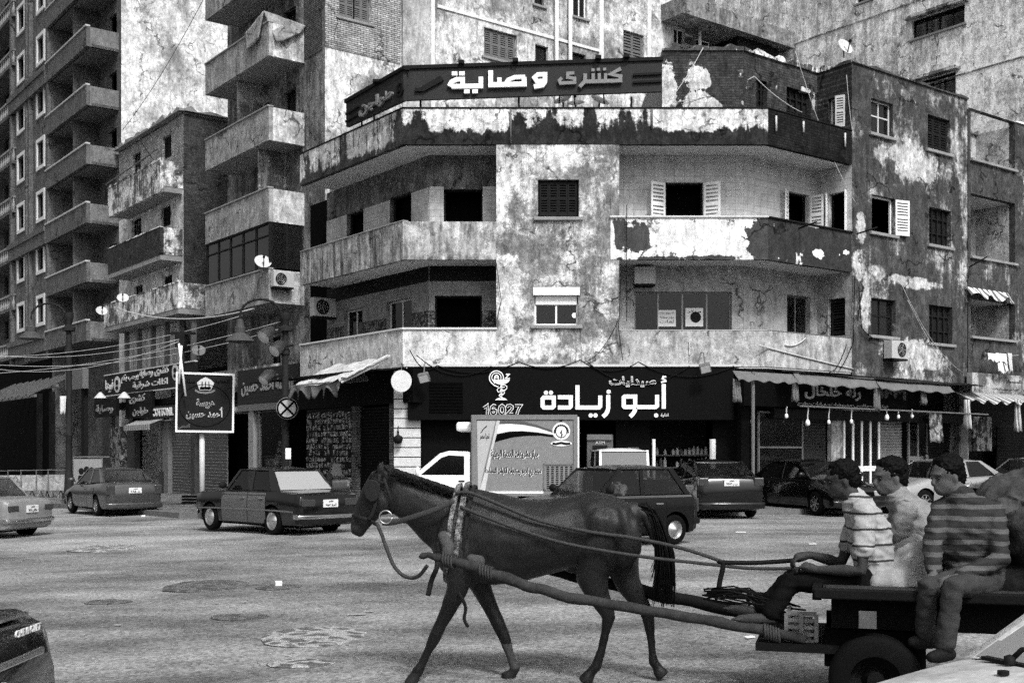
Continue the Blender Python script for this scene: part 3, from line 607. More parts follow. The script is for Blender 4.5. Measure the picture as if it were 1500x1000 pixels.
# ============================================================ tall block behind (B)
TB = thing('tall_apartment_block', 'tall pale plastered block with projecting balconies behind the roof sign', 'building', (-5, 46, 0))
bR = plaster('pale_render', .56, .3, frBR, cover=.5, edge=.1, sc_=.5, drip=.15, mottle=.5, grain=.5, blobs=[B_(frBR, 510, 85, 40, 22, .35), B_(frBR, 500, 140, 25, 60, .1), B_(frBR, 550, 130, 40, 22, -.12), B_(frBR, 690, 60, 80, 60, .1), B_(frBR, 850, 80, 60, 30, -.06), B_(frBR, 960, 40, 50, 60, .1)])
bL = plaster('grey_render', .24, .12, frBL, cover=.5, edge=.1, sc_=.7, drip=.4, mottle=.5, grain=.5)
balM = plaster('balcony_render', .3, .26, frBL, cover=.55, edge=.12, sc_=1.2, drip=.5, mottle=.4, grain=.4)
balE = plaster('balcony_render_lit_end', .5, .36, frBR, cover=.55, edge=.1, sc_=1.2, drip=.4, mottle=.4, grain=.45)  # paler than the fronts: light on the near ends put into the colour
rB = [((496, -12, 543, 30), 'louvre', M['grey'], 4), ((709, 46, 757, 88), 'louvre', M['grey'], 4), ((784, 67, 803, 96), 'glass', None, 1), ((783, -20, 797, 8), 'glass', None, 1), ((833, -18, 860, 25), 'casement', M['white'], 3), ((913, 48, 943, 100), 'louvre', M['grey'], 2), ((987, 42, 1004, 66), 'casement', M['white'], 2), ((1020, 58, 1042, 72), 'casement', M['white'], 2), ((835, 78, 858, 100), 'glass', None, 1)]
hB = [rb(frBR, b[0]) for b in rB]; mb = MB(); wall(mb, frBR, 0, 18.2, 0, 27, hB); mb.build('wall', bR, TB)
for (b, st, mt, n), h in zip(rB, hB): window(TB, frBR, h, st, 0, fm=mt, sm=mt, n=n)
mb = MB(); zb = frBR.uz(500, 74)[1]; e = frBR.u(586); a, c, d, g = hB[0]
for u0, u1, z0, z1 in ((0, a, zb, 27), (c, e, zb, 27), (a, c, zb, d-.1), (a, c, g, 27)): mb.fbox(frBR, u0, u1, 0, .03, z0, z1)
mb.build('brick_patch', plaster('painted_brick', .72, .5, frBR, cover=.3, edge=.2, sc_=1, mottle=.3, grain=.35, brick=.12, bumpy=.6), TB)
mb = MB(); u0, u1 = frBR.u(588), frBR.u(629); mb.fbox(frBR, u0, u1, 0, .12, 0, 27); each(mb, 'pilaster', plaster('grey_pilaster', .5, .3, frBR, cover=.5, edge=.2, mottle=.3, grain=.45), TB)
mb = MB()
for x in (632, 880, 950): u = frBR.u(x); mb.fbox(frBR, u-.12, u+.12, 0, .06, 9, 27)
z = frBR.uz(650, 12)[1]; mb.fbox(frBR, frBR.u(640), frBR.u(880), 0, .05, z-.06, z+.06); each(mb, 'moulding', flat(.62, .8, var=.4), TB)
mb = MB()
for x in (812, 832): u = frBR.u(x); mb.tube([frBR.P(u, .15, 9.5), frBR.P(u, .15, 27)], .085, 10)
each(mb, 'drain_pipe', M['white'], TB, smooth=True)
u = frBR.u(1018); z = frBR.uz(1018, 12)[1]; mb = MB(); mb.tube([frBR.P(u, .3, 12), frBR.P(u, .3, z)], .07, 10); each(mb, 'drain_pipe', M['white'], TB, smooth=True)
# heavy roof slab at its right end
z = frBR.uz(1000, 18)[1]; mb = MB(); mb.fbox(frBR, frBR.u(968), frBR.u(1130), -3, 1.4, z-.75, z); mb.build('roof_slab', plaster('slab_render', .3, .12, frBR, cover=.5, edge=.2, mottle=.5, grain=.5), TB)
mb = MB(); mb.fbox(frBR, frBR.u(1060), frBR.u(1118), -1, .9, z-4, z-.76); mb.build('shade_block', M['dark'], TB)  # solid dark box stands in for the shade under the slab
mb = MB(); wall(mb, frBR, frBR.u(1062), 21.5, z, 27, [], -.6); mb.build('upper_wall', bR, TB)
# left street front of the block with its balconies
zs = [17.2, 14.15, 11.2, 8.27]
hl = []
for zt in zs[:2]: hl += [(2.3, 3.3, zt-1.0, zt+1.15), (4.6, 6.2, zt-1.0, zt+1.15)]
hl += [(1.9, 7.3, 8.3, 10.0), (3.6, 4.5, 4.6, 6.1)]
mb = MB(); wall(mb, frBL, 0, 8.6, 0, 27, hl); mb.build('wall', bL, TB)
for h in hl: window(TB, frBL, h, 'glass', 0, sill=False)
mb = MB(); wall(mb, frBL, .2, 1.58, 16.1, 27, [], .02); mb.build('brick_patch', plaster('dark_brick', .12, .16, frBL, cover=.3, grain=.4, brick=.2), TB)
bs0, bs1, bo = 1.61, 7.5, 1.42
for i, zt in enumerate(zs+[20.2]):
    zb_ = zt-1.2
    mb = MB(); mb.fbox(frBL, bs0+.01, bs1-.01, .0, bo-.02, zb_+.02, zb_+.18); mb.build('balcony_floor', flat(.3, .9, var=.4, sc_=3), TB)
    p = parapet(TB, [(frBL, bs0, bs1, zb_, zt, bo)], balM, M['concrete'], name='balcony_front')
    mb = MB(); mb.fbox(frBL, bs0, bs0+.14, 0, bo-.165, zb_, zt); mb.build('balcony_end', balE, TB)
    mb = MB(); mb.fbox(frBL, bs1-.14, bs1, 0, bo-.165, zb_, zt); mb.build('balcony_end', balM, TB)
# glazed balcony on the second level, plus partition walls
mb = MB(); g = MB(); z0, z1 = 8.35, 9.98
for k in range(6): u = bs0+.02+(bs1-bs0-.1)*k/5; mb.fbox(frBL, u, u+.07, bo-.12, bo-.04, z0, z1)
for z in (z0, z0+1.15, z1-.06): mb.fbox(frBL, bs0+.02, bs1-.02, bo-.115, bo-.045, z, z+.05)
for k in range(3): o = .05+(bo-.2)*k/2; mb.fbox(frBL, bs0+.02, bs0+.08, o, o+.06, z0, z1)
fr_ = mb.build('glazed_screen', M['darkwood'], TB); g.fbox(frBL, bs0+.05, bs1-.05, bo-.09, bo-.08, z0, z1); g.fbox(frBL, bs0+.04, bs0+.05, .05, bo-.1, z0, z1); g.build('pane', M['glass'], fr_)
mb = MB(); mb.fbox(frBL, 3.1, 3.2, .0, bo-.3, 11.1, 12.95); mb.fbox(frBL, 5.0, 5.1, 0, bo-.3, 13.9, 16.0); each(mb, 'partition', plaster('partition_board', .35, .2, frBR, tile=(2, .16, .5)), TB)
mb = MB(); mb.fbox(frBL, 0, 9.5, 0, 1.2, 3.2, 3.4); mb.fbox(frBL, .2, 7.6, 1.1, 1.25, 4.2, 4.85); mb.build('first_floor_ledge', plaster('ledge_render', .5, .2, frBL, cover=.5, mottle=.5, grain=.5), TB)
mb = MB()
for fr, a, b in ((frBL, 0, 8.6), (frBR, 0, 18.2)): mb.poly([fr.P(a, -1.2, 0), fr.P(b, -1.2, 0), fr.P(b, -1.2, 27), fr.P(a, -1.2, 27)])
mb.build('interior', M['black'], TB)  # black sheets imitate the dark of unlit rooms
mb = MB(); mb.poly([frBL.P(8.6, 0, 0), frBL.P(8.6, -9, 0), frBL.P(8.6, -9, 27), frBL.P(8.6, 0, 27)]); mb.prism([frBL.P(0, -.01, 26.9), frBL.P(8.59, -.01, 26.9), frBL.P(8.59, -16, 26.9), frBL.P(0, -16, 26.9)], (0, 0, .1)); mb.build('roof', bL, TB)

# ============================================================ low crumbling house (C)
TC = thing('crumbling_house', 'low crumbling house with broken balconies between the tower and the tall block', 'building', (-17, 56, 0))
cM = plaster('pale_worn_wall', .6, .36, frCL, cover=.6, edge=.1, mottle=.35, grain=.5); cW = plaster('white_brick_front', .68, .5, frCL, cover=.3, mottle=.3, grain=.4, brick=.25)
cB = plaster('crumbled_balcony', .6, .16, frCL, cover=.5, edge=.06, sc_=1.3, drip=.3, mottle=.5, grain=.6); cBB = plaster('brick_balcony', .12, .07, frCL, cover=.3, grain=.6, brick=.6); cR = plaster('dark_gable', .3, .09, frCR, cover=.3, edge=.05, grain=.6, brick=.7, sc_=.9)
ch = [(238, 199, 251, 232), (194, 224, 206, 252), (236, 302, 250, 332), (193, 320, 207, 350), (238, 404, 252, 436), (196, 418, 209, 448)]
H = [rb(frCL, b) for b in ch]
mb = MB(); wall(mb, frCL, 0, 8.9, 13.6, 17.2, H[:2]); mb.build('wall', cW, TC)
mb = MB(); wall(mb, frCL, 0, 8.9, 0, 13.6, H[2:]); mb.build('wall', cM, TC)
for i, h in enumerate(H): window(TC, frCL, h, 'louvre' if i % 2 == 0 else 'glass', 0, n=2, sill=False)
mb = MB(); wall(mb, frCR, 0, 6, 0, 17.2); mb.build('side_wall', cR, TC)
mb = MB(); jag(mb, frCL, -.1, 9, -.5, .25, 17.2, .22, .3, 11); jag(mb, frCR, 0, 6, -.5, .2, 17.2, .2, .3, 12); mb.build('broken_coping', M['concrete'], TC)
for i, (zt, zb_, mt) in enumerate(((14.85, 13.7, cB), (11.83, 10.6, cBB), (9.0, 7.9, cB))):
    a, c, o = (.1, 7.4, 1.05) if i < 2 else (-2.6, 7.4, 1.25)
    mb = MB(); mb.fbox(frCL, a+.02, c, 0, o-.02, zb_-.25, zb_+.05); mb.build('balcony_floor', flat(.3, .9, var=.5, sc_=3), TC)
    p = parapet(TC, [(frCL, a, c, zb_-.28 if i == 0 else zb_-.02, zt, o)], mt, name='balcony_front'); mb = MB(); mb.fbox(frCL, a, a+.14, 0, o-.165, zb_, zt); mb.build('balcony_end', cB, TC)
    mb = MB(); jag(mb, frCL, a, c, o-.16, o+.02, zt, .14 if i == 0 else .06, .25, 20+i); mb.build('broken_edge', plaster('edge%d' % i, .8, .15, frCL, cover=.5, grain=.6), p)
mb = MB(); mb.tube([frCL.P(-.1, 1.2, 15.3), frCL.P(7.6, 1.1, 15.1)], .035, 6); mb.tube([frCL.P(1, 1.7, 15.9), frCL.P(4, -.1, 15.7)], .025, 6); mb.build('rail', M['grey'], TC)
mb = MB(); mb.poly([frCL.P(0, -1, 0), frCL.P(8.9, -1, 0), frCL.P(8.9, -1, 17), frCL.P(0, -1, 17)]); mb.build('interior', M['black'], TC)  # the rooms' darkness is a black sheet behind the wall
mb = MB(); mb.prism([frCL.P(0, 0, 17.1), frCL.P(8.9, 0, 17.1), frCL.P(8.9, -8, 17.1), frCL.P(0, -8, 17.1)], (0, 0, .08)); mb.build('roof', M['concrete'], TC)
# first floor of C: dark glazed loggia
mb = MB()
for u in (-2.3, -.9, .9, 2.7, 4.6, 6.4): mb.fbox(frCL, u, u+.18, .3, .5, 4.9, 7.65)
each(mb, 'post', M['grey'], TC)

# ============================================================ left tower (D)
TD = thing('brick_tower', 'tall dark faced apartment tower with stacked corner balconies and white framed windows', 'building', (-24, 66, 0))
dM = plaster('tower_render', .13, .14, frDL, cover=.5, edge=.2, sc_=1, mottle=.25, grain=.5, tile=(60, .75, .45)); dW = plaster('party_wall', .62, .34, frDR, cover=.56, edge=.12, sc_=.35, drip=.1, mottle=.4, grain=.45, blobs=[B_(frDR, 195, 60, 12, 90, .4), B_(frDR, 250, 80, 40, 30, -.1), B_(frDR, 210, 85, 30, 10, .25)])
dB = plaster('tower_balcony', .12, .14, frDL, cover=.5, edge=.2, mottle=.25, grain=.5); dE = plaster('tower_balcony_lit_end', .17, .2, frDR, cover=.5, edge=.2, mottle=.25, grain=.5)  # end tones paler than the fronts, imitating light on that side
zts = [8.36+3.01*i for i in range(8)]
hd = [(.7, 1.9, z-.9, z+1.2) for z in zts]
mb = MB(); wall(mb, frDL, 0, 7.5, 0, 34, hd); mb.build('wall', dM, TD)
for h in hd: window(TD, frDL, h, 'void', 0, sill=False)
mb = MB(); wall(mb, frDR, 0, 14, 0, 34); mb.build('party_wall', dW, TD)
hb = []
for z in zts: hb += [(9.0, 10.3, z+.75, z+2.15), (13.2, 14.6, z+.75, z+2.15)]
mb = MB(); wall(mb, frDL, 7.5, 15.9, 0, 34, hb, 1.4); mb.poly([frDL.P(7.5, 0, 0), frDL.P(7.5, 1.4, 0), frDL.P(7.5, 1.4, 34), frDL.P(7.5, 0, 34)]); mb.poly([frDL.P(15.9, -9, 0), frDL.P(15.9, 1.4, 0), frDL.P(15.9, 1.4, 34), frDL.P(15.9, -9, 34)]); mb.build('bay_wall', dM, TD)
wf = flat(.6, .7, var=.2, name='white_surround')
for h in hb:
    f = window(TD, frDL, h, 'void', 1.4, sill=False); s = MB(); t = .2; u0, u1, z0, z1 = h
    for a in ((u0-t, u0, z0-t, z1+t), (u1, u1+t, z0-t, z1+t), (u0, u1, z1, z1+t), (u0, u1, z0-t, z0)): s.fbox(frDL, a[0], a[1], 1.4, 1.48, a[2], a[3])
    s.build('surround', wf, f)
mb = MB()
for u in (7.6, 11.4, 12.1, 15.6): mb.fbox(frDL, u, u+.3, 1.4, 1.62, 7, 34)
each(mb, 'pilaster', dM, TD)
for i, z in enumerate(zts):
    mb = MB(); mb.fbox(frDL, .4, 7.6, 0, 1.38, z-1.0, z-.85); mb.build('balcony_floor', M['grey'], TD)
    parapet(TD, [(frDL, .4, 7.9, z-1.0, z, 1.4+.25)], dB, flat(.42, .8, var=.3), name='balcony_front', cz=.1)
    mb = MB(); mb.fbox(frDL, .4, .55, 0, 1.48, z-1.0, z); mb.build('balcony_end', dE, TD); mb = MB(); mb.fbox(frDL, 3.6, 3.75, 0, 1.35, z-.85, z+2.0); mb.build('divider', dM, TD)
mb = MB()
for i, z in enumerate(zts): 
    if i in (0, 2, 5): mb.fbox(frDL, 7.9, 16.1, 1.4, 1.75, z-.3, z); mb.fbox(frDL, 7.9, 16.05, 1.4, 1.68, z-1.0, z-.3)
each(mb, 'string_course', dB, TD)
mb = MB(); mb.poly([frDL.P(0, -1, 0), frDL.P(7.5, -1, 0), frDL.P(7.5, -1, 34), frDL.P(0, -1, 34)]); mb.poly([frDL.P(7.5, .6, 0), frDL.P(15.9, .6, 0), frDL.P(15.9, .6, 34), frDL.P(7.5, .6, 34)]); mb.build('interior', M['black'], TD)  # black sheets behind the openings replace unlit rooms
# farther tower with balustrades at the left edge
frA = Frame(frDL.P(16.3, .3, 0)[:2], U=LU)
TA = thing('balustraded_tower', 'far dark tower with baluster balconies at the left edge behind the brick tower', 'building', frA.P(6, -4, 0))
mb = MB(); ha = [(1.2+4*k, 2.4+4*k, z+.8, z+2.2) for z in zts for k in range(4)]; wall(mb, frA, -.3, 45, 0, 34, ha); mb.build('wall', dM, TA)
for h in ha: window(TA, frA, h, 'glass', 0, sill=False)
for z in zts:
    mb = MB(); mb.fbox(frA, -1, 18, 0, 1.3, z-1.0, z-.8); mb.build('balcony_floor', dB, TA)
    mb = MB(); mb.fbox(frA, -1, 18, 1.1, 1.3, z-.1, z+.02); mb.fbox(frA, -1, -.85, 0, 1.3, z-.1, z+.02)
    for k in range(40):
        u = -.9+k*.47; mb.lathe([(.06, z-.8), (.1, z-.6), (.05, z-.3), (.08, z-.1)], frA.P(u, 1.2, 0), n=6)
    mb.build('balustrade', flat(.3, .8, var=.3), TA)
# ============================================================ tall party wall at right (E)
TE = thing('blank_walled_tower', 'tall blank grey wall with two strip windows rising behind the right side roofs', 'building', frE.P(7, -4, 0))
eM = plaster('streaked_party_wall', .8, .55, frE, cover=.5, edge=.12, sc_=.6, drip=.5, dripsc=2.5, mottle=.45, grain=.6, blobs=[B_(frE, 1420, 130, 20, 40, .5), B_(frE, 1440, 70, 60, 60, .08)])
eW = [(1336, 18, 1413, 46), (1345, 112, 1400, 150), (1255, -8, 1277, 2)]; he = [rb(frE, b) for b in eW]
mb = MB(); wall(mb, frE, -6, 17, 0, 30, he); mb.build('wall', eM, TE)
for h, n in zip(he, (4, 3, 2)): window(TE, frE, h, 'glass', 0, n=n, fm=M['dark'])
mb = MB()
for h in he[:2]: mb.fbox(frE, h[0]-.2, h[1]+.2, 0, .35, h[3]+.02, h[3]+.14)
for z in (17.3, 21): mb.fbox(frE, -6, 17, 0, .03, z, z+.05)
mb.build('hood', plaster('hood_r', .45, .2, frE), TE)
mb = MB(); mb.poly([frE.P(-6, -1, 0), frE.P(17, -1, 0), frE.P(17, -1, 30), frE.P(-6, -1, 30)]); mb.build('interior', M['black'], TE)  # black sheet painted in for the darkness inside the windows
# ============================================================ neighbour with loggias (G)
TG = thing('loggia_house', 'narrow peeling house with open loggias beside the right street wall', 'building', frR.P(13, -3, 0))
gM = plaster('loggia_wall', .36, .085, frR, cover=.4, edge=.05, sc_=.8, drip=.3, mottle=.5, grain=.6); gI = plaster('loggia_inside', .46, .3, frR, cover=.55, edge=.15, mottle=.3, grain=.5)
zG = [frR.uz(1452, y)[1] for y in (168, 240, 380, 290, 545, 440)]
u0, u1, u2 = 10.15, 13.1, 30
z3, z3f, z2f, z2t, z1f, z1t = zG
mb = MB(); hg = [(u0+.15, u1, z2f, z2t), (u0+.15, u1, z1f+1.15, z1t), (u0+.15, u1, z3f+.0, 30)]
wall(mb, frR, u0, u2, 3.95, z3, [(u0+.15, u1, z2f, z2t), (u0+.15, u1, frR.uz(1452, 495)[1], z1t), (u0+.15, u1, frR.uz(1452, 240)[1], 16)]); mb.build('wall', gM, TG)
mb = MB(); dr = []
for za, zb_ in ((z2f-1.1, z2t), (z1f-.2, z1t), (z3f-1, z3-.12)):
    mb.fbox(frR, u0, u1+.1, -1.6, -1.5, za, zb_); mb.fbox(frR, u1, u1+.1, -1.5, -.23, za, zb_); mb.fbox(frR, u0, u0+.1, -1.5, -.23, za, zb_)
mb.build('loggia_lining', gI, TG)
mb = MB()
for z in (z2t, z1t, z2f-1.15, z1f-.2): mb.fbox(frR, u0, u1+.1, -1.6, -.24, z+.01, z+.16)
each(mb, 'loggia_floor', soff, TG)
for za in (z2f-1.0, z1f+.1, z3f-.9):
    for u in (10.6, 11.9):
        s = MB(); s.fbox(frR, u, u+.75, -1.5, -1.47, za+.02, za+2.1); s.build('door', M['black'], TG)
mb = MB()
for z in (z2f, frR.uz(1452, 495)[1], frR.uz(1452, 240)[1]): mb.fbox(frR, u0+.1, u1+.05, -.25, .1, z-.08, z+.0)
each(mb, 'coping', M['concrete'], TG)
mb = MB(); jag(mb, frR, u1, u2, -.3, .05, z3, .14, .3, 31); jag(mb, frR, u0, u1, -1.75, -1.4, z3-.15, .2, .3, 32); mb.build('broken_coping', plaster('rub', .75, .2, cover=.55), TG)
mb = MB(); mb.poly([frR.P(u1+.1, -2, 0), frR.P(u2, -2, 0), frR.P(u2, -2, z3-.3), frR.P(u1+.1, -2, z3-.3)]); mb.poly([frR.P(10.1, -2.2, 0), frR.P(u1+.1, -2.2, 0), frR.P(u1+.1, -2.2, z3-2.5), frR.P(10.1, -2.2, z3-2.5)]); mb.build('interior', M['black'], TG)  # black sheets stand in for the dark behind wall and loggias
# ============================================================ ground floor shops
def cloth(mb, fr, u0, u1, z0, z1, o0, o1, waves=6, amp=.05, n=40, k=6, seed=0, edge=.03):
    """hanging or sloping cloth from (o0,z1) to (o1,z0) with folds"""
    rnd = random.Random(seed); ph = rnd.random()*6; V = []
    for j in range(k+1):
        t = j/k
        for i in range(n+1):
            s = i/n; f = math.sin(s*waves*6.283+ph)*amp*t+amp*.7*t*mnoise.noise(Vector((s*waves*1.7, t*3, seed)))
            V.append(fr.P(u0+(u1-u0)*s, o0+(o1-o0)*t+f, z1+(z0-z1)*t+(edge*math.sin(s*waves*9)*t)))
    F = [(j*(n+1)+i, j*(n+1)+i+1, (j+1)*(n+1)+i+1, (j+1)*(n+1)+i) for j in range(k) for i in range(n)]
    return mb.add(V, F)
def cloth_obj(name, mat, parent=None, th=.012, **k):
    mb = MB(); cloth(mb, **k); o = mb.build(name, mat, parent, smooth=True); s = o.modifiers.new('s', 'SOLIDIFY'); s.thickness = th; return o
def roller(mb, fr, u0, u1, o, z0, z1, p=.09):
    n = int((z1-z0)/p)
    for i in range(n): a = z0+(z1-z0)*i/n; h = (z1-z0)/n; mb.hexa([fr.P(u0, o, a), fr.P(u1, o, a), fr.P(u1, o-.04, a), fr.P(u0, o-.04, a), fr.P(u0, o+.035, a+h*.75), fr.P(u1, o+.035, a+h*.75), fr.P(u1, o-.04, a+h), fr.P(u0, o-.04, a+h)])
    return mb
shut_d = flat(.025, .6, var=.4, spec=.2, name='dark_shutter'); shut_m = flat(.2, .55, var=.4, name='grey_shutter'); board_d = flat(.008, .6, var=.25, sc_=2, spec=.2, name='dark_board')
conF = lambda o: (lambda x, y: frF.uz(x, y, o))
# --- pharmacy front
PH = thing('pharmacy_shopfront', 'dark pharmacy shopfront with lit shelves and white posts under the wide sign', 'shopfront', (2.3, 33, .15))
def fr_rect(fr, b, o): return fr.rect(b, o)
mb = MB(); a, c = frF.u(617), frF.u(1125); mb.fbox(frF, a, frF.u(850), -.5, -.3, .15, 4.02); mb.build('dark_panel', board_d, PH)
mb = MB(); mb.fbox(frF, frF.u(1044, -.3), frF.u(1085, -.3), -.5, -.3, .15, 4.02); mb.build('dark_panel', board_d, PH)
mb = MB(); mb.fbox(frF, frF.u(902, -.4), frF.u(952, -.4), -.6, -.4, .15, 4.02); mb.build('dark_panel', board_d, PH)
mb = MB(); mb.fbox(frF, frF.u(952, -.4), frF.u(1046, -.4), -1.9, -1.8, .15, 4.02); mb.build('back_wall', M['dark'], PH)
for x in (957, 1043): u = frF.u(x); mb = MB(); mb.tube([frF.P(u, .1, .15), frF.P(u, .1, frF.uz(x, 643)[1])], .05 if x < 1000 else .09, 10); mb.build('post', M['white'], PH)
for y in (665, 683, 700): z = frF.uz(1000, y, -1.3)[1]; mb = MB(); mb.fbox(frF, frF.u(958, -1.3), frF.u(1038, -1.3), -1.7, -1.2, z-.05, z-.01); mb.build('shelf', M['grey'], PH)
for b in ((903, 656, 918, 664), (920, 655, 936, 664)): mb = MB(); r = frF.rect(b, -.39); mb.fbox(frF, r[0], r[1], -.4, -.385, r[2], r[3]); mb.build('notice', M['grey'], PH)
k = 0
for y in (665, 683, 700):
    for x in range(962, 1036, 6):
        if random.random() < .28: continue
        u, z = frF.uz(x, y, -1.3); h = random.choice((.16, .2, .24, .28)); mb = MB(); mb.lathe([(.001, 0), (.05, 0), (.05, h*.7), (.025, h*.8), (.025, h), (.001, h)], frF.P(u, -1.3, z-.008), n=8)
        tag(mb.build('bottle', M['offwhite'] if random.random() < .6 else M['grey']), 'small pale bottle standing on the pharmacy shelves between the white posts', 'bottle', 'bottles on the pharmacy shelves')
# cash machine
AT = thing('cash_machine', 'grey cash machine with a lettered header beside the truck box', 'cash machine', frF.P(frF.u(878), -.2, .15))
r = frF.rect((860, 636, 898, 700), -.1); mb = MB(); mb.fbox(frF, r[0], r[1], -.35, -.1, .15, r[3]); mb.build('cabinet', flat(.16, .5, var=.3), AT)
r = frF.rect((860, 636, 896, 644), -.05); mb = MB(); mb.fbox(frF, r[0], r[1], -.099, -.04, r[2], r[3]); mb.build('header', M['grey'], AT)
r = frF.rect((872, 645.5, 886, 650), -.05); mb = MB(); ftext(mb, frF, r[0], r[1], r[2], r[3], -.095, 'ATM', .01, .02); mb.build('lettering', M['offwhite'], AT)
r = frF.rect((868, 652, 890, 662), -.05); mb = MB(); mb.fbox(frF, r[0], r[1], -.099, -.08, r[2], r[3]); mb.build('screen', M['dark'], AT)
# --- pharmacy sign
PS = thing('pharmacy_sign', 'wide black fascia sign with white lettering, a bowl emblem and the number 16027', 'sign', frF.P(2.2, .1, 2.6))
o1 = .22; r = frF.rect((597, 537, 1075, 615), o1); mb = MB(); mb.fbox(frF, r[0], r[1], .02, o1, r[2], r[3]); mb.build('board', flat(.007, .6, var=.25, sc_=3, spec=.2), PS, bevel=.01)
mb = MB(); mb.fbox(frF, r[0], r[1]+.2, .02, o1+.04, r[3]+.003, r[3]+.07); mb.build('edge_strip', M['offwhite'], PS)
cv = lambda x, y: frF.uz(780+x/7.143, 540+y/7.143, o1)
mb = MB(); W_ = 42
def rnd_loop(a, b, c, d, r=14): return [(a+r, b), (c, b), (c, d-r), (c-r, d), (a+r, d), (a, d-r), (a, b+r)]
ribbon(mb, frF, rnd_loop(105, 300, 222, 405), W_, o1+.002, .05, cv, True)
for p in ((141, 250), (193, 250), (608, 487), (658, 487), (795, 240), (1292, 487)): disc(mb, frF, p, 22, o1+.002, .05, cv)
ribbon(mb, frF, [(265, 297), (400, 297), (400, 392), (386, 405), (265, 405)], W_, o1+.002, .05, cv)
ribbon(mb, frF, [(470, 172), (470, 405), (694, 405), (708, 390), (708, 280)], W_, o1+.002, .05, cv)
ribbon(mb, frF, [(791, 275), (791, 410), (783, 445), (765, 475), (735, 500)], W_, o1+.002, .05, cv)
ribbon(mb, frF, rnd_loop(953, 290, 1073, 400, 10), W_, o1+.002, .05, cv, True)
ribbon(mb, frF, [(1076, 395), (1068, 440), (1050, 470), (1020, 500)], W_, o1+.004, .045, cv)
ribbon(mb, frF, [(1080, 400), (1286, 400), (1302, 386), (1302, 272)], W_, o1+.006, .043, cv)
ribbon(mb, frF, [(1371, 160), (1371, 417)], W_, o1+.002, .05, cv)
ribbon(mb, frF, [(1397, 84), (1366, 84), (1358, 104), (1392, 122)], 18, o1+.002, .05, cv); ribbon(mb, frF, [(1343, 142), (1400, 128)], 16, o1+.004, .05, cv)
mb.build('main_lettering', flat(.82, .5, var=.08), PS)
r = frF.rect((892, 551, 961, 567), o1); mb = MB(); ftext(mb, frF, r[0], r[1], r[2], r[3], o1+.002, 'صيدليات', .04, .035); t_ = mb.build('upper_lettering', M['white'], PS)
mb = MB(); ftext(mb, frF, r[0]+.015, r[1]-.015, r[2]+.02, r[3]-.02, o1+.044, 'صيدليات', .01, -.012); mb.build('inner_line', M['dark'], t_)
r = frF.rect((968, 605, 979, 611), o1); mb = MB(); ftext(mb, frF, r[0], r[1], r[2], r[3], o1+.002, 'ادارة', .02, .01); mb.build('small_lettering', M['white'], PS)
cv = lambda x, y: frF.uz(690+x/12.5, 535+y/12.5, o1)
DG = [([(228, 780), (262, 762), (298, 728), (298, 898)], 0), ([(455, 745), (415, 728), (375, 760), (362, 820), (375, 875), (412, 892), (452, 870), (458, 830), (425, 805), (378, 830)], 0), ([(568, 728), (530, 755), (518, 812), (530, 868), (568, 892), (606, 868), (618, 812), (606, 755)], 1), ([(655, 770), (672, 735), (715, 728), (755, 752), (752, 795), (700, 850), (660, 888), (770, 888)], 0), ([(802, 735), (912, 735), (870, 800), (838, 895)], 0)]
mb = MB()
for i, (p_, c_) in enumerate(DG): ribbon(mb, frF, p_, 50, o1+.002+.001*i, .04, cv, bool(c_))
t_ = mb.build('number', M['white'], PS); mb = MB()
for i, (p_, c_) in enumerate(DG): ribbon(mb, frF, p_, 24, o1+.047+.001*i, .008, cv, bool(c_))
mb.build('inner_line', M['black'], t_)
cv = lambda x, y: frF.uz(690+x/12.5, 535+y/12.5, o1); mb = MB()
fpoly(mb, frF, [(398, 262), (712, 262), (690, 300), (640, 335), (575, 352), (535, 352), (470, 335), (425, 305)], o1+.002, .05, cv)
ribbon(mb, frF, [(556, 345), (556, 600)], 34, o1+.001, .04, cv)
fpoly(mb, frF, [(440, 635), (480, 605), (530, 590), (585, 590), (630, 605), (665, 635)], o1+.003, .05, cv)
def arc(cx, cy, r, a0, a1, n=14, ry=None): return [(cx+r*math.cos(R_(a0+(a1-a0)*i/n)), cy+(ry or r)*math.sin(R_(a0+(a1-a0)*i/n))) for i in range(n+1)]
ribbon(mb, frF, arc(465, 230, 128, 20, -230, 22)+[(430, 370), (500, 395)], 18, o1+.004, .05, cv)
ribbon(mb, frF, arc(465, 225, 85, 20, -210, 18)+[(440, 330)], 14, o1+.005, .05, cv)
ribbon(mb, frF, [(560, 365), (620, 362), (655, 385), (655, 425), (625, 455), (540, 455), (535, 470)], 14, o1+.056, .02, cv)
ribbon(mb, frF, [(560, 402), (615, 400)], 14, o1+.056, .02, cv); ribbon(mb, frF, [(555, 405), (500, 415), (478, 455), (500, 490), (560, 480), (605, 470), (612, 510), (580, 540), (525, 530), (515, 560), (560, 590)], 13, o1+.057, .02, cv)
ribbon(mb, frF, [(640, 165), (700, 165), (630, 240), (710, 240)], 22, o1+.002, .05, cv)
ribbon(mb, frF, [(430, 255), (440, 200), (465, 180), (495, 200), (502, 255)], 22, o1+.006, .05, cv); ribbon(mb, frF, [(440, 225), (495, 225)], 14, o1+.007, .05, cv)
mb.build('bowl_emblem', flat(.82, .5, var=.08), PS)
mb = MB()
for i in range(10): r = frF.rect((629, 560+i*4.6, 678, 562.6+i*4.6), o1); mb.fbox(frF, r[0], r[1], o1+.001, o1+.03, r[2], r[3])
mb.build('vent_grille', M['black'], PS)
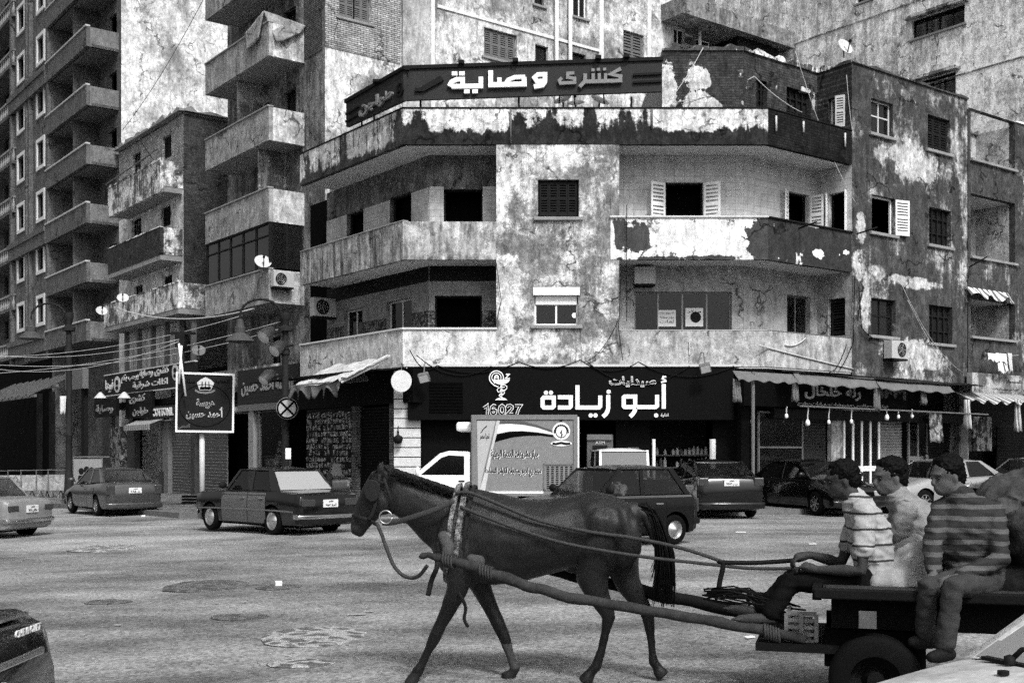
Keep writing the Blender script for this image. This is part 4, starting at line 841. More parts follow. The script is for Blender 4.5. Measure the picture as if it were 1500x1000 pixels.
# pale slatted corner panel and the round sign
SP = thing('timber_cladding', 'pale horizontally boarded wall panel beside the pharmacy corner', 'wall panel', frF.P(frF.u(597), 0, .15))
r = frF.rect((577, 572, 617, 690)); mb = MB(); n = 14; z0, z1 = .15, 4.0
for i in range(n): mb.fbox(frF, r[0], r[1]-.02, -.12, .0, z0+(z1-z0)*i/n, z0+(z1-z0)*(i+1)/n-.03)
mb.build('boards', flat(.55, .7, var=.3), SP); mb = MB(); mb.fbox(frF, r[0], r[1]-.02, -.2, -.125, z0, z1); mb.build('backing', M['dark'], SP)
mb = MB(); cv = conF(.5); disc(mb, frF, (588, 558), 15, .45, .08, cv, 28, ry=16); RS = mb.build('round_sign', flat(.6, .5, var=.25)); tag(RS, 'round white hanging sign at the corner beside the pharmacy sign', 'sign')
mb = MB(); u, z = cv(588, 545); mb.tube([frF.P(u, 0, z+.25), frF.P(u, .6, z+.25)], .02, 6); mb.tube([frF.P(u, .49, z+.25), frF.P(u, .49, z-.05)], .012, 6); mb.build('bracket', M['metal'], RS)
def flood(fr, px, py, label):
    u, z = fr.uz(px, py, .7); t = thing('floodlight', label, 'lamp', fr.P(u, .7, z)); mb = MB(); q = Matrix.Rotation(R_(30), 3, 'X')@Matrix.Rotation(R_(-15), 3, 'Y'); mb.box(fr.P(u, .7, z), (.3, .16, .26), q); mb.build('housing', M['grey'], t, bevel=.015)
    mb = MB(); mb.box(fr.P(u, .7, z)+q@Vector((0, -.083, 0)), (.25, .006, .2), q); mb.build('lens', M['offwhite'], t); mb = MB(); mb.tube([fr.P(u, 0, z+.5), fr.P(u, .4, z+.45), fr.P(u, .7, z+.1)], .018, 6); mb.build('arm', M['metal'], t)
flood(frF, 621, 553, 'small floodlight on an arm at the left end of the pharmacy sign'); flood(frF, 1033, 539, 'small floodlight on an arm above the right half of the pharmacy sign')
LN = thing('hanging_lantern', 'small black lantern hanging on the pale slatted panel', 'lamp', frF.P(frF.u(584), .15, frF.uz(584, 650)[1])); mb = MB(); u, z = frF.uz(584, 650); mb.lathe([(.001, 0), (.1, .02), (.14, .14), (.13, .2), (.03, .26), (.03, .36)], frF.P(u, .18, z), n=10); mb.build('lamp_shade', M['dark'], LN, True); mb = MB(); mb.tube([frF.P(u, 0, z+.5), frF.P(u, .18, z+.48), frF.P(u, .18, z+.34)], .015, 5); mb.build('hook', M['dark'], LN)
# --- shop on the left street side with the tilted awning
LB = thing('closed_shopfront', 'shopfront with a lettered dark fascia, closed shutter and board of paper packets', 'shopfront', frL.P(3, 0, .15))
q = frL.u(577, -.02)
mb = MB(); mb.fbox(frL, -.55, 6.9, -.4, .0, 3.05, 4.0); mb.build('fascia', board_d, LB)
mb = MB(); r = frL.rect((507, 547, 540, 560), .02); ftext(mb, frL, r[0], r[1], r[2], r[3], .004, 'Labela', .03, .02, flip=True, slant=0); mb.build('lettering', M['metal'], LB)
ss = frL.rect((524, 580, 570, 690)); mb = MB(); roller(mb, frL, ss[0], ss[1], -.12, .15, 3.0); mb.build('roller_shutter', shut_d, LB)
for a, b_ in (((516, 580, 523, 690)), None), ((571, 580, 576, 690), None): r = frL.rect(a); mb = MB(); mb.fbox(frL, r[0], r[1], -.2, .02, .15, 3.04); mb.build('jamb', plaster('brick_jamb', .3, .2, frL, cover=.3, brick=.4), LB)
r = frL.rect((445, 582, 515, 690)); mb = MB(); mb.fbox(frL, r[0], r[1], -.3, -.1, .15, 3.04); mb.build('display_board', M['dark'], LB)
rnd = random.Random(5); mb = MB(); nx, nz = 16, 13
for i in range(nx):
    for j in range(nz):
        if rnd.random() < .08: continue
        a = r[0]+(r[1]-r[0])*i/nx; z = .35+(2.6)*j/nz; w_ = (r[1]-r[0])/nx; mb.fbox(frL, a+.01, a+w_*rnd.uniform(.6, .95), -.099, -.099+rnd.uniform(.01, .03), z, z+.2*rnd.uniform(.6, .95))
mb.build('paper_packets', plaster('packets', .38, .1, frL, cover=.5, edge=.03, sc_=9, drip=0, grain=.5), LB, kind='stuff')
AW = thing('tilted_awning', 'faded canvas awning with dark holes tilted out over the closed shopfront', 'awning', frL.P(3, 1, 3.3))
def quadsheet(mb, A, B, C, D, n=14, k=10, amp=.04, seed=0, th=.015):
    V = []
    for j in range(k+1):
        for i in range(n+1):
            s, t = i/n, j/k; p = (A*(1-s)+B*s)*(1-t)+(D*(1-s)+C*s)*t; V.append(p+Vector((0, 0, amp*(mnoise.noise(Vector((s*5, t*5, seed)))-1.2*math.sin(s*3.14)*t*.6))))
    return mb.add(V, [(j*(n+1)+i, j*(n+1)+i+1, (j+1)*(n+1)+i+1, (j+1)*(n+1)+i) for j in range(k) for i in range(n)])
A, B = frL.P(.9, .1, 4.0), frL.P(6.3, .1, 3.95)
def onL(px, py, o): u, z = frL.uz(px, py, o); return frL.P(u, o, z)
C, D = onL(430, 567, 1.7), onL(566, 523, 1.0); mb = MB(); quadsheet(mb, onL(488, 535, .15), D, onL(508, 553, 2.0), onL(425, 566, 1.9), amp=.08)
mb.build('canvas', plaster('canvas', .5, .03, cover=.78, edge=.02, sc_=1.7, drip=.1, mottle=.35, grain=.4), AW, True)
mb = MB(); mb.tube([onL(497, 557, 2.0), onL(569, 521, 1.0)], .05, 8); mb.tube([onL(500, 560, 2.0), onL(566, 528, 1.0), onL(571, 520, .9)], .03, 8); each(mb, 'pole', M['offwhite'], AW)
cloth_obj('torn_valance', M['grey'], AW, fr=frL, u0=frL.u(500, 1.9), u1=frL.u(426, 1.9), z0=frL.uz(460, 572, 1.9)[1]-.1, z1=frL.uz(460, 561, 1.9)[1], o0=1.9, o1=1.92, waves=4, amp=.08, edge=.15, seed=3)
CC = thing('corrugated_canopy', 'dark corrugated canopy running above the closed shopfront', 'canopy', frL.P(3, .5, 4)); mb = MB(); n = 46
for i in range(n):
    a = -.2+7.2*i/n; mb.hexa([frL.P(a, 1.5, 3.86+.02*(i % 2)), frL.P(a+7.2/n, 1.5, 3.86+.02*((i+1) % 2)), frL.P(a+7.2/n, .01, 4.02), frL.P(a, .01, 4.02), frL.P(a, 1.5, 3.9+.02*(i % 2)), frL.P(a+7.2/n, 1.5, 3.9+.02*((i+1) % 2)), frL.P(a+7.2/n, .01, 4.06), frL.P(a, .01, 4.06)])
mb.build('sheet', M['dark'], CC)
# --- right street shops
RSH = thing('right_street_shops', 'dark row of shops with roller shutters and white glass door under right awning', 'shopfront', frR.P(6, -.3, .15))
def onR(b, o=-.25): return frR.rect(b, o)
def rbox(name, b, mat, o0=-.4, o1=-.25, z0=None, z1=None, parent=None):
    r = onR(b, o1); mb = MB(); mb.fbox(frR, r[0], r[1], o0, o1, r[2] if z0 is None else z0, r[3] if z1 is None else z1); return mb.build(name, mat, parent or RSH)
mb = MB(); mb.fbox(frR, .3, 10.1, -1.1, -.9, .15, 4.0); mb.build('back_wall', M['dark'], RSH)
rbox('pillar', (1086, 560, 1098, 720), board_d, z0=.15, z1=4.0); rbox('pillar', (1218, 600, 1235, 720), plaster('pillar_render', .34, .2, frR), z0=.15, z1=3.2); rbox('pillar', (1405, 560, 1419, 720), plaster('pillar_render_dark', .2, .1, frR), z0=.15, z1=4.0)
def framed(b, cols, rows, fm, o=-.25, t=.05, name='glass_front', z0=.15):
    r = onR(b, o); u0, u1, _, z1 = r; mb = MB()
    for i in range(cols+1): u = u0+(u1-u0)*i/cols; mb.fbox(frR, u-t/2, u+t/2, o-.06, o, z0, z1)
    for q in rows: z = z0+(z1-z0)*q; mb.fbox(frR, u0+t/2, u1-t/2, o-.055, o-.005, z-t/2, z+t/2)
    f = mb.build(name, fm, RSH); g = MB(); g.fbox(frR, u0, u1, o-.035, o-.03, z0, z1); g.build('pane', M['glass'], f); return f
framed((1112, 604, 1176, 720), 1, (0, .3, .62, 1), flat(.2, .5, var=.3)); framed((1237, 600, 1288, 720), 4, (0, .34, .365, 1), flat(.8, .5, var=.15), t=.085, name='glass_door')
mb = MB(); r = onR((1290, 612, 1330, 720)); roller(mb, frR, r[0], r[1], -.5, .15, r[3]); mb.build('roller_shutter', flat(.32, .6, var=.5), RSH)
mb = MB(); r = onR((1178, 604, 1217, 720)); roller(mb, frR, r[0], r[1], -.45, .15, r[3]); mb.build('roller_shutter', flat(.09, .6, var=.5), RSH)
mb = MB(); r = onR((1364, 604, 1404, 720)); roller(mb, frR, r[0], r[1], -.6, .15, r[3]); mb.build('roller_shutter', shut_d, RSH)
framed((1332, 602, 1358, 720), 2, (0, .45, .47, 1), flat(.22, .6, var=.3), t=.07, name='panel_door')
mb = MB(); mb.fbox(frR, .4, 10.1, -.4, -.1, 2.62, 2.9); mb.build('shutter_box', M['dark'], RSH)
HB = thing('hanging_banner', 'patterned cloth banner hanging by the panel door under the right awning', 'banner', frR.P(frR.u(1371, .2), .2, 1.5)); cloth_obj('cloth', plaster('banner_print', .3, .08, cover=.5, edge=.05, sc_=5, drip=0), HB, fr=frR, u0=frR.u(1362, .2), u1=frR.u(1381, .2), z0=frR.uz(1371, 648, .2)[1], z1=frR.uz(1371, 604, .2)[1], o0=.15, o1=.25, waves=1, amp=.04)
# dim shop sign
KS = thing('dim_shop_sign', 'long dim shop sign with large grey letters in the shade of the right awning', 'sign', frR.P(4, 0, 3)); r = onR((1090, 545, 1330, 598), .1)
mb = MB(); mb.fbox(frR, r[0], r[1], -.05, .1, 2.95, 3.98); mb.build('board', board_d, KS)
lt = flat(.5, .6, var=.2); rr = onR((1178, 556, 1260, 580), .1); mb = MB(); ftext(mb, frR, rr[0], rr[1], 3.2, 3.66, .102, 'رنة خلخال', .03, .03); mb.build('lettering', lt, KS)
rr = onR((1168, 586, 1300, 592), .1); mb = MB(); ftext(mb, frR, rr[0], rr[1], 2.99, 3.12, .102, 'توكيلات-ملابس-مفروشات-عبايات-طرح', .02, .0); mb.build('small_lettering', lt, KS)
def poster_people(parent, fr, b, o, seed):   # printed figures on the sign's right part
    r = fr.rect(b, o); mb = MB(); rnd = random.Random(seed)
    for i in range(6):
        u = r[0]+(r[1]-r[0])*(i+.5)/6; zc = r[2]+(r[3]-r[2])*rnd.uniform(.35, .6); mb.prism([fr.P(u+.12*math.cos(a)*rnd.uniform(.7, 1.2), o, zc+.18*math.sin(a)*rnd.uniform(.7, 1.2)) for a in [k*.7 for k in range(9)]], Vector((fr.N.x, fr.N.y, 0))*.004)
    mb.build('print', M['grey'], parent)
poster_people(KS, frR, (1288, 552, 1328, 592), .102, 4)
# cloth canopy with valances and gathered drapes
CA = thing('cloth_awning', 'long grey cloth awning with drooping valances and gathered drapes over the right street shops', 'awning', frR.P(5, .6, 3.4)); ca = flat(.2, .85, var=.4, sc_=5, name='awning_cloth')
mb = MB(); zt = 3.98; quadsheet(mb, frR.P(.1, .02, zt), frR.P(10, .02, zt-.02), frR.P(9.6, 1.1, zt-.2), frR.P(.1, 1.1, zt-.12), n=40, amp=.05); mb.build('canopy', M['dark'], CA, True)
for (x0, x1, y0, y1), sd in zip(((1077, 1164, 547, 557), (1166, 1284, 552, 564), (1286, 1393, 562, 571)), (1, 2, 3)):
    m_ = (x0+x1)/2; z1 = frR.uz(m_, y0, 1.1)[1]; z0 = frR.uz(m_, y1, 1.1)[1]
    cloth_obj('valance', ca, CA, fr=frR, u0=frR.u(x0, 1.1), u1=frR.u(x1, 1.1), z0=z0-.05, z1=z1+.03, o0=1.0, o1=1.2, waves=3, amp=.03, seed=sd, edge=.03)
for x, y0, y1 in ((1079, 560, 588), (1164, 556, 588), (1284, 566, 600), (1352, 572, 592)):
    z1 = frR.uz(x, y0, 1.05)[1]; z0 = frR.uz(x, y1, 1.05)[1]; u = frR.u(x, 1.05); cloth_obj('drape', ca, CA, fr=frR, u0=u-.12, u1=u+.14, z0=z0, z1=z1+.1, o0=1.03, o1=1.05, waves=3, amp=.06, seed=x, n=24)
mb = MB(); mb.tube([frR.P(.1, 1.05, 2.93), frR.P(9.6, 1.05, 2.88)], .025, 6); mb.build('rod', M['metal'], CA)
for x in (1103,): mb = MB(); mb.tube([frR.P(frR.u(x, 1.05), 1.05, .15), frR.P(frR.u(x, 1.05), 1.05, 3.8)], .05, 8); mb.build('post', M['grey'], CA)
for i, (x, y) in enumerate(((1102, 617), (1152, 609), (1183, 619), (1214, 618), (1247, 617), (1299, 611), (1316, 610), (1336, 609))):
    u, z = frR.uz(x, y, .95); t = thing('light_bulb', ['bare bulb at the left end of the awning row', 'small thin bulb second in the awning row', 'large hanging bulb before the left roller shutter', 'bulb hanging beside the rendered pillar', 'bulb in front of the white framed glass door', 'large white bulb hanging right of the glass door', 'bulb over the lighter roller shutter', 'last bulb of the row before the panel door'][i], 'light bulb', frR.P(u, .95, z), group='bare bulbs along the awning')
    mb = MB(); s = .8 if i in (2, 5) else .58; mb.lathe([(.001, -.12*s), (.07*s, -.09*s), (.09*s, 0), (.06*s, .08*s), (.035*s, .12*s)], frR.P(u, .95, z), n=10); mb.build('bulb', M['bulb'], t, True); mb = MB(); mb.tube([frR.P(u, .95, z+.09), frR.P(u, .95, z+.2), frR.P(u, .98, 2.9)], .018, 5); mb.build('socket_wire', M['offwhite'], t)
# far right: second sign, striped awning, laundry
S2 = thing('faded_shop_sign', 'faded pale shop sign above the striped awning at the right edge', 'sign', frR.P(12, .2, 3.5)); r = onR((1424, 548, 1500, 576), .3); mb = MB(); mb.fbox(frR, r[0], r[1]+1, .1, .3, r[2], r[3]); mb.build('board', plaster('faded_print', .34, .18, frR, cover=.5, sc_=1.5), S2)
mb = MB(); r = onR((1474, 556, 1496, 562), .3); ftext(mb, frR, r[0], r[1], r[2], r[3], .302, 'اكسسوار', .01, .01); r = onR((1454, 568, 1492, 572), .3); ftext(mb, frR, r[0], r[1], r[2], r[3], .302, 'للعرائس ومستلزمات', .01, 0); mb.build('lettering', M['dark'], S2)
A2 = thing('striped_awning', 'scalloped striped awning with gathered drapes at the right edge', 'awning', frR.P(12, .6, 3)); r = onR((1421, 578, 1500, 590), 1.0)
def stripe_mat(name, a, b, sc_, fr, rough=.8):
    m, n, bs = newmat(name); vec, u, z, pos = wallvec(n, fr); w_ = mth(n, 'FRACT', mth(n, 'MULTIPLY', u, sc_)); g = noise(n, pos, 20, 3, .7)
    grey(n, mth(n, 'MULTIPLY', mixf(n, mth(n, 'GREATER_THAN', w_, .5), a, b), mth(n, 'MULTIPLY_ADD', mth(n, 'SUBTRACT', g, .5), 1.2, 1)), bs); bs.inputs['Roughness'].default_value = rough; return m
st = stripe_mat('striped_cloth', .42, .12, 6, frR); cloth_obj('valance', st, A2, fr=frR, u0=r[0], u1=r[1]+1, z0=r[2], z1=r[3]+.1, o0=.35, o1=1.1, waves=4, amp=.03, edge=.07)
for x, y1 in ((1416, 628), (1490, 632)):
    z1 = frR.uz(x, 585, 1.0)[1]; z0 = frR.uz(x, y1, 1.0)[1]; u = frR.u(x, 1.0); cloth_obj('drape', st, A2, fr=frR, u0=u-.15, u1=u+.2, z0=z0, z1=z1, o0=1.0, o1=1.02, waves=3, amp=.07, n=24)
RS2 = thing('edge_shop', 'dark half open shop behind the striped drapes at the right edge', 'shopfront', frR.P(12, -.3, .15)); mb = MB(); mb.fbox(frR, 10.15, 24, -1.4, -1.2, .15, 3.95); mb.build('back_wall', M['dark'], RS2); mb = MB(); r = onR((1470, 620, 1520, 720)); roller(mb, frR, r[0], r[1]+3, -.5, .15, 2.6); mb.build('roller_shutter', shut_d, RS2)
mb = MB(); r = onR((1428, 610, 1455, 660)); mb.fbox(frR, r[0], r[1], -.7, -.3, r[2], r[3]); mb.build('display_panel', plaster('display_print', .22, .06, frR, sc_=3), RS2); mb = MB(); mb.fbox(frR, 10.2, 10.45, -.6, -.2, .15, 3.2); mb.build('pillar', M['grey'], RS2)
mb = MB(); u0, z0 = frR.uz(1443, 517, .5); u1, z1 = frR.uz(1492, 520, .5); ln = sag(frR.P(u0, .5, z0), frR.P(u1, .5, z1), .05); mb.tube(ln, .008, 4); CL = mb.build('clothes_line', M['lightwire']); tag(CL, 'thin washing line below the lower loggia at the right edge', 'clothes line')
for i, (x0, x1, y1, lb) in enumerate(((1447, 1460, 528, 'white vest first on the washing line'), (1459, 1474, 531, 'broad white shirt in the middle of the washing line'), (1460, 1467, 545, 'long white sock hanging from the washing line'), (1469, 1474, 545, 'second white sock hanging lower on the washing line'), (1476, 1482, 545, 'narrow grey towel last on the washing line'))):
    y0 = 517 if i not in (2, 3) else 531; o = cloth_obj('laundry', M['white'] if i < 4 else M['offwhite'], None, fr=frR, u0=frR.u(x0, .5), u1=frR.u(x1, .5), z0=frR.uz(x0, y1, .5)[1], z1=frR.uz(x0, y0, .5)[1], o0=.5+.03*(i in (2, 3)), o1=.55+.03*(i in (2, 3)), waves=1.5, amp=.04, n=12, edge=.06, seed=i); tag(o, lb, 'laundry', 'washing on the line')
TB2 = thing('torn_blind', 'torn pale striped blind hanging askew in the lower loggia', 'blind', frR.P(11.5, .1, frR.uz(1452, 440)[1])); cloth_obj('cloth', stripe_mat('blind_stripe', .75, .1, 3.2, frR), TB2, fr=frR, u0=frR.u(1420, .2), u1=frR.u(1482, .2), z0=frR.uz(1452, 438, .2)[1], z1=frR.uz(1452, 424, .2)[1], o0=.05, o1=.35, waves=2, amp=.08, edge=.1)
# ============================================================ shops of the left street
LSH = thing('koshary_shop', 'dark open food shop with a striped little awning and roller shutters on the left street', 'shopfront', frCL.P(2, 1, .1))
oC = 1.3
def onC(b, o=oC): return frCL.rect(b, o)
mb = MB(); mb.fbox(frCL, -7.5, 8.5, -.2, 0, 0, 5.3); mb.build('back_wall', M['black'], LSH)  # black panel stands in for the shade at the back of the shop
def cbox(name, b, mat, o0=1.0, o1=oC, z0=None, z1=None, parent=None):
    r = onC(b, o1); mb = MB(); mb.fbox(frCL, r[0], r[1], o0, o1, r[2] if z0 is None else z0, r[3] if z1 is None else z1); return mb.build(name, mat, parent or LSH)
gj = flat(.1, .7, var=.5, sc_=3)
cbox('pillar', (186, 625, 196, 700), gj, z0=-.2); cbox('pillar', (238, 612, 246, 715), flat(.2, .7, var=.4), z0=-.2); cbox('pillar', (280, 612, 285, 715), gj, z0=-.2); cbox('pillar', (150, 600, 160, 700), gj, z0=-.2)
for b in ((247, 622, 280, 715), (286, 622, 326, 715)): r = onC(b); mb = MB(); roller(mb, frCL, r[0], r[1], 1.1, -.2, r[3], .13); mb.build('roller_shutter', flat(.2, .6, var=.4), LSH)
cbox('show_panel', (162, 625, 178, 690), plaster('menu_print', .2, .05, frCL, cover=.5, sc_=3, drip=0)); cbox('lintel', (150, 583, 330, 592), board_d, o0=.2); cbox('stall', (232, 690, 240, 720), gj, z0=-.2)
mb = MB(); r = onC((185, 612, 222, 626), 2.0); quadsheet(mb, frCL.P(r[1], 1.3, r[3]), frCL.P(r[0], 1.3, r[3]), frCL.P(r[0], 2.1, r[2]+.12), frCL.P(r[1], 2.1, r[2]+.12), amp=.02); mb.fbox(frCL, r[0], r[1], 2.1, 2.12, r[2]-.12, r[2]+.12); mb.build('little_awning', stripe_mat('small_stripe', .34, .14, 4, frCL), LSH)
def csign(name, label, b, o, body, bm, tm, parts=(), b2=None):
    r = onC(b, o); t = thing(name, label, 'sign', frCL.P((r[0]+r[1])/2, o, r[2])); mb = MB(); mb.fbox(frCL, r[0], r[1], o-.15, o, r[2], r[3]); mb.build('board', bm, t)
    for tb, tx, bo in body:
        q = onC(tb, o); mb = MB(); ftext(mb, frCL, q[0], q[1], q[2], q[3], o+.003, tx, .03, bo, flip=True); mb.build('lettering', tm, t)
    return t
t = csign('koshary_sign', 'long framed sign with outlined letters and two pale ovals above the food shop', (153, 540, 285, 572), 1.5, [((205, 537, 248, 552), 'كشرى وصاية', .035), ((178, 547, 203, 560), 'يرحب بكم', .03), ((195, 556, 246, 568), 'اكلات شرقية', .02), ((155, 556, 166, 575), 'فروعنا', .02)], flat(.035, .5, var=.3), flat(.45, .5, var=.2))
for x, y in ((172, 563), (257, 545)):
    mb = MB(); disc(mb, frCL, (x, y), 4.5, 1.503, .02, lambda a, b: frCL.uz(a, b, 1.5), 20, ry=12); e = mb.build('oval_emblem', M['offwhite'], t); mb = MB(); disc(mb, frCL, (x, y-3), 2, 1.524, .01, lambda a, b: frCL.uz(a, b, 1.5), 10, ry=4); disc(mb, frCL, (x, y+5), 2.2, 1.524, .01, lambda a, b: frCL.uz(a, b, 1.5), 10, ry=3); mb.build('oval_mark', M['dark'], e)
mb = MB(); r = onC((153, 540, 285, 572), 1.5)
for z in (r[2]-.04, r[3]): mb.fbox(frCL, r[0], r[1], 1.36, 1.53, z, z+.05)
mb.build('frame', M['offwhite'], t)
csign('tagine_sign', 'black sign with two stacked lettered lines over the food shop door', (184, 574, 222, 612), 1.6, [((190, 577, 213, 591), 'كشرى', .03), ((195, 596, 217, 609), 'طواجن', .03)], flat(.015, .5), flat(.32, .5, var=.2))
csign('round_topped_sign', 'black projecting sign with pale letters left of the food shop door', (138, 582, 170, 610), 2.0, [((141, 592, 166, 606), 'وصاية', .03)], flat(.015, .5), flat(.3, .5, var=.2))
csign('cotton_sign', 'white lettered clothing sign behind the framed street board', (222, 594, 256, 612), 1.5, [((224, 597, 254, 609), 'COTTONIL', .03)], flat(.06, .5), flat(.6, .5, var=.1))
csign('little_white_plate', 'little white name plate under the clothing sign', (237, 611, 250, 616), 1.4, [((239, 612.5, 248, 614.5), 'COTTON', .0)], M['offwhite'], M['dark'])
for x in (147, 182):
    u, z = frCL.uz(x, 583, 2.2); t = thing('sign_lamp', 'shaded sign lamp on an arm over the %s' % ('left projecting sign' if x < 160 else 'stacked lettered sign'), 'lamp', frCL.P(u, 2.2, z)); mb = MB(); mb.lathe([(.001, .3), (.08, .26), (.3, 0)], frCL.P(u, 2.2, z), n=12); mb.build('lamp_shade', M['offwhite'], t, True); mb = MB(); mb.tube([frCL.P(u, 1.2, z+.4), frCL.P(u, 2.2, z+.4), frCL.P(u, 2.2, z+.28)], .02, 5); mb.build('arm', M['dark'], t)
# harissa sweet shop below the tall block
HS = thing('sweet_shop', 'sweet shop with a lettered sign and a window of stacked tins behind the street lamp', 'shopfront', frBL.P(4, 1, .1)); oB = 1.3
def onB(b, o=oB): return frBL.rect(b, o)
mb = MB(); mb.fbox(frBL, 0, 9, .02, .1, 0, 3.2); mb.build('back_wall', M['black'], HS)  # shade inside the shop put in as a black panel
r = onB((348, 545, 437, 585)); mb = MB(); mb.fbox(frBL, r[0], r[1], 1.1, 1.3, 3.45, 4.75); mb.build('sign_board', flat(.06, .6, var=.3), HS)
r = onB((354, 556, 432, 576)); mb = MB(); ftext(mb, frBL, r[0], r[1], 3.75, 4.45, 1.303, 'هريسة احمد حسين', .02, .02, flip=True); mb.build('lettering', flat(.3, .5, var=.2), HS)
r = onB((362, 595, 369, 690)); mb = MB(); mb.fbox(frBL, r[0], r[1], .9, 1.25, 0, 3.3); mb.build('jamb', flat(.3, .7, var=.4), HS); r = onB((348, 595, 440, 600)); mb = MB(); mb.fbox(frBL, r[0], r[1], .9, 1.3, 3.2, 3.44); mb.build('lintel', M['grey'], HS)
r = onB((375, 600, 412, 690)); mb = MB()
for a in ((r[0], r[0]+.07), (r[1]-.07, r[1])): mb.fbox(frBL, a[0], a[1], 1.1, 1.2, 0, 3.18)
mb.fbox(frBL, r[0]+.07, r[1]-.07, 1.1, 1.2, .6, .7); f = mb.build('show_window', M['metal'], HS); g = MB(); g.fbox(frBL, r[0]+.07, r[1]-.07, 1.14, 1.15, .7, 3.18); g.build('pane', glassmat('show_glass', .02, .25), f)
mb = MB(); mb.fbox(frBL, r[0], r[1], .4, 1.05, .55, .7); mb.build('shelf', M['dark'], HS)
for j in range(6):
    for i in range(7-j):
        u = r[0]+.15+(i+.5*j)*(r[1]-r[0]-.3)/7; mb = MB(); mb.lathe([(.001, 0), (.1, 0), (.1, .2), (.001, .2)], frBL.P(u, .8, .71+j*.23), n=8); tag(mb.build('tin', M['grey']), 'small tin in the stepped stack inside the sweet shop window', 'tin', 'tins stacked in the sweet shop window')
# tower ground floor: pergola and dark arcade
PG = thing('slatted_pergola', 'slanting wooden slat pergola over the dark arcade at the left', 'pergola', frDL.P(6, 2.5, 4)); mb = MB()
for k in range(9): u = 3.3+k*1.45; mb.hexa([frDL.P(u, 1.2, 6.0), frDL.P(u+.16, 1.2, 6.0), frDL.P(u+.16, 1.2, 5.85), frDL.P(u, 1.2, 5.85), frDL.P(u, 3.8, 4.7), frDL.P(u+.16, 3.8, 4.7), frDL.P(u+.16, 3.8, 4.55), frDL.P(u, 3.8, 4.55)])
mb.build('slats', flat(.16, .8, var=.4), PG, kind='stuff'); mb = MB(); mb.fbox(frDL, 2.6, 16.5, 2.4, 2.52, 5.05, 5.2); mb.fbox(frDL, 2.6, 16.5, 3.5, 3.62, 4.5, 4.65); mb.build('beam', M['grey'], PG)
AR = thing('dark_arcade', 'deep dark ground floor arcade under the left tower', 'shopfront', frDL.P(7, 1, 0)); mb = MB(); mb.fbox(frDL, -.3, 30, -.4, 1.35 if False else -.2, -.4, 6.9); mb.fbox(frDL, 7.4, 30, 1.42, 1.5, -.4, 6.9); mb.build('back_wall', M['black'], AR)  # flat black sheets stand in for the arcade's deep shade
mb = MB(); mb.fbox(frDL, .2, 3.2, 1.6, 1.9, 4.9, 5.9); mb.build('fascia_board', flat(.2, .8, var=.4), AR)
for u in (.6, 6.5, 9): mb = MB(); mb.fbox(frDL, u, u+.5, 1.5, 1.7, -.3, 5); mb.build('pillar', flat(.03, .8, var=.4), AR)
# ============================================================ vehicles (x forward, y left, built round the point between the axles)
def lerp_tab(T, x):
    if x <= T[0][0]: return T[0][1:]
    for a, b in zip(T, T[1:]):
        if x <= b[0]:
            t = (x-a[0])/(b[0]-a[0]+1e-9); t = t*t*(3-2*t)*.5+t*.5; return tuple(p+(q-p)*t for p, q in zip(a[1:], b[1:]))
    return T[-1][1:]
SEC_SOFT = [(0, 0), (.8, 0), (.93, .05), (.975, .2), (1, .45), (.995, .62), (.975, .8), (.93, .92), (.86, .98), (.6, 1.005), (0, 1.02)]
SEC_BOX = [(0, 0), (.86, 0), (.955, .04), (.985, .2), (1, .5), (1.0, .66), (.985, .86), (.955, .955), (.9, .99), (.6, 1.0), (0, 1.012)]
def paint(v, name, rough=.25, coat=.55, var=.08): return flat(v, rough, 0, var, 3, coat*(.4 if v < .1 else 1), .14, name)
def make_wheel(t, x, y, r, style, side):
    mb = MB(); w2 = .09
    mb.lathe([(r*.62, -w2), (r*.9, -w2), (r*.97, -w2*.8), (r, -w2*.4), (r, w2*.4), (r*.97, w2*.8), (r*.9, w2), (r*.62, w2), (r*.62, -w2)], (x, y, r), 'y', 28)
    W = mb.build('wheel', M['rubber'], t, True, auto=40); mb = MB(); s = side
    o = y+s*w2*.9
    if style == 'hub':
        mb.lathe([(r*.64, s*-.02), (r*.62, s*.005), (r*.5, s*-.02), (r*.42, s*.01), (r*.2, s*.045), (.001, s*.055)], (x, o, r), 'y', 24)
    elif style == 'steel':
        mb.lathe([(r*.64, s*-.02), (r*.6, 0), (r*.5, s*-.035), (r*.3, s*-.01), (r*.16, s*.02), (.001, s*.03)], (x, o, r), 'y', 24)
    else:
        mb.lathe([(r*.66, s*-.03), (r*.66, s*.0), (r*.58, s*.005), (r*.57, s*-.06)], (x, o, r), 'y', 28); mb.lathe([(r*.17, s*-.06), (r*.17, 0), (.001, s*.01)], (x, o, r), 'y', 14)
        for k in range(7):
            a = 2*math.pi*k/7; M3 = Matrix.Rotation(-a, 3, 'Y'); mb.box(Vector((x, o-s*.02, r))+M3@Vector((r*.37, 0, 0)), (r*.48, .03, r*.13), M3)
    mb.build('rim', M['chrome'] if style == 'hub' else M['steel'], W, True, auto=35)
    if style not in ('hub', 'steel'): mb = MB(); mb.lathe([(r*.6, 0), (.001, 0)], (x, o-s*.07, r), 'y', 20); mb.build('brake_shadow', M['black'], W)
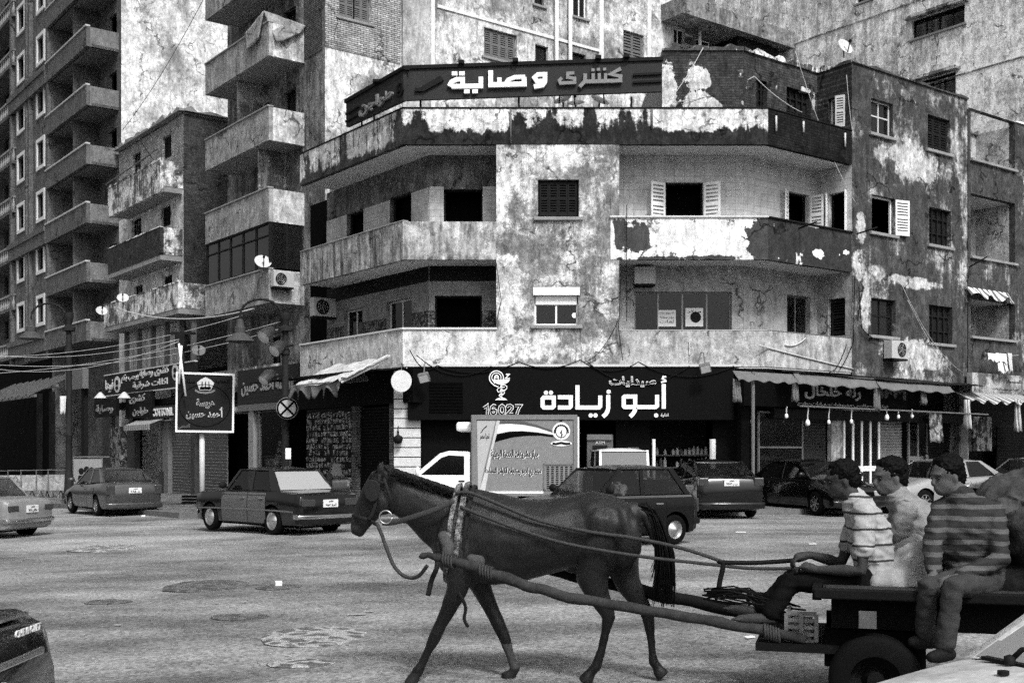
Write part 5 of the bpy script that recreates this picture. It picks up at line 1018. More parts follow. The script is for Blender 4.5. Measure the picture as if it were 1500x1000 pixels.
def car(label, cat, group, pos, heading, L=4.1, W=1.62, H=1.42, wb=2.45, fo=.75, belt=.92, hoodf=.78, cowl=.92, boot=.9, bootr=.84, xw0=.85, xw1=.2, xr1=-1.0, xr0=-1.55, wr=.78, r=.29, body=None, door=None, sec=None, rim='alloy', bumper=None, ndoor=2, rearglass=None, bpill=None, plate='ق ج ٣٥٧', tail=(.25, .16, .66), tailz=.7, hatch=False, driver=False, gc=.2, roofc=None, trim=None, name='parked_car', text=None, mirrors=True, tailx=.07):
    rz = R_(heading); t = thing(name, label, cat, pos, rz, group, local=True)
    body = body or paint(.05, 'dark_car'); sec = sec or SEC_SOFT; xf = wb/2+fo; xr = xf-L; h = W/2
    T = [(xr, gc+.2, bootr-.16, .84*h), (xr+.05, gc+.05, bootr-.05, .93*h), (xr+.16, gc+.01, bootr, .975*h), (xr0, gc, boot, h), (-.2, gc, belt, h), (xw0, gc, cowl, h), (xf-.35, gc, hoodf+.02, .985*h), (xf-.1, gc+.02, hoodf-.02, .93*h), (xf-.02, gc+.08, hoodf-.1, .87*h), (xf, gc+.2, hoodf-.2, .83*h)]
    N = 64; xs = sorted(set([xr, xf]+[xr+(xf-xr)*(.5-.5*math.cos(math.pi*i/N)*.98-.0) for i in range(N+1)])); rs = []
    for x in xs:
        zb, zt, w_ = lerp_tab(T, x); p = [(a*w_, zb+(zt-zb)*b) for a, b in sec]; rs.append([Vector((x, y, z)) for y, z in p]+[Vector((x, -y, z)) for y, z in p[-2:0:-1]])
    mb = MB(); mb.rings(rs); me = mb.mesh('body'); o = bpy.data.objects.new('tmp', me); COL.objects.link(o); cut = []
    mbc = MB()
    for x in (wb/2, -wb/2):
        for s in (1, -1): mbc.lathe([(.001, s*(h-.24)), (r+.055, s*(h-.24)), (r+.055, s*(h+.2)), (.001, s*(h+.2))], (x, 0, r+.0), 'y', 28)
    cm = mbc.mesh('c'); co = bpy.data.objects.new('cut', cm); COL.objects.link(co)
    b = o.modifiers.new('b', 'BOOLEAN'); b.operation = 'DIFFERENCE'; b.object = co; b.solver = 'EXACT'; bpy.context.view_layer.update(); m2 = evaluated(o, 'body'); bpy.data.objects.remove(o); bpy.data.objects.remove(co)
    m2.materials.clear(); bo = finish('body', m2, [body, M['black']], t, True, auto=38)
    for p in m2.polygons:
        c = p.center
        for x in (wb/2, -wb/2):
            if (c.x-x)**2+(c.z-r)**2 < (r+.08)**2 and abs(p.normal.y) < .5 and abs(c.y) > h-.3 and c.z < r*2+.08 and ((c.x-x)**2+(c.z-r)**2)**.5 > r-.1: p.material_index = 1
    def side(x, z):
        zb, zt, w_ = lerp_tab(T, x); f = (z-zb)/(zt-zb)
        for a, b_ in zip(sec[1:], sec[2:]):
            if f <= b_[1]: k = (f-a[1])/(b_[1]-a[1]+1e-9); return w_*(a[0]+(b_[0]-a[0])*max(0, min(1, k)))
        return w_*.86
    def zdeck(x): return lerp_tab(T, x)[1]
    def patch(mb, s, x0, x1, z0f, z1f, off, n=6, k=6, slx=0):
        V = []
        for j in range(k+1):
            for i in range(n+1):
                x = x0+(x1-x0)*i/n+slx*j/k; zb, zt, _ = lerp_tab(T, x); z = zb+(zt-zb)*(z0f+(z1f-z0f)*j/k); V.append((x, s*(side(x, z)+off), z))
        return mb.add(V, [(j*(n+1)+i, j*(n+1)+i+1, (j+1)*(n+1)+i+1, (j+1)*(n+1)+i) for j in range(k) for i in range(n)])
    # greenhouse
    wbase = h*.885; wroof = h*wr; zr = H-.055
    def sp(x, f, s, d=0): return Vector((x, s*(wbase+(wroof-wbase)*f-d), zdeck(x)-.01+(zr-zdeck(x)+.01)*f))
    def edge(xb, xt, f): return xb+(xt-xb)*f
    rf = MB(); rs = []
    for i in range(13):
        u = i/12; x = xw1+.03+(xr1-.03-xw1-.03)*u; cr = .055*(1-(2*u-1)**4*.9); wv = wroof*(1.02-.03*abs(2*u-1)**3)
        rs.append([Vector((x, wv*a, zr-.03+(cr+.03)*(1-abs(a)**3.2)-.0)) for a in (-1, -.9, -.7, -.35, 0, .35, .7, .9, 1)]+[Vector((x, wv*a*.96, zr-.035)) for a in (1, .5, 0, -.5, -1)])
    rf.rings(rs); roof = rf.build('roof', roofc or body, t, True, auto=50)
    bp = bpill if bpill is not None else (xw1+xr1)/2-.0
    pl = MB()
    def panel(mb, pts, s, th=.04): # side polygon [(x,f)]
        a = [sp(x, f, s) for x, f in pts]; mb.prism(a, Vector((0, -s*th, 0)))
    cw = .3 if not hatch else .16
    for s in (1, -1):
        panel(pl, [(xw0, 0), (xw0-.12, 0), (xw1-.09, 1), (xw1, 1)], s); panel(pl, [(xr0, 0), (xr0+cw, 0), (xr1+.12, 1), (xr1-.02, 1)], s)
        panel(pl, [(bp+.045, 0), (bp-.045, 0), (bp-.04, 1), (bp+.03, 1)], s); panel(pl, [(xw1, .955), (xw1+.02, 1.0), (xr1, 1.0), (xr1, .955)], s)
        # corner posts across front and rear
        pl.prism([sp(xw0, 0, s), sp(xw1, 1, s), sp(xw1, 1, s, .05), sp(xw0, 0, s, .06)], (-.03, 0, 0)); pl.prism([sp(xr0, 0, s), sp(xr1, 1, s), sp(xr1, 1, s, .06), sp(xr0, 0, s, .07)], (.03, 0, 0))
    each(pl, 'pillar', body, t, bevel=.006)
    gl = rearglass or M['carglass']
    mb = MB(); mb.poly([sp(xw0-.01, .02, 1, .04), sp(xw1-.01, .98, 1, .04), sp(xw1-.01, .98, -1, .04), sp(xw0-.01, .02, -1, .04)]); mb.build('windscreen', M['carglass'], t)
    mb = MB(); mb.poly([sp(xr0+.01, .05, 1, .05), sp(xr1+.01, .97, 1, .05), sp(xr1+.01, .97, -1, .05), sp(xr0+.01, .05, -1, .05)]); mb.build('rear_window', gl, t)
    for s in (1, -1):
        for pts in ([(xw0-.1, .03), (bp+.04, .03), (bp+.03, .96), (xw1-.07, .96)], [(bp-.04, .03), (xr0+cw-.02, .03), (xr1+.1, .96), (bp-.04, .96)]):
            mb = MB(); mb.poly([sp(x, f, s, .018) for x, f in pts]); mb.build('side_window', M['carglass'], t)
    it = MB(); it.box(((xw0+xr0)/2, 0, belt+.0), (xw0-xr0-.3, wbase*1.8, .06))
    for s in (1, -1): it.box((bp+.1, s*.36, belt+.12), (.14, .42, .5)); it.box((bp+.06, s*.36, belt+.4), (.1, .24, .16))
    it.box((xr0+.45, 0, belt+.1), (.14, wbase*1.5, .3)); it.lathe([(.16, 0), (.18, .02), (.2, 0)], (xw0-.42, .36, belt+.12), 'x', 14); it.build('interior', M['dark'], t, bevel=.03)
    # doors
    segs = [(xw0-.02, bp+.0), (bp-.02, max(xr0+cw-.05, -wb/2+.22))] if ndoor == 2 else [(xw0-.02, bp)]
    for s in (1, -1):
        for i, (xa, xb) in enumerate(segs):
            mb = MB(); patch(mb, s, xa+.012, xb-.012, .05, .95, .0025); d0 = mb.build('door_seal', M['black'], t, True)
            mb = MB(); patch(mb, s, xa, xb, .06, .94, .006); d = mb.build('door', door or body, t, True); d0.parent = d
            x = xb+.16; z = zdeck(x)-.16; mb = MB(); mb.box((x, s*(side(x, z)+.02), z), (.16, .022, .03)); mb.build('handle', M['chrome'] if rim in ('hub', 'steel') else body, d, bevel=.006)
        if not mirrors: continue
        mb = MB(); x = xw0-.18; mb.ball((x, s*(h+.07), belt+.1), (.06, .1, .075)); mb.tube([(x, s*(h-.06), belt+.04), (x, s*(h+.05), belt+.08)], .02, 6); mb.build('mirror', M['dark'] if rim in ('hub', 'steel') else body, t, True)
    # ends
    bm_ = bumper or body
    for x, sg, nm in ((xf, 1, 'front_bumper'), (xr, -1, 'rear_bumper')):
        mb = MB(); pr = [Vector((x+sg*(.05-.1*abs(a)**4), a*h*.985, 0)) for a in (-1, -.85, -.5, 0, .5, .85, 1)]; bz, bh = (gc+.21, .1) if bumper else (gc+.14, .17)
        rs = [[p+Vector((0, 0, bz-bh*.5)), p+Vector((sg*.035, 0, bz-bh*.3)), p+Vector((sg*.035, 0, bz+bh*.3)), p+Vector((0, 0, bz+bh*.5)), p+Vector((-sg*.16, 0, bz+bh*.5)), p+Vector((-sg*.16, 0, bz-bh*.5))] for p in pr]; mb.rings(rs); mb.build(nm, bm_, t, True, auto=45, bevel=.008)
    for s in (1, -1):
        mb = MB(); mb.box((xf-.06, s*h*.63, hoodf-.17), (.13, .34, .15)); mb.build('headlight', flat(.4, .1, .3, var=.05, name='headlamp'), t, bevel=.03)
        tw, th, ty = tail; mb = MB(); mb.box((xr+tailx, s*h*ty, tailz), (.17, tw, th)); lgt = mb.build('tail_light', M['lens'], t, bevel=.02)
    mb = MB(); mb.box((xf-.0, 0, hoodf-.18), (.08, h*.8, .11)); mb.build('grille', M['black'], t, bevel=.01)
    for x, sg, pz in ((xr, -1, tailz-.02 if not hatch else tailz-.12), (xf, 1, gc+.14)):
        mb = MB(); mb.box((x+sg*(.015 if sg < 0 else .1), 0, pz), (.02, .38, .16)); pt = mb.build('number_plate', M['plate'], t, bevel=.004); fr = Frame((x+sg*(.03 if sg < 0 else .12), -.16 if sg > 0 else .16), U=(0, sg)); fr.N = Vector((sg, 0)); mb = MB(); ftext(mb, fr, .02, .3, pz-.06, pz+.0, .0, plate, .004, .02); ftext(mb, fr, .1, .22, pz+.02, pz+.06, 0, 'مصر', .004, .01); mb.build('characters', M['dark'], pt)
    for x in (wb/2, -wb/2):
        for s in (1, -1): make_wheel(t, x, s*(h-.1), r, rim, s)
    ub = MB(); ub.box(((xf+xr)/2, 0, gc+.02), (L-.7, W-.55, .12)); ub.build('underbody', M['black'], t)
    if trim:
        for s in (1, -1): mb = MB(); patch(mb, s, xr+.2, xf-.25, trim[0], trim[0]+.045, .009, 24, 1); mb.build('trim_strip', trim[1], t)
    if text:
        s_, y0, y1, z0, z1 = text; fr = Frame((xr+.03, 0), U=(0, -1)); fr.N = Vector((-1, 0)); mb = MB(); ftext(mb, fr, y0, y1, z0, z1, .034, s_, .008, -.004); mb.build('lettering', M['offwhite'], t)
    t['_r'] = 0; del t['_r']
    return t, dict(T=T, sp=sp, side=side, xr=xr, xf=xf, h=h)
def gpos(px, py):
    z = 0
    for _ in range(6): p = gp(px, py, z); z = gz(p.x, p.y)
    p.z = z; return p
def place(px, py, heading, lx, ly):
    p = gpos(px, py); a = R_(heading); q = Vector((p.x-(lx*math.cos(a)-ly*math.sin(a)), p.y-(lx*math.sin(a)+ly*math.cos(a)), 0)); q.z = gz(q.x, q.y); return q
blackp = flat(.01, .2, 0, .08, 3, .5, .3, 'black_car_paint'); whitep = paint(.78, 'white_car_paint', .3, .3); silver = flat(.38, .28, .4, .08, 3, .6, .5, 'silver_car_paint'); greyp = flat(.1, .25, .3, .08, 3, .6, .5, 'grey_car_paint')
# the taxi
car('boxy black taxi with pale doors and a bright rear window turning left in the road', 'car', 'cars in the street', place(403, 783, 136, -1.21, .71), 136, L=4.1, W=1.62, H=1.43, wb=2.42, fo=.72, belt=.93, hoodf=.86, cowl=.92, boot=.94, bootr=.9, xw0=.72, xw1=.26, xr1=-.95, xr0=-1.35, wr=.76, r=.3, body=blackp, door=paint(.16, 'pale_taxi_door', .35, .3, .12), sec=SEC_BOX, rim='hub', bumper=M['chrome'], rearglass=M['skyglass'], bpill=-.3, tail=(.34, .15, .68), tailz=.7, trim=(.42, M['metal']), plate='أجرة ٢٥٩١', name='taxi')
# the compact dark hatchback with the driver
car('dark old hatchback with a driver in white passing behind the horse', 'car', 'cars in the street', place(985, 797, 213, -1.1, .68), 213, L=3.5, W=1.55, H=1.42, wb=2.2, fo=.7, belt=.9, hoodf=.8, cowl=.9, boot=.9, bootr=.88, xw0=.62, xw1=.08, xr1=-1.15, xr0=-1.55, wr=.8, r=.27, body=paint(.018, 'dark_hatch_paint'), sec=SEC_BOX, rim='steel', bumper=flat(.03, .5), bpill=-.42, tail=(.16, .26, .8), tailz=.7, hatch=True, trim=(.93, M['chrome']), name='hatchback')
# grey rounded sedan at the left
car('dark grey rounded sedan with a boot spoiler beside the left pavement', 'car', 'cars in the street', place(215, 752, 127, -1.28, -.7), 127, L=4.4, W=1.7, H=1.45, wb=2.55, fo=.85, belt=.95, hoodf=.74, cowl=.93, boot=1.03, bootr=1.0, xw0=1.0, xw1=.2, xr1=-1.0, xr0=-1.72, wr=.72, r=.31, body=greyp, tail=(.22, .28, .82), tailz=.8, plate='ط ٤٨٢')
t2, i2 = car('pale boxy old sedan with a chrome bumper cut off by the left edge', 'car', 'cars in the street', place(4, 786, 164, -1.22, .05), 164, L=3.85, W=1.58, H=1.4, wb=2.45, fo=.68, belt=.92, hoodf=.84, cowl=.9, boot=.92, bootr=.88, xw0=.75, xw1=.28, xr1=-.9, xr0=-1.3, wr=.76, r=.29, body=flat(.25, .4, var=.2, coat=.2, name='faded_car_paint'), sec=SEC_BOX, rim='steel', bumper=M['chrome'], tail=(.3, .13, .72), tailz=.68, plate='ملاكى ٧٤١', name='old_sedan')
car('dark rounded hatchback parked behind the taxi and the horse head', 'car', 'cars in the street', gpos(508, 741)+Vector((0, 0, 0)), 104, L=4.0, W=1.68, H=1.5, wb=2.5, fo=.8, belt=.98, hoodf=.78, cowl=.95, boot=1.0, bootr=.98, xw0=.95, xw1=.15, xr1=-1.3, xr0=-1.62, wr=.74, r=.31, rearglass=M['skyglass'], body=paint(.16, 'dark_hatch_paint2', .25, .6), tail=(.16, .4, .86), tailz=.9, hatch=True, bpill=-.35, name='rounded_hatchback')
car('white minivan with a wide rear window parked against the pharmacy front', 'van', 'cars in the street', gpos(903, 750), 92, L=3.6, W=1.5, H=1.76, wb=2.2, fo=.7, belt=1.0, hoodf=.9, cowl=1.0, boot=1.02, bootr=1.0, xw0=1.15, xw1=.75, xr1=-1.55, xr0=-1.72, wr=.86, r=.28, body=whitep, rim='steel', tail=(.14, .3, .88), tailz=.85, hatch=True, rearglass=glassmat('pale_van_glass', .12, .97, .3, .4), name='minivan')  # rear glass has a pale grey base
car('shiny black sedan parked tail out, seen from behind, at the right of the pharmacy', 'car', 'cars in the street', place(1096, 757, 96, -1.25, -.72), 96, L=4.3, W=1.74, H=1.48, wb=2.5, fo=.85, belt=.98, hoodf=.78, cowl=.95, boot=1.08, bootr=1.04, xw0=1.0, xw1=.2, xr1=-1.0, xr0=-1.7, wr=.72, r=.32, body=blackp, tail=(.24, .2, .8), tailz=.92, plate='ن ر ٩٨١٧', trim=None)
car('black sedan with spoked wheels parked nose out under the right awning', 'car', 'cars in the street', place(1198, 755, -70, 1.28, -.74), -70, L=4.37, W=1.72, H=1.46, wb=2.57, fo=.85, belt=.96, hoodf=.76, cowl=.94, boot=1.02, bootr=.98, xw0=1.0, xw1=.2, xr1=-1.0, xr0=-1.72, wr=.72, r=.32, body=blackp, plate='س ٥٦٣')
car('silver sedan parked nose left behind the seated riders', 'car', 'cars in the street', place(1352, 752, 207, 1.3, .74), 207, L=4.5, W=1.75, H=1.47, wb=2.65, fo=.9, belt=.97, hoodf=.76, cowl=.95, boot=1.02, bootr=.98, xw0=1.05, xw1=.25, xr1=-1.0, xr0=-1.75, wr=.72, r=.32, body=silver)
car('grey hatchback half cut off by the right edge behind the covered load', 'car', 'cars in the street', place(1498, 752, 205, 1.25, .74), 205, L=4.1, W=1.72, H=1.52, wb=2.55, fo=.85, belt=.98, hoodf=.8, cowl=.96, boot=1.0, bootr=.98, xw0=1.0, xw1=.25, xr1=-1.25, xr0=-1.65, wr=.74, r=.31, body=flat(.2, .28, .3, .08, 3, .6, .5, 'dull_grey_paint'), hatch=True, name='rounded_hatchback')
# the two cars nearest the camera
bs_, bi_ = car('black saloon tail with chrome strip and raised lettering in the bottom left corner', 'car', 'cars in the street', (-1.93-2.16, 4.9-.8, 0), 180, L=4.4, W=1.68, H=1.42, wb=2.6, fo=.9, belt=.97, hoodf=.78, cowl=.94, boot=1.035, bootr=1.02, xw0=1.0, xw1=.2, xr1=-1.0, xr0=-1.6, wr=.72, r=.31, body=blackp, tail=(.1, .3, .84), tailz=.74, tailx=.13, text=('CHEVROLET', .3, .53, .945, .972), name='black_saloon')
mb = MB(); mb.box((-2.195, 0, .855), (.03, 1.15, .03)); mb.build('trim_strip', M['chrome'], bs_, bevel=.008); mb = MB(); mb.box((-2.12, 0, 1.0), (.03, 1.2, .014)); mb.build('boot_edge_highlight', M['chrome'], bs_, bevel=.004)  # upper chrome strip stands in for a highlight along the boot edge
a = R_(203); lx, ly = .98, -.66; p = Vector((1.56-(lx*math.cos(a)-ly*math.sin(a)), 3.86-(lx*math.sin(a)+ly*math.cos(a)), 0))
nc, ni = car('dusty pale car bonnet with wipers and windscreen in the bottom right corner', 'car', 'cars in the street', p, 203, L=4.2, W=1.66, H=1.42, wb=2.5, fo=.8, belt=.95, hoodf=.86, cowl=.97, boot=.95, bootr=.9, xw0=.98, xw1=.3, xr1=-1.0, xr0=-1.6, wr=.76, r=.3, body=plaster('dusty_bonnet', .36, .34, cover=.7, edge=.15, sc_=5, drip=0, mottle=.2, grain=.25, bumpy=.08), rim='steel', name='dusty_car', mirrors=False)
for m_ in (M['carglass'],): pass
for ch in nc.children:
    if ch.name.startswith('windscreen'): ch.data.materials.clear(); ch.data.materials.append(glassmat('sky_pale_screen', .2, .93, .35, .4))  # grey base imitates the sky's light on the windscreen
    if ch.name.startswith('body') or ch.name.startswith('pillars') or ch.name.startswith('roof'): pass
for y0 in (-.5, .1):
    mb = MB(); z = .985; mb.tube([(1.02, y0, z), (1.0, y0+.03, z+.04), (.93, y0+.28, z+.09), (.86, y0+.5, z+.13)], .009, 6); mb.tube([(.975, y0+.12, z+.075), (.82, y0+.56, z+.17)], .012, 6); mb.lathe([(.018, 0), (.018, .025), (.001, .032)], (1.02, y0, z-.01), n=14); mb.build('wiper', M['dark'], nc, True)
mb = MB(); mb.box((1.0, 0, .975), (.03, 1.25, .012)); mb.build('scuttle_seal', M['dark'], nc); mb = MB(); mb.lathe([(.018, 0), (.018, .012), (.001, .014)], (1.13, -.42, .965), n=10); mb.build('washer_jet', M['dark'], nc)
# ------------------------------------------------------------ box pickup
def box_truck():
    hd = 178; p = Vector(((684-750)/FPX*27+.1, 27.9, gz(-1, 27))); t = thing('box_pickup', 'small white pickup with a printed cold box body parked before the pharmacy', 'truck', p, R_(hd), 'cars in the street', local=True)
    # local x forward (to the left of the picture), near side is +y
    h = .8; z0, z1 = .63, 2.52; xb, xe = -2.5, -.02
    mb = MB(); mb.box(((xb+xe)/2, 0, (z0+z1)/2), (xe-xb, 1.7, z1-z0)); bx = mb.build('cargo_box', flat(.26, .5, var=.2), t, bevel=.02)
    fr = Frame((0, .85), U=(-1, 0)); fr.N = Vector((0, 1))
    S = lambda x, y: (.05+(x-30)/1090*2.44, z0+.0+(840-y)/(840-75)*(z1-z0))        # crop pixels of the side to (u,z)
    m1 = MB()
    for b in ((30, 75, 1120, 120), (30, 800, 1120, 840), (30, 120, 75, 800), (1085, 120, 1120, 800)): u0, za = S(b[0], b[3]); u1, zb = S(b[2], b[1]); m1.fbox(fr, u0, u1, .001, .03, za, zb)
    m1.build('edge_frame', flat(.24, .5, var=.15), bx); m1 = MB(); u0, za = S(90, 815); u1, zb = S(770, 795); m1.fbox(fr, u0, u1, .003, .034, za, zb); m1.build('rail', M['white'], bx)
    g = lambda name, pts, mat, o=.004: [fpoly(q := MB(), fr, pts, o, .003, S), q.build(name, mat, bx)]
    g('corner_print', [(80, 130), (275, 130), (225, 320), (160, 560), (105, 795), (92, 795)], flat(.4, .6, var=.1), .002)
    g('swoosh', [(300, 165), (420, 160), (560, 170), (700, 195), (870, 245), (870, 262), (720, 240), (560, 228), (420, 230), (285, 255)], M['white'], .005); g('swoosh', [(290, 258), (420, 236), (560, 230), (720, 246), (870, 268), (875, 285), (740, 270), (600, 272), (460, 285), (350, 308), (262, 335)], M['black'], .006)
    g('swoosh', [(310, 130), (420, 130), (560, 137), (700, 170), (870, 225), (870, 240), (700, 192), (560, 166), (420, 156), (305, 160)], flat(.16, .6), .007); g('stripe', [(320, 130), (300, 200), (245, 400), (165, 790), (105, 795), (180, 560), (240, 330), (285, 130)], flat(.48, .6), .008)
    m1 = MB()
    for b, tx in (((225, 400, 720, 490), 'جهاز مشروعات الخدمة الوطنية'), ((165, 565, 745, 655), 'منفذ بيع لحوم ومنتجات القوات المسلحة')): u0, za = S(b[0], b[3]); u1, zb = S(b[2], b[1]); ftext(m1, fr, u0+.02, u1+.02, za-.015, zb-.015, .009, tx, .003, .02)
    m1.build('lettering_shade', M['white'], bx); m1 = MB()
    for b, tx in (((225, 400, 720, 490), 'جهاز مشروعات الخدمة الوطنية'), ((165, 565, 745, 655), 'منفذ بيع لحوم ومنتجات القوات المسلحة')): u0, za = S(b[0], b[3]); u1, zb = S(b[2], b[1]); ftext(m1, fr, u0, u1, za, zb, .013, tx, .003, .02)
    m1.build('lettering', M['dark'], bx)
    m1 = MB(); u0, za = S(110, 315); u1, zb = S(210, 245); ftext(m1, fr, u0, u1, za, zb, .009, 'تحيا مصر', .003, .02); ribbon(m1, fr, [(120, 245), (150, 205), (185, 180)], 8, .009, .003, S); m1.build('small_print', M['dark'], bx)
    e = MB(); disc(e, fr, (957, 230), 92, .009, .004, S, 24, ry=84); disc(e, fr, (957, 345), 110, .0095, .004, S, 16, ry=26); em = e.build('emblem', M['white'], bx); e = MB()
    for k in range(12):
        a = math.pi*(1.0+k/11); disc(e, fr, (957+70*math.cos(a), 240+66*math.sin(a)), 11, .0135, .003, S, 6)
    ribbon(e, fr, arc(957, 232, 58, 0, 360, 20), 8, .014, .003, S); fpoly(e, fr, [(968, 205), (940, 250), (958, 250), (948, 310), (975, 255), (962, 255)], .0142, .003, S); disc(e, fr, (955, 130), 14, .0145, .003, S, 8); ribbon(e, fr, [(865, 345), (900, 350), (957, 340), (1010, 350), (1050, 345)], 22, .0147, .003, S); e.build('emblem_mark', M['dark'], em)
    m1 = MB(); u0, za = S(770, 785); u1, zb = S(1085, 535)
    for a in ((u0, u1, zb-.03, zb), (u0, u1, za, za+.03), (u0, u0+.03, za, zb), (u1-.03, u1, za, zb)): m1.fbox(fr, a[0], a[1], .004, .02, a[2], a[3])
    hd_ = m1.build('hatch', flat(.22, .5), bx); m1 = MB()
    for i in range(6):
        for j in range(11): x, y = S(805+i*48, 565+j*20); m1.fbox(fr, x, x+.06, .004, .012, y-.012, y+.008)
    m1.build('vents', M['black'], hd_, kind=None)
    m1 = MB(); m1.box((xb-.02, 0, (z0+z1)/2), (.04, 1.62, z1-z0-.1)); dr = m1.build('rear_doors', M['white'], t, bevel=.01); m1 = MB(); m1.box((xb-.05, .0, 1.5), (.03, .04, 1.6)); m1.build('latch_bar', M['metal'], dr)
    m1 = MB(); m1.box((.1, 0, 2.25), (.5, 1.2, .22)); m1.build('cooling_unit', M['white'], t, bevel=.06)
    # cab: profile extruded
    prof = [(0.0, .42), (0.0, 1.66), (.5, 1.68), (.72, 1.62), (1.3, 1.13), (1.75, .98), (1.85, .8), (1.85, .42)]
    c = MB(); c.prism([Vector((x, h, z)) for x, z in prof], (0, -2*h, 0)); c.build('cab', whitep, t, bevel=.05)
    for s in (1, -1):
        q = MB(); q.prism([Vector((x, s*(h+.004), z)) for x, z in ((.14, 1.12), (.14, 1.56), (.5, 1.58), (.68, 1.52), (1.16, 1.12))], (0, -s*.003, 0)); w_ = q.build('side_window', flat(.01, .08, var=.05, spec=1), t); q = MB(); q.prism([Vector((x, s*(h+.008), z)) for x, z in ((.1, .5), (.1, 1.09), (1.2, 1.09), (1.28, .5))], (0, -s*.006, 0)); d = q.build('door', whitep, t); q = MB(); q.box((.2, s*(h+.02), .98), (.14, .02, .03)); q.build('handle', M['dark'], d)
        q = MB(); q.ball((1.22, s*(h+.12), 1.2), (.05, .1, .12)); q.build('mirror', whitep, t, True)
    q = MB(); q.prism([Vector((.76, .68, 1.585)), Vector((1.27, .68, 1.16)), Vector((1.27, -.68, 1.16)), Vector((.76, -.68, 1.585))], (.012, 0, .012)); q.build('windscreen', M['carglass'], t)
    q = MB(); q.box((-.3, 0, .52), (4.3, 1.3, .14)); q.build('chassis', M['black'], t); q = MB(); q.box((-1.25, .8, .56), (2.4, .06, .13)); q.build('skirt', M['white'], t); q = MB(); q.box((1.88, 0, .5), (.12, 1.62, .2)); q.build('front_bumper', M['grey'], t, bevel=.03)
    for x in (1.15, -1.45):
        for s in (1, -1): make_wheel(t, x, s*.74, .3, 'steel', s)
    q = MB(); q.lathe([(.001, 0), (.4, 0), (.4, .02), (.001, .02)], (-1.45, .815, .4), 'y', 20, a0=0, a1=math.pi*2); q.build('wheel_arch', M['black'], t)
    for s in (1, -1): q = MB(); q.box((1.86, s*.6, .8), (.08, .26, .16)); q.build('headlight', M['offwhite'], t, bevel=.02)
box_truck()
# ============================================================ the horse
frH = Frame((-.646, 8.45), U=(.9945, -.1045)); frK = Frame((-.295, 8.37), U=(.961, -.276))
def HP(px, py, o=0.0, fr=None):
    fr = fr or frH; u, z = fr.uz(px, py, o); return fr.P(u, o, z)
HN = Vector((frH.N.x, frH.N.y, 0)); HU = Vector((frH.U.x, frH.U.y, 0)); UP = Vector((0, 0, 1))
HO = thing('horse', 'dark bay horse in harness walking left across the road', 'horse', frH.P(frH.u(790), 0, 0))
TR = [(634, 782, 806, .06), (640, 768, 822, .11), (650, 745, 838, .155), (666, 722, 848, .18), (690, 714, 854, .2), (725, 720, 857, .24), (765, 730, 852, .268), (805, 731, 842, .268), (840, 724, 832, .25), (868, 719, 826, .25), (898, 724, 824, .235), (920, 735, 812, .19), (934, 752, 798, .11), (939, 765, 785, .05)]
def trunk_at(px):
    for a, b in zip(TR, TR[1:]):
        if px <= b[0]: t = (px-a[0])/(b[0]-a[0]); return [a[i]+(b[i]-a[i])*t for i in (1, 2, 3)]
    return TR[-1][1:]
def trunk_ring(px, grow=0.0, tilt=0.0, n=20):
    yt, yb, hw = trunk_at(px); ring = []
    for j in range(n):
        a = 2*math.pi*j/n; c = math.cos(a); p = px+tilt*c
        yt, yb, hw = trunk_at(p); zt = HP(p, yt).z; zb = HP(p, yb).z; m, h = (zt+zb)/2, (zt-zb)/2
        wv = hw*abs(math.sin(a))**.9*(1 if c < 0 else 1-.22*c*c)*(1 if math.sin(a) > 0 else -1)
        q = frH.P(frH.u(p), wv*(1+grow/hw), m+(h+grow)*c); ring.append(q)
    return ring
mb = MB(); mb.rings([trunk_ring(t[0]) for t in TR])
mb.tube([HP(664, 768), HP(640, 756), HP(612, 738), HP(590, 726), HP(574, 714)], [.25, .215, .172, .15, .125], 16, flat=.5, up=UP)
mb.tube([HP(572, 694), HP(560, 702), HP(552, 724), HP(541, 745), HP(532, 759), HP(526, 771), HP(523, 780), HP(521, 785)], [.06, .1, .122, .106, .083, .068, .058, .04], 14, flat=.62, up=HU)
for s in (1, -1):
    mb.ball(HP(562, 738, s*.035), (.085, .04, .085)); mb.ball(HP(519, 775, s*.035), (.03, .018, .024)); mb.ball(HP(541, 716, s*.062), (.035, .025, .03))
    mb.tube([HP(560, 698, s*.05), HP(557, 686, s*.065), HP(559+3*s, 674, s*.07)], [.04, .032, .006], 8, flat=.6)
    mb.ball(HP(880, 760, s*.1), (.22, .145, .16)); mb.ball(HP(668, 790, s*.12), (.14, .085, .2)); mb.ball(HP(915, 790, s*.1), (.13, .1, .2))
def leg(L): mb.limb([HP(a, b, o) for a, b, r, o in L], [r for a, b, r, o in L], 12)
def hoof(px, py, o, ang=0):
    c = HP(px, py, o); M3 = Matrix.Rotation(ang, 3, HN); mb.lathe([(.001, .075), (.042, .07), (.055, 0), (.001, 0)], c, n=12, M=M3)
n_ = .12
leg([(672, 800, .15, .08), (676, 838, .105, n_), (668, 868, .072, n_), (656, 893, .058, n_), (643, 920, .047, n_), (637, 933, .044, n_), (627, 953, .031, n_), (618, 972, .031, n_), (612, 983, .039, n_), (606, 992, .034, n_)]); hoof(600, 1003, n_, -.5)
leg([(688, 800, .13, -.08), (698, 842, .1, -n_), (708, 866, .07, -n_), (722, 896, .057, -n_), (736, 926, .047, -n_), (741, 938, .043, -n_), (747, 958, .03, -n_), (751, 970, .032, -n_), (755, 978, .039, -n_), (750, 988, .033, -n_)]); hoof(745, 996, -n_, .25)
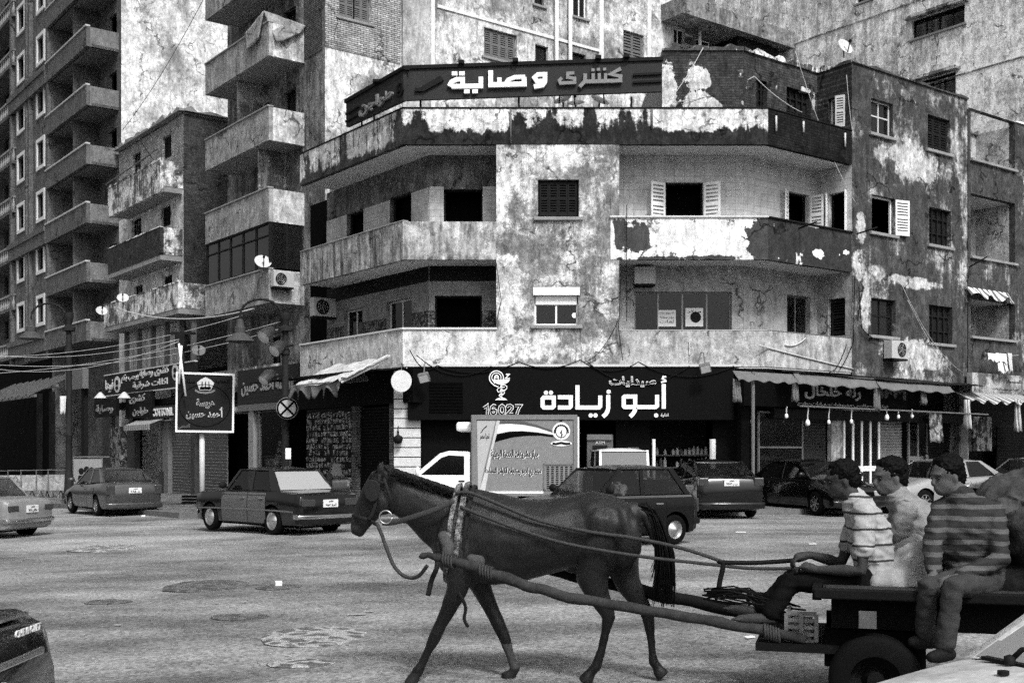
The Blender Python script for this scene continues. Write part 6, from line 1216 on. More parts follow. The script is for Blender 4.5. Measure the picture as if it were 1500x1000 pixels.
leg([(884, 768, .19, .1), (874, 815, .15, .13), (868, 848, .115, .13), (876, 872, .082, .13), (888, 893, .056, .13), (892, 904, .05, .13), (887, 925, .034, .13), (880, 955, .031, .13), (873, 976, .04, .13), (864, 986, .035, .13)]); hoof(857, 999, .13, -.45)
leg([(905, 775, .17, -.1), (908, 815, .14, -.13), (918, 850, .1, -.13), (933, 876, .072, -.13), (947, 896, .053, -.13), (950, 907, .048, -.13), (953, 930, .034, -.13), (956, 955, .031, -.13), (957, 968, .039, -.13), (966, 980, .034, -.13)]); hoof(972, 990, -.13, .75)
mb.ball(HP(573, 702), (.1, .065, .09)); mb.limb([HP(928, 745), HP(945, 756), HP(955, 775), HP(960, 800)], [.06, .05, .04, .025], 10)
mb.limb([HP(835, 832, 0), HP(855, 836, 0)], [.04, .03], 8)
def coat_mat():
    m, n, bs = newmat('horse_coat'); tc = nd(n, 'ShaderNodeTexCoord'); v = tc.outputs['Object']
    a = noise(n, v, 3, 5, .6); b = noise(n, scaled(n, v, (120, 120, 30)), 1, 3, .7); s = nd(n, 'ShaderNodeSeparateXYZ'); lk(n, v, s.inputs[0])
    legs = sstep(n, s.outputs[2], .75, .35)     # darker points below the knee
    c = mth(n, 'MULTIPLY', mth(n, 'MULTIPLY_ADD', mth(n, 'SUBTRACT', a, .5), 1.6, 1), mth(n, 'MULTIPLY_ADD', mth(n, 'SUBTRACT', b, .5), 1.3, 1)); c = mth(n, 'MULTIPLY', c, mixf(n, legs, .013, .006)); grey(n, mth(n, 'MAXIMUM', c, .004), bs)
    bs.inputs['Roughness'].default_value = .4; bs.inputs['Specular IOR Level'].default_value = .24; bump(n, mth(n, 'ADD', b, mth(n, 'MULTIPLY', a, .6)), bs, .5, .008); return m
def horse_form(c):
    p = c+HO.location; u = (p-frH.P(0, 0, 0)).dot(HU); z = p.z; d = .007*mnoise.noise(c*5)+.003*mnoise.noise(c*16)
    ua, ub = frH.u(735), frH.u(835)
    if ua < u < ub and .78 < z < 1.25: d += .0035*math.sin((u+z*.12)*95)*math.sin(math.pi*(u-ua)/(ub-ua))
    return d
coat = coat_mat(); hb_ = remesh(mb, 'body', [coat, flat(.1, .6, var=.5, sc_=20, name='pale_cannon'), flat(.05, .5, name='hoof_horn')], HO, .013, 7, .5, disp=horse_form)
off = HO.location; la = HP(742, 940, -n_)-off; lb = HP(752, 985, -n_)-off
for p in hb_.data.polygons:
    c = p.center
    if c.z < .075: p.material_index = 2
    elif c.z < la.z and abs(c.x-(la.x+(lb.x-la.x)*(c.z-la.z)/(lb.z-la.z))) < .09 and c.y > -.02+ (la.y+lb.y)/2-.09: p.material_index = 1
def strands(name, mat, parent, gen, n, r=.006, seed=1):
    rnd = random.Random(seed); mb = MB()
    for i in range(n):
        pts = catmull(gen(rnd, i/n), 3); k = len(pts); mb.tube(pts, [r*(1-.75*j/(k-1)) for j in range(k)], 4, cap=False)
    o = mb.build(name, mat, parent, True); return o
hair = flat(.012, .45, var=.4, sc_=30, name='horse_hair')
def tail(r, t):
    a, b, o = r.gauss(0, 1), r.gauss(0, 1), r.gauss(0, .03); e = r.uniform(.45, 1.0); a = max(-1.7, min(1.7, a))
    P = [(934+a*2, 743+b*2), (955+a*3.5, 751+b*3), (967+a*5.5, 782), (972+a*7.5, 782+40*e), (974+a*8.5, 782+72*e), (972+a*9.5+b*2, 782+108*e)]
    return [HP(x, y, o*(.4+i*.25)) for i, (x, y) in enumerate(P)]
strands('tail', hair, HO, tail, 340, .006)
def mane(r, t):
    s = t; x = 562+s*(672-562); y = (682+(x-562)*.36) if x < 590 else (692+(x-590)*.33); ln = r.uniform(12, 26)*(1 if s > .06 else 1.3); lean = r.uniform(.2, .8)
    return [HP(x+r.uniform(-2, 2), y-1+r.uniform(-1, 2), 0), HP(x+3+r.uniform(-2, 3), y+1+r.uniform(-1.5, 1), .035), HP(x+7+r.uniform(-2, 4), y+3+ln*.35, .07+.02*r.random()), HP(x+10+r.uniform(-3, 7), y+ln*lean, .085+.03*r.random())]
strands('mane', flat(.05, .5, var=.6, sc_=30), HO, mane, 620, .0042, 4)
def forelock(r, t): return [HP(562+r.uniform(-4, 4), 683, r.uniform(-.03, .03)), HP(553+r.uniform(-3, 3), 690, r.uniform(-.04, .05)), HP(543+r.uniform(-4, 4), 702+r.uniform(-4, 8), r.uniform(-.03, .06))]
strands('forelock', hair, HO, forelock, 50, .006, 5)
for s in (1, -1): mb = MB(); mb.ball(HP(541, 717, s*.078), .018); mb.build('eye', flat(.005, .08, var=.0), HO, True)
# harness: a thing worn by the horse
HA = thing('harness', 'leather harness with collar straps, blinkers and bridle on the dark horse', 'harness', frH.P(frH.u(680), 0, .9))
leather = flat(.045, .55, var=.4, sc_=20, name='leather'); web = plaster('webbing', .2, .06, cover=.5, edge=.1, sc_=30, drip=0, grain=.5)
def strap_loop(px, tilt, wd, th, mat, name, grow=.012):
    a = trunk_ring(px-wd/2, grow, tilt, 32); b = trunk_ring(px+wd/2, grow, tilt, 32); a2 = trunk_ring(px-wd/2, grow+th, tilt, 32); b2 = trunk_ring(px+wd/2, grow+th, tilt, 32)
    mb = MB(); n = 32
    for i in range(n): j = (i+1) % n; mb.add([a[i], b[i], b2[i], a2[i], a[j], b[j], b2[j], a2[j]], [(0, 1, 5, 4), (1, 2, 6, 5), (2, 3, 7, 6), (3, 0, 4, 7)])
    return mb.build(name, mat, HA, True, auto=40)
strap_loop(664, 9, 7, .03, web, 'collar_strap', .03); strap_loop(677, 9, 8, .03, web, 'collar_strap', .022); strap_loop(687, 9, 5, .015, leather, 'girth')
def strap(name, pts, r, mat=leather, fr=None, flat_=.35):
    mb = MB(); mb.tube(catmull([HP(a, b, o, fr) for a, b, o in pts], 5), r, 8, flat=flat_); return mb.build(name, mat, HA, True)
strap('neck_strap', [(664, 733, .215), (640, 745, .2), (605, 757, .15), (575, 765, .08), (560, 765, .075)], .02, flat(.1, .6, var=.4, sc_=20))
strap('noseband', [(516, 755, .0), (524, 757, .075), (540, 762, .085), (552, 768, .06)], .014); strap('cheek_strap', [(556, 694, .085), (553, 720, .105), (548, 745, .1), (540, 762, .09)], .014); strap('brow_band', [(545, 700, .03), (551, 704, .09), (562, 708, .1)], .014); strap('throat_latch', [(562, 700, .1), (572, 730, .1), (574, 752, .04)], .012)
mb = MB(); mb.prism([HP(a, b, .115) for a, b in ((533, 712), (537, 705), (544, 702), (551, 703), (556, 708), (558, 718), (556, 728), (550, 734), (543, 735), (536, 728), (533, 720))], HN*.014); mb.build('blinker', leather, HA, bevel=.008)
def ring(c, r, t, n=18):
    mb = MB(); mb.tube([c+(HU*math.cos(2*math.pi*i/n)+UP*math.sin(2*math.pi*i/n))*r for i in range(n+1)], t, 6); return mb
ring(HP(565, 757, .1), .047, .006).build('bit_ring', M['steel'], HA, True)
mb = MB(); mb.limb([HP(650, 785, .2), HP(657, 800, .235), HP(655, 812, .25)], [.045, .05, .04], 8); mb.limb([HP(690, 818, .27), HP(702, 822, .28)], [.035, .045], 8); mb.build('knot', flat(.12, .8, var=.5, sc_=30), HA, True)
strap('trace_end', [(640, 812, .24), (640, 830, .26), (632, 850, .25), (627, 872, .24)], .018); strap('trace_end', [(672, 868, .2), (682, 888, .2), (680, 906, .2), (686, 918, .2)], .012)
def rope(name, label, pts, r, mat, fr=None):
    mb = MB(); P = catmull([HP(a, b, o, fr) for a, b, o in pts], 6); mb.tube(P, r, 7); return tag(mb.build(name, mat, None, True), label, 'rope')
rp = flat(.09, .8, var=.5, sc_=40, name='rope'); rd = flat(.025, .7, var=.4, sc_=40, name='dark_rope')
rope('lead_rope', 'slack lead rope hanging in a loop from the bridle of the horse', [(552, 766, .09), (560, 785, .1), (567, 805, .12), (578, 830, .15), (594, 844, .18), (612, 844, .22), (626, 828, .25)], .014, rp)
rope('rein', 'upper rein running along the back of the horse to the driver', [(668, 722, .14), (690, 722, .17), (735, 740, .22), (790, 762, .27), (860, 778, .29), (930, 788, .28), (1000, 803, .3), (1058, 822, .3)], .013, rp)
rope('rein', 'lower rein crossing the flank of the horse to the driver', [(674, 742, .21), (735, 766, .27), (800, 788, .3), (860, 802, .31), (950, 816, .31), (1040, 826, .3), (1100, 832, .3), (1172, 832, .3)], .012, rp)
rope('dark_rein', 'knotted dark end of the upper rein held by the driver', [(1052, 820, .3), (1058, 823, .3), (1100, 824, .3), (1140, 822, .28), (1166, 820, .24)], .016, rd)
rope('rope_tail', 'frayed rope tail hanging from the rein knot', [(1060, 822, .3), (1058, 836, .3), (1055, 848, .3), (1053, 860, .3)], .018, rd)

# ============================================================ the cart
def KP(px, py, o=0): return HP(px, py, o, frK)
KU = Vector((frK.U.x, frK.U.y, 0)); KN = Vector((frK.N.x, frK.N.y, 0))
wood = flat(.07, .8, var=.55, sc_=9, name='cart_wood'); woodd = flat(.02, .75, var=.5, sc_=9, name='dark_cart_wood'); pole_m = flat(.075, .8, var=.9, sc_=14, name='shaft_wood')
KT = thing('horse_cart', 'low flat wooden cart on car tyres drawn by the dark horse', 'cart', frK.P(frK.u(1290), 0, 0))
def rough_pole(pts, rs, seed):
    P = catmull(pts, 8); n = len(P); rr = [rs[min(len(rs)-1, int(i/n*len(rs)))]*(1+.22*mnoise.noise(Vector((i*.35, seed, 0)))) for i in range(n)]; P = [p+Vector((0, .012*mnoise.noise(Vector((i*.3, seed, 3))), .014*mnoise.noise(Vector((i*.3, seed, 7))))) for i, p in enumerate(P)]; m = MB(); m.tube(P, rr, 9, flat=.85); return m
rough_pole([KP(616, 812, .34), KP(640, 816, .36), KP(680, 826, .38), KP(740, 846, .4), KP(800, 866, .4), KP(900, 886, .42), KP(1000, 902, .44), KP(1090, 918, .46), KP(1180, 936, .47)], [.022, .028, .036, .04, .036, .035, .035, .034, .032], 1).build('shaft', pole_m, KT, True)
rough_pole([KP(700, 806, -.36), KP(800, 832, -.38), KP(900, 856, -.42), KP(1000, 878, -.44), KP(1100, 898, -.46), KP(1190, 912, -.47)], [.046], 2).build('shaft', woodd, KT, True)
for x, y, o, nn in ((704, 835, .39, 5), (650, 819, .37, 4), (1120, 924, .46, 6)):     # rope lashings round the near shaft
    mb = MB()
    for i in range(nn): c = KP(x+i*4, y+i*1.4, o); mb.tube([c+UP*.045*math.cos(q)+KN*.045*math.sin(q)+KU*.01*math.sin(q*.5) for q in [k*math.pi/7 for k in range(15)]], .009, 5)
    mb.build('lashing', rp, KT, True)
ub0, ub1 = frK.u(1205, .55), frK.u(1205, .55)+2.3; zb_ = frK.uz(1270, 862, .55)[1]
for i in range(6): o0 = -.62+i*.207; mb = MB(); mb.fbox(frK, ub0+.02*(i % 2), ub1, o0, o0+.2, zb_-.04, zb_+.004*(i % 2)); mb.build('bed_board', wood, KT)
for o0, o1 in ((-.68, -.622), (.622, .68)): mb = MB(); mb.fbox(frK, ub0-.05, ub1, o0, o1, zb_-.055, zb_+.008); mb.build('side_rail', woodd, KT, bevel=.01)
mb = MB(); mb.fbox(frK, ub0-.06, ub0-.005, -.62, .62, zb_-.07, zb_+.01); mb.build('front_rail', woodd, KT)
for o in (-.4, .4): mb = MB(); mb.fbox(frK, ub0+.05, ub1-.05, o-.05, o+.05, zb_-.26, zb_-.05); mb.build('beam', woodd, KT)
mb = MB(); mb.fbox(frK, frK.u(1110, .3), ub0+.1, -.5, .5, .4, .45); mb.fbox(frK, ub0+.05, ub0+.5, -.3, .3, .3, zb_-.12); mb.build('foot_board', woodd, KT)
for k, uc in enumerate((frK.u(1282, .6), frK.u(1282, .6)+1.55)):
    r = .275; mb = MB(); mb.tube([frK.P(uc, -.6, r), frK.P(uc, .6, r)], .03, 8); mb.fbox(frK, uc-.3, uc+.3, -.46, -.34, r+.04, zb_-.27); mb.fbox(frK, uc-.3, uc+.3, .34, .46, r+.04, zb_-.27); mb.build('axle', M['black'], KT)
    for s in (1, -1):
        M3 = Matrix(((KU.x, -KN.x, 0), (KU.y, -KN.y, 0), (0, 0, 1))); mb = MB(); w2 = .085
        mb.lathe([(r*.55, -w2), (r*.86, -w2), (r*.96, -w2*.8), (r, -w2*.45), (r*.985, -.02), (r*.985, .02), (r, w2*.45), (r*.96, w2*.8), (r*.86, w2), (r*.8, w2*.85), (r*.74, w2), (r*.55, w2), (r*.55, -w2)], frK.P(uc, s*.6, r), 'y', 32, M=M3); W = mb.build('wheel', M['rubber'], KT, True, auto=40)
        mb = MB(); mb.lathe([(r*.57, -w2*.7*s), (r*.54, -w2*.1*s), (r*.3, w2*.25*s), (r*.2, -w2*.1*s), (r*.17, -w2*.5*s), (.001, -w2*.55*s)], frK.P(uc, s*.6, r), 'y', 24, M=M3); mb.build('rim', woodd, W, True, auto=35)
mb = MB(); a = KP(1272, 906, .63); mb.fbox(frK, frK.u(1258, .66), frK.u(1284, .66), .64, .66, frK.uz(1270, 920, .66)[1], frK.uz(1270, 895, .66)[1]); mb.build('reflector_plate', flat(.16, .6, var=.5, sc_=12), KT)
BK = thing('wire_crate', 'small slatted crate hung at the front of the cart behind the feet of the driver', 'crate', KP(1175, 930, .35)); mb = MB(); u0, u1 = frK.u(1152, .4), frK.u(1196, .4); z0, z1 = frK.uz(1172, 938, .4)[1], frK.uz(1172, 898, .4)[1]
for z in [z0+(z1-z0)*i/4 for i in range(5)]: mb.fbox(frK, u0, u1, .39, .41, z-.012, z+.012); mb.fbox(frK, u0, u0+.02, .1, .39, z-.012, z+.012)
for u in (u0, (u0+u1)/2, u1): mb.fbox(frK, u-.012, u+.012, .41, .425, z0, z1)
mb.build('slats', M['metal'], BK); mb = MB(); mb.fbox(frK, u0+.03, u1-.03, .15, .38, z0, z0+(z1-z0)*.7); mb.build('contents', flat(.3, .8, var=.6, sc_=10), BK)
rnd = random.Random(8); mb = MB()
for i in range(26):
    a = KP(1028+rnd.uniform(0, 30), 866+rnd.uniform(-5, 12), -.3+rnd.uniform(-.15, .5)); mb.tube([a, a+KU*rnd.uniform(.15, .3)+UP*rnd.uniform(-.06, .05), a+KU*rnd.uniform(.3, .55)+UP*rnd.uniform(-.12, .0)], .006, 4)
tag(mb.build('twig_bundle', woodd, None, True), 'bundle of dark twigs laid across the shafts before the feet of the driver', 'bundle')
# sacks and covered load
def soft(name, label, cat, blobs, mat, fold=.03, sc_=7, vox=.02):
    mb = MB()
    for c, r in blobs: mb.ball(c, r, n=14, k=10)
    return tag(remesh(mb, name, mat, None, vox, 8, .5, disp=lambda c: fold*(1-abs(mnoise.noise(c*sc_))*2)), label, cat)
soft('white_sack', 'crumpled white sack lying on the cart between the seated riders', 'sack', [(KP(1318, 842, .1), (.2, .2, .12)), (KP(1345, 832, .15), (.16, .18, .15)), (KP(1300, 852, .2), (.2, .2, .08)), (KP(1335, 815, -.1), (.13, .15, .14))], flat(.3, .85, var=.6, sc_=9))
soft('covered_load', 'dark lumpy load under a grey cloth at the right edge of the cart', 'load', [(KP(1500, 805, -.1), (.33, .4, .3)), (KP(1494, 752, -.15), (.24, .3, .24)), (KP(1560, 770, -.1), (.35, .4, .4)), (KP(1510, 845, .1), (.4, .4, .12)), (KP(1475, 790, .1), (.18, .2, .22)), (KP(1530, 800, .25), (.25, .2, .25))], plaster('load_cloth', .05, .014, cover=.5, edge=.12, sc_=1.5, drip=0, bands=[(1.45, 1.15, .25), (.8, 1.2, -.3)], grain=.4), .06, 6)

# ============================================================ people
skin = flat(.085, .5, var=.25, sc_=12, name='skin'); skin_l = flat(.15, .5, var=.2, sc_=12, name='lit_skin')  # paler copy puts the light on the skin into its colour
def add_head(mb, c, f, up=None, s=1.0):
    f = Vector(f).normalized(); up = Vector(up or (0, 0, 1)); sd_ = up.cross(f).normalized(); up = f.cross(sd_).normalized(); M3 = Matrix((f, sd_, up)).transposed(); c = Vector(c)
    def q(a, b, d): return c+M3@Vector((a*s, b*s, d*s))
    mb.ball(q(-.01, 0, .035), (.098*s, .077*s, .088*s), M3); mb.ball(q(.012, 0, -.03), (.075*s, .062*s, .09*s), M3); mb.ball(q(.045, 0, -.075), (.042*s, .04*s, .036*s), M3)
    mb.limb([q(.085, 0, .012), q(.104, 0, -.022), q(.098, 0, -.034)], [.011*s, .016*s, .014*s], 8); mb.ball(q(.078, 0, .028), (.02*s, .05*s, .012*s), M3); mb.ball(q(.083, 0, -.058), (.012*s, .024*s, .008*s), M3); mb.ball(q(.081, 0, -.071), (.012*s, .022*s, .009*s), M3)
    for k in (1, -1): mb.ball(q(-.012, k*.074, -.012), (.018*s, .01*s, .03*s), M3)
    return q, M3
def add_hand(mb, w, d, palm, s=1.0, curl=.9):
    """w wrist, d pointing along the hand, palm: the way the palm faces"""
    d = Vector(d).normalized(); n = Vector(palm); n = (n-d*n.dot(d)).normalized(); x = d.cross(n).normalized(); w = Vector(w)
    mb.limb([w, w+d*.035*s, w+d*.075*s], [.024*s, .03*s, .032*s], 10)
    for k, (o, ln) in enumerate(((-.03, .06), (-.011, .072), (.01, .067), (.029, .052))):
        b = w+d*.085*s+x*o*s; c1 = b+(d*math.cos(curl*.5)+n*math.sin(curl*.5))*ln*.5*s; c2 = c1+(d*math.cos(curl*1.3)+n*math.sin(curl*1.3))*ln*.35*s; c3 = c2+(d*math.cos(curl*2)+n*math.sin(curl*2))*ln*.3*s
        mb.limb([b-d*.02*s, b, c1, c2, c3], [.011*s, .0105*s, .0095*s, .0085*s, .0075*s], 7)
    b = w+d*.03*s-x*.028*s; mb.limb([b, b-x*.03*s+d*.03*s+n*.012*s, b-x*.034*s+d*.06*s+n*.03*s], [.014*s, .011*s, .009*s], 7)
def person(label, J, shirt, trousers, hairm=None, face=(-1, 0, 0), up=None, sleeve='short', feet='bare', group=None, s=1.0, shirt_len=0, skinm=None, hairlen=.0, female=False, chest=(.155, .11), name='person'):
    """J: joints -> world points; one continuous skin, clothes and hair as its children"""
    P = {k: Vector(v) for k, v in J.items()}; t = thing(name, label, 'person', (P['pelvis'].x, P['pelvis'].y, min(v.z for v in P.values())), 0, group); skinm = skinm or skin
    mb = MB(); q, M3 = add_head(mb, P['head'], face, up, s*.95)
    mb.limb([P['neck']+(P['chest']-P['neck'])*.2, P['neck'].lerp(P['head'], .35), P['head']-Vector((0, 0, .03))], [.075*s, .064*s, .06*s], 10)
    across = (P['shL']-P['shR']).normalized(); fwd = across.cross(Vector((0, 0, 1))).normalized()
    def torso(m, g, lo='pelvis'):
        pts = [P['neck'].lerp(P['chest'], .1), P['neck'].lerp(P['chest'], .45), P['chest'], P['chest'].lerp(P['waist'], .55), P['waist'], P['waist'].lerp(P['pelvis'], .6), P['pelvis']]
        wd = [.075, .15, chest[0]*1.08, chest[0], .14, .155, .16]; dp = [.06, .09, chest[1]*1.05, chest[1], .1, .115, .115]; rs = []
        for i, p in enumerate(pts):
            ax = (pts[min(i+1, 6)]-pts[max(i-1, 0)]).normalized(); a = (across-ax*across.dot(ax)).normalized(); b = ax.cross(a); rs.append([p+a*((wd[i]*s+g)*math.cos(k))+b*((dp[i]*s+g)*math.sin(k)) for k in [2*math.pi*j/16 for j in range(16)]])
        m.rings(rs)
    torso(mb, -.012)
    for sd_ in 'LR':
        sh, el, wr = P['sh'+sd_], P['el'+sd_], P['wr'+sd_]; d = (wr-el).normalized()
        mb.limb([sh.lerp(P['neck'], .3), sh, sh.lerp(el, .5), el, el.lerp(wr, .35), wr], [.05*s, .05*s, .044*s, .036*s, .038*s, .025*s], 10); hd = P.get('hd'+sd_); add_hand(mb, wr, (hd-wr) if hd is not None else d, J.get('palm'+sd_, (0, 0, -1)), s)
        hp, kn, an, to = P['hip'+sd_], P['kn'+sd_], P['an'+sd_], P['to'+sd_]
        mb.limb([hp, hp.lerp(kn, .5), kn, kn.lerp(an, .35), an], [.075*s, .065*s, .05*s, .05*s, .034*s], 10)
        if feet == 'bare':
            f = (to-an).normalized(); mb.limb([an-f*.03, an.lerp(to, .5), to-f*.03], [.036*s, .034*s, .026*s], 9); x = f.cross(Vector((0, 0, 1))).normalized()
            for k in range(5): mb.limb([to-f*.03+x*(k-2)*.016, to+f*(.02-.006*abs(k-1))+x*(k-2)*.017], [.011, .009], 6)
    body = remesh(mb, 'body', skinm, t, .0085, 5, .45)
    # shirt
    mb = MB(); torso(mb, .016)
    for sd_ in 'LR':
        sh, el, wr = P['sh'+sd_], P['el'+sd_], P['wr'+sd_]; A = [sh.lerp(P['neck'], .45), sh, sh.lerp(el, .45)]; Rr = [.058*s, .068*s, .064*s]
        if sleeve == 'short': A += [sh.lerp(el, .62)]; Rr += [.066*s]
        else: A += [el, el.lerp(wr, .5), el.lerp(wr, .9)]; Rr += [.055*s, .05*s, .04*s]
        mb.limb(A, Rr, 12)
    if shirt_len: mb.limb([P['pelvis'], P['pelvis']-Vector((0, 0, shirt_len))], [.17*s, .17*s], 14)
    wr_ = lambda c: .013*(1-2*abs(mnoise.noise(Vector((c.x*11+c.z*6, c.y*11, c.z*17)))))-.006+.008*mnoise.noise(Vector((c.x*10, c.y*10, c.z*34)))
    mb.limb([P['neck'].lerp(P['chest'], .3), P['neck'], P['neck'].lerp(P['head'], .22)], [.1*s, .088*s, .074*s], 12)
    remesh(mb, 'shirt', shirt, t, .013, 5, .5, disp=wr_)
    mb = MB()
    for sd_ in 'LR':
        hp, kn, an = P['hip'+sd_], P['kn'+sd_], P['an'+sd_]
        mb.limb([hp.lerp(P['pelvis'], .4), hp.lerp(kn, .1), hp.lerp(kn, .55), kn, kn.lerp(an, .4), kn.lerp(an, .97 if feet == 'shoes' else .86)], [.1*s, .098*s, .08*s, .064*s, .057*s, .06*s], 12)
    mb.ball(P['pelvis'], (.17*s, .17*s, .12*s)); remesh(mb, 'trousers', trousers, t, .014, 5, .5, disp=lambda c: .35*wr_(c)+.005*mnoise.noise(Vector((c.x*16, c.y*16, c.z*42))))
    if feet == 'shoes':
        for sd_ in 'LR':
            an, to = P['an'+sd_], P['to'+sd_]; f = (to-an); f.z = 0; f.normalize(); mb = MB(); b = Vector((an.x, an.y, to.z)); mb.limb([b-f*.05, b+f*.06, to], [.04, .044, .034], 10); remesh(mb, 'shoe', M['dark'], t, .012, 4)
    mb = MB(); hm = hairm or flat(.008, .6, var=.4, sc_=40, name='black_hair')
    mb.ball(q(-.027, 0, .056), (.098*s, .086*s, .082*s), M3); mb.ball(q(-.06, 0, .0), (.066*s, .074*s, .08*s), M3); mb.ball(q(.005, 0, .1), (.06*s, .062*s, .03*s), M3)
    if hairlen: mb.limb([q(-.07, 0, .02), q(-.08, 0, -.1), q(-.08, 0, -.1-hairlen)], [.08*s, .08*s, .05*s], 10)
    remesh(mb, 'hair', hm, t, .006, 3, .5, disp=lambda c: .008*mnoise.noise(c*85)+.007*mnoise.noise(c*32))
    for k in (1, -1): mb = MB(); mb.ball(q(.079, k*.031, .004), .0085*s, n=8, k=6); mb.build('eye', flat(.02, .1, var=0), t, True)
    return t
def zstripe(name, a, b, period, duty, grain=.5):
    m, n, bs = newmat(name); tc = nd(n, 'ShaderNodeTexCoord'); s = nd(n, 'ShaderNodeSeparateXYZ'); lk(n, tc.outputs['Object'], s.inputs[0])
    wv = noise(n, tc.outputs['Object'], 5, 2); f = mth(n, 'FRACT', mth(n, 'ADD', mth(n, 'DIVIDE', s.outputs[2], period), mth(n, 'MULTIPLY', wv, .35))); g = noise(n, tc.outputs['Object'], 60, 3, .7); l = noise(n, tc.outputs['Object'], 4, 3)
    v = mixf(n, mth(n, 'LESS_THAN', f, duty), a, b); v = mth(n, 'MULTIPLY', v, mth(n, 'MULTIPLY_ADD', mth(n, 'SUBTRACT', mth(n, 'ADD', mth(n, 'MULTIPLY', g, .6), mth(n, 'MULTIPLY', l, .4)), .5), grain*3, 1)); grey(n, v, bs); bs.inputs['Roughness'].default_value = .85; return m
dk = flat(.012, .85, var=.4, sc_=20, name='dark_trousers')
o1, o2 = .32, .02
person('rider in a pale thinly striped shirt holding the reins at the cart front', dict(head=KP(1232, 704, .17), neck=KP(1254, 736, .17), chest=KP(1272, 774, .17), waist=KP(1281, 826, .17), pelvis=KP(1284, 848, .17), shL=KP(1268, 752, .36), shR=KP(1260, 752, -.01), elL=KP(1262, 836, .42), wrL=KP(1198, 834, .36), hdL=KP(1178, 829, .34), elR=KP(1232, 824, -.02), wrR=KP(1186, 812, .1), hdR=KP(1166, 817, .13), hipL=KP(1276, 852, .28), hipR=KP(1272, 852, .06), knL=KP(1160, 852, .3), knR=KP(1156, 848, .08), anL=KP(1124, 906, .36), anR=KP(1112, 896, .02), toL=KP(1076, 906, .38), toR=KP(1064, 890, .0)), zstripe('thin_striped_shirt', .3, .02, .1, .14), dk, face=(-.97, .05, -.16), skinm=skin, s=1.06)
person('rider in plain pale t-shirt bent forward between the two striped riders', dict(head=KP(1302, 700, -.3), neck=KP(1318, 732, -.3), chest=KP(1343, 764, -.32), waist=KP(1362, 816, -.36), pelvis=KP(1366, 846, -.36), shL=KP(1328, 748, -.1), shR=KP(1322, 744, -.5), elL=KP(1310, 806, -.07), wrL=KP(1312, 848, -.02), elR=KP(1300, 800, -.58), wrR=KP(1290, 830, -.6), hipL=KP(1352, 854, -.26), hipR=KP(1350, 852, -.46), knL=KP(1290, 856, -.5), knR=KP(1285, 854, -.66), anL=KP(1280, 905, -.74), anR=KP(1276, 905, -.78), toL=KP(1256, 912, -.76), toR=KP(1250, 912, -.8)), flat(.27, .85, var=.45, sc_=14, name='pale_tshirt'), dk, face=(-.96, -.22, -.1), skinm=skin_l, feet='bare', s=1.12, chest=(.19, .15))
person('rider in a dark striped jumper with legs dangling over the side of the cart', dict(head=KP(1386, 698, .3), neck=KP(1408, 730, .28), chest=KP(1418, 772, .28), waist=KP(1428, 826, .3), pelvis=KP(1432, 848, .34), shL=KP(1456, 750, .3), shR=KP(1378, 748, .28), elL=KP(1466, 820, .5), wrL=KP(1400, 846, .68), hdL=KP(1382, 852, .7), elR=KP(1366, 800, .42), wrR=KP(1368, 840, .6), hdR=KP(1362, 852, .64), hipL=KP(1444, 852, .42), hipR=KP(1418, 852, .42), knL=KP(1396, 860, .8), knR=KP(1358, 860, .7), anL=KP(1384, 946, .8), anR=KP(1356, 926, .6), toL=KP(1364, 962, .9), toR=KP(1336, 940, .62)), zstripe('broad_striped_jumper', .007, .06, .07, .38), flat(.085, .85, var=.5, sc_=12, name='grey_trousers'), face=(-.93, -.3, -.16), sleeve='long', skinm=skin_l, feet='shoes', chest=(.19, .13), s=1.06)
# woman standing behind the cars, drivers
p = gpos(1357, 741); b = Vector((p.x, p.y, p.z)); v = lambda x, y, z: b+Vector((x, y, z))
person('woman standing in dark clothes beside the silver car with hand at her face', dict(head=v(0, 0, 1.5), neck=v(.01, .01, 1.33), chest=v(.01, .02, 1.18), waist=v(.01, .02, 1.0), pelvis=v(.01, .02, .88), shL=v(.12, -.1, 1.29), shR=v(-.1, .1, 1.29), elL=v(.14, -.2, 1.05), wrL=v(.0, -.3, 1.0), elR=v(-.24, .02, 1.12), wrR=v(-.1, -.08, 1.36), hipL=v(.08, -.03, .88), hipR=v(-.07, .05, .88), knL=v(.08, -.05, .47), knR=v(-.07, .03, .47), anL=v(.08, -.02, .08), anR=v(-.07, .05, .08), toL=v(.1, -.18, .03), toR=v(-.09, -.1, .03)), dk, dk, face=(-.3, -.95, 0), sleeve='long', skinm=skin_l, feet='shoes', hairlen=.05, s=.95, shirt_len=.1, name='person')
def driver(root_name, label, shirt, lx=-.2, ly=.34):
    c = [o for o in bpy.data.objects if o.name == root_name][0]; a = c.rotation_euler.z; R3 = Matrix.Rotation(a, 3, 'Z'); v = lambda x, y, z: c.location+R3@Vector((lx+x, ly+y, z))
    person(label, dict(head=v(.05, 0, 1.22), neck=v(0, 0, 1.07), chest=v(-.03, 0, .95), waist=v(-.04, 0, .78), pelvis=v(-.02, 0, .62), shL=v(-.02, .17, 1.02), shR=v(-.02, -.17, 1.02), elL=v(.12, .22, .84), wrL=v(.34, .12, .95), elR=v(.12, -.22, .84), wrR=v(.34, -.1, .95), hipL=v(.02, .08, .6), hipR=v(.02, -.08, .6), knL=v(.42, .1, .62), knR=v(.42, -.1, .62), anL=v(.6, .1, .3), anR=v(.6, -.1, .3), toL=v(.75, .1, .28), toR=v(.75, -.1, .28)), shirt, dk, face=R3@Vector((1, 0, 0)), sleeve='short', feet='shoes', s=.93)
driver('hatchback', 'driver in a white shirt inside the dark old hatchback', M['white'], -.1, .36)
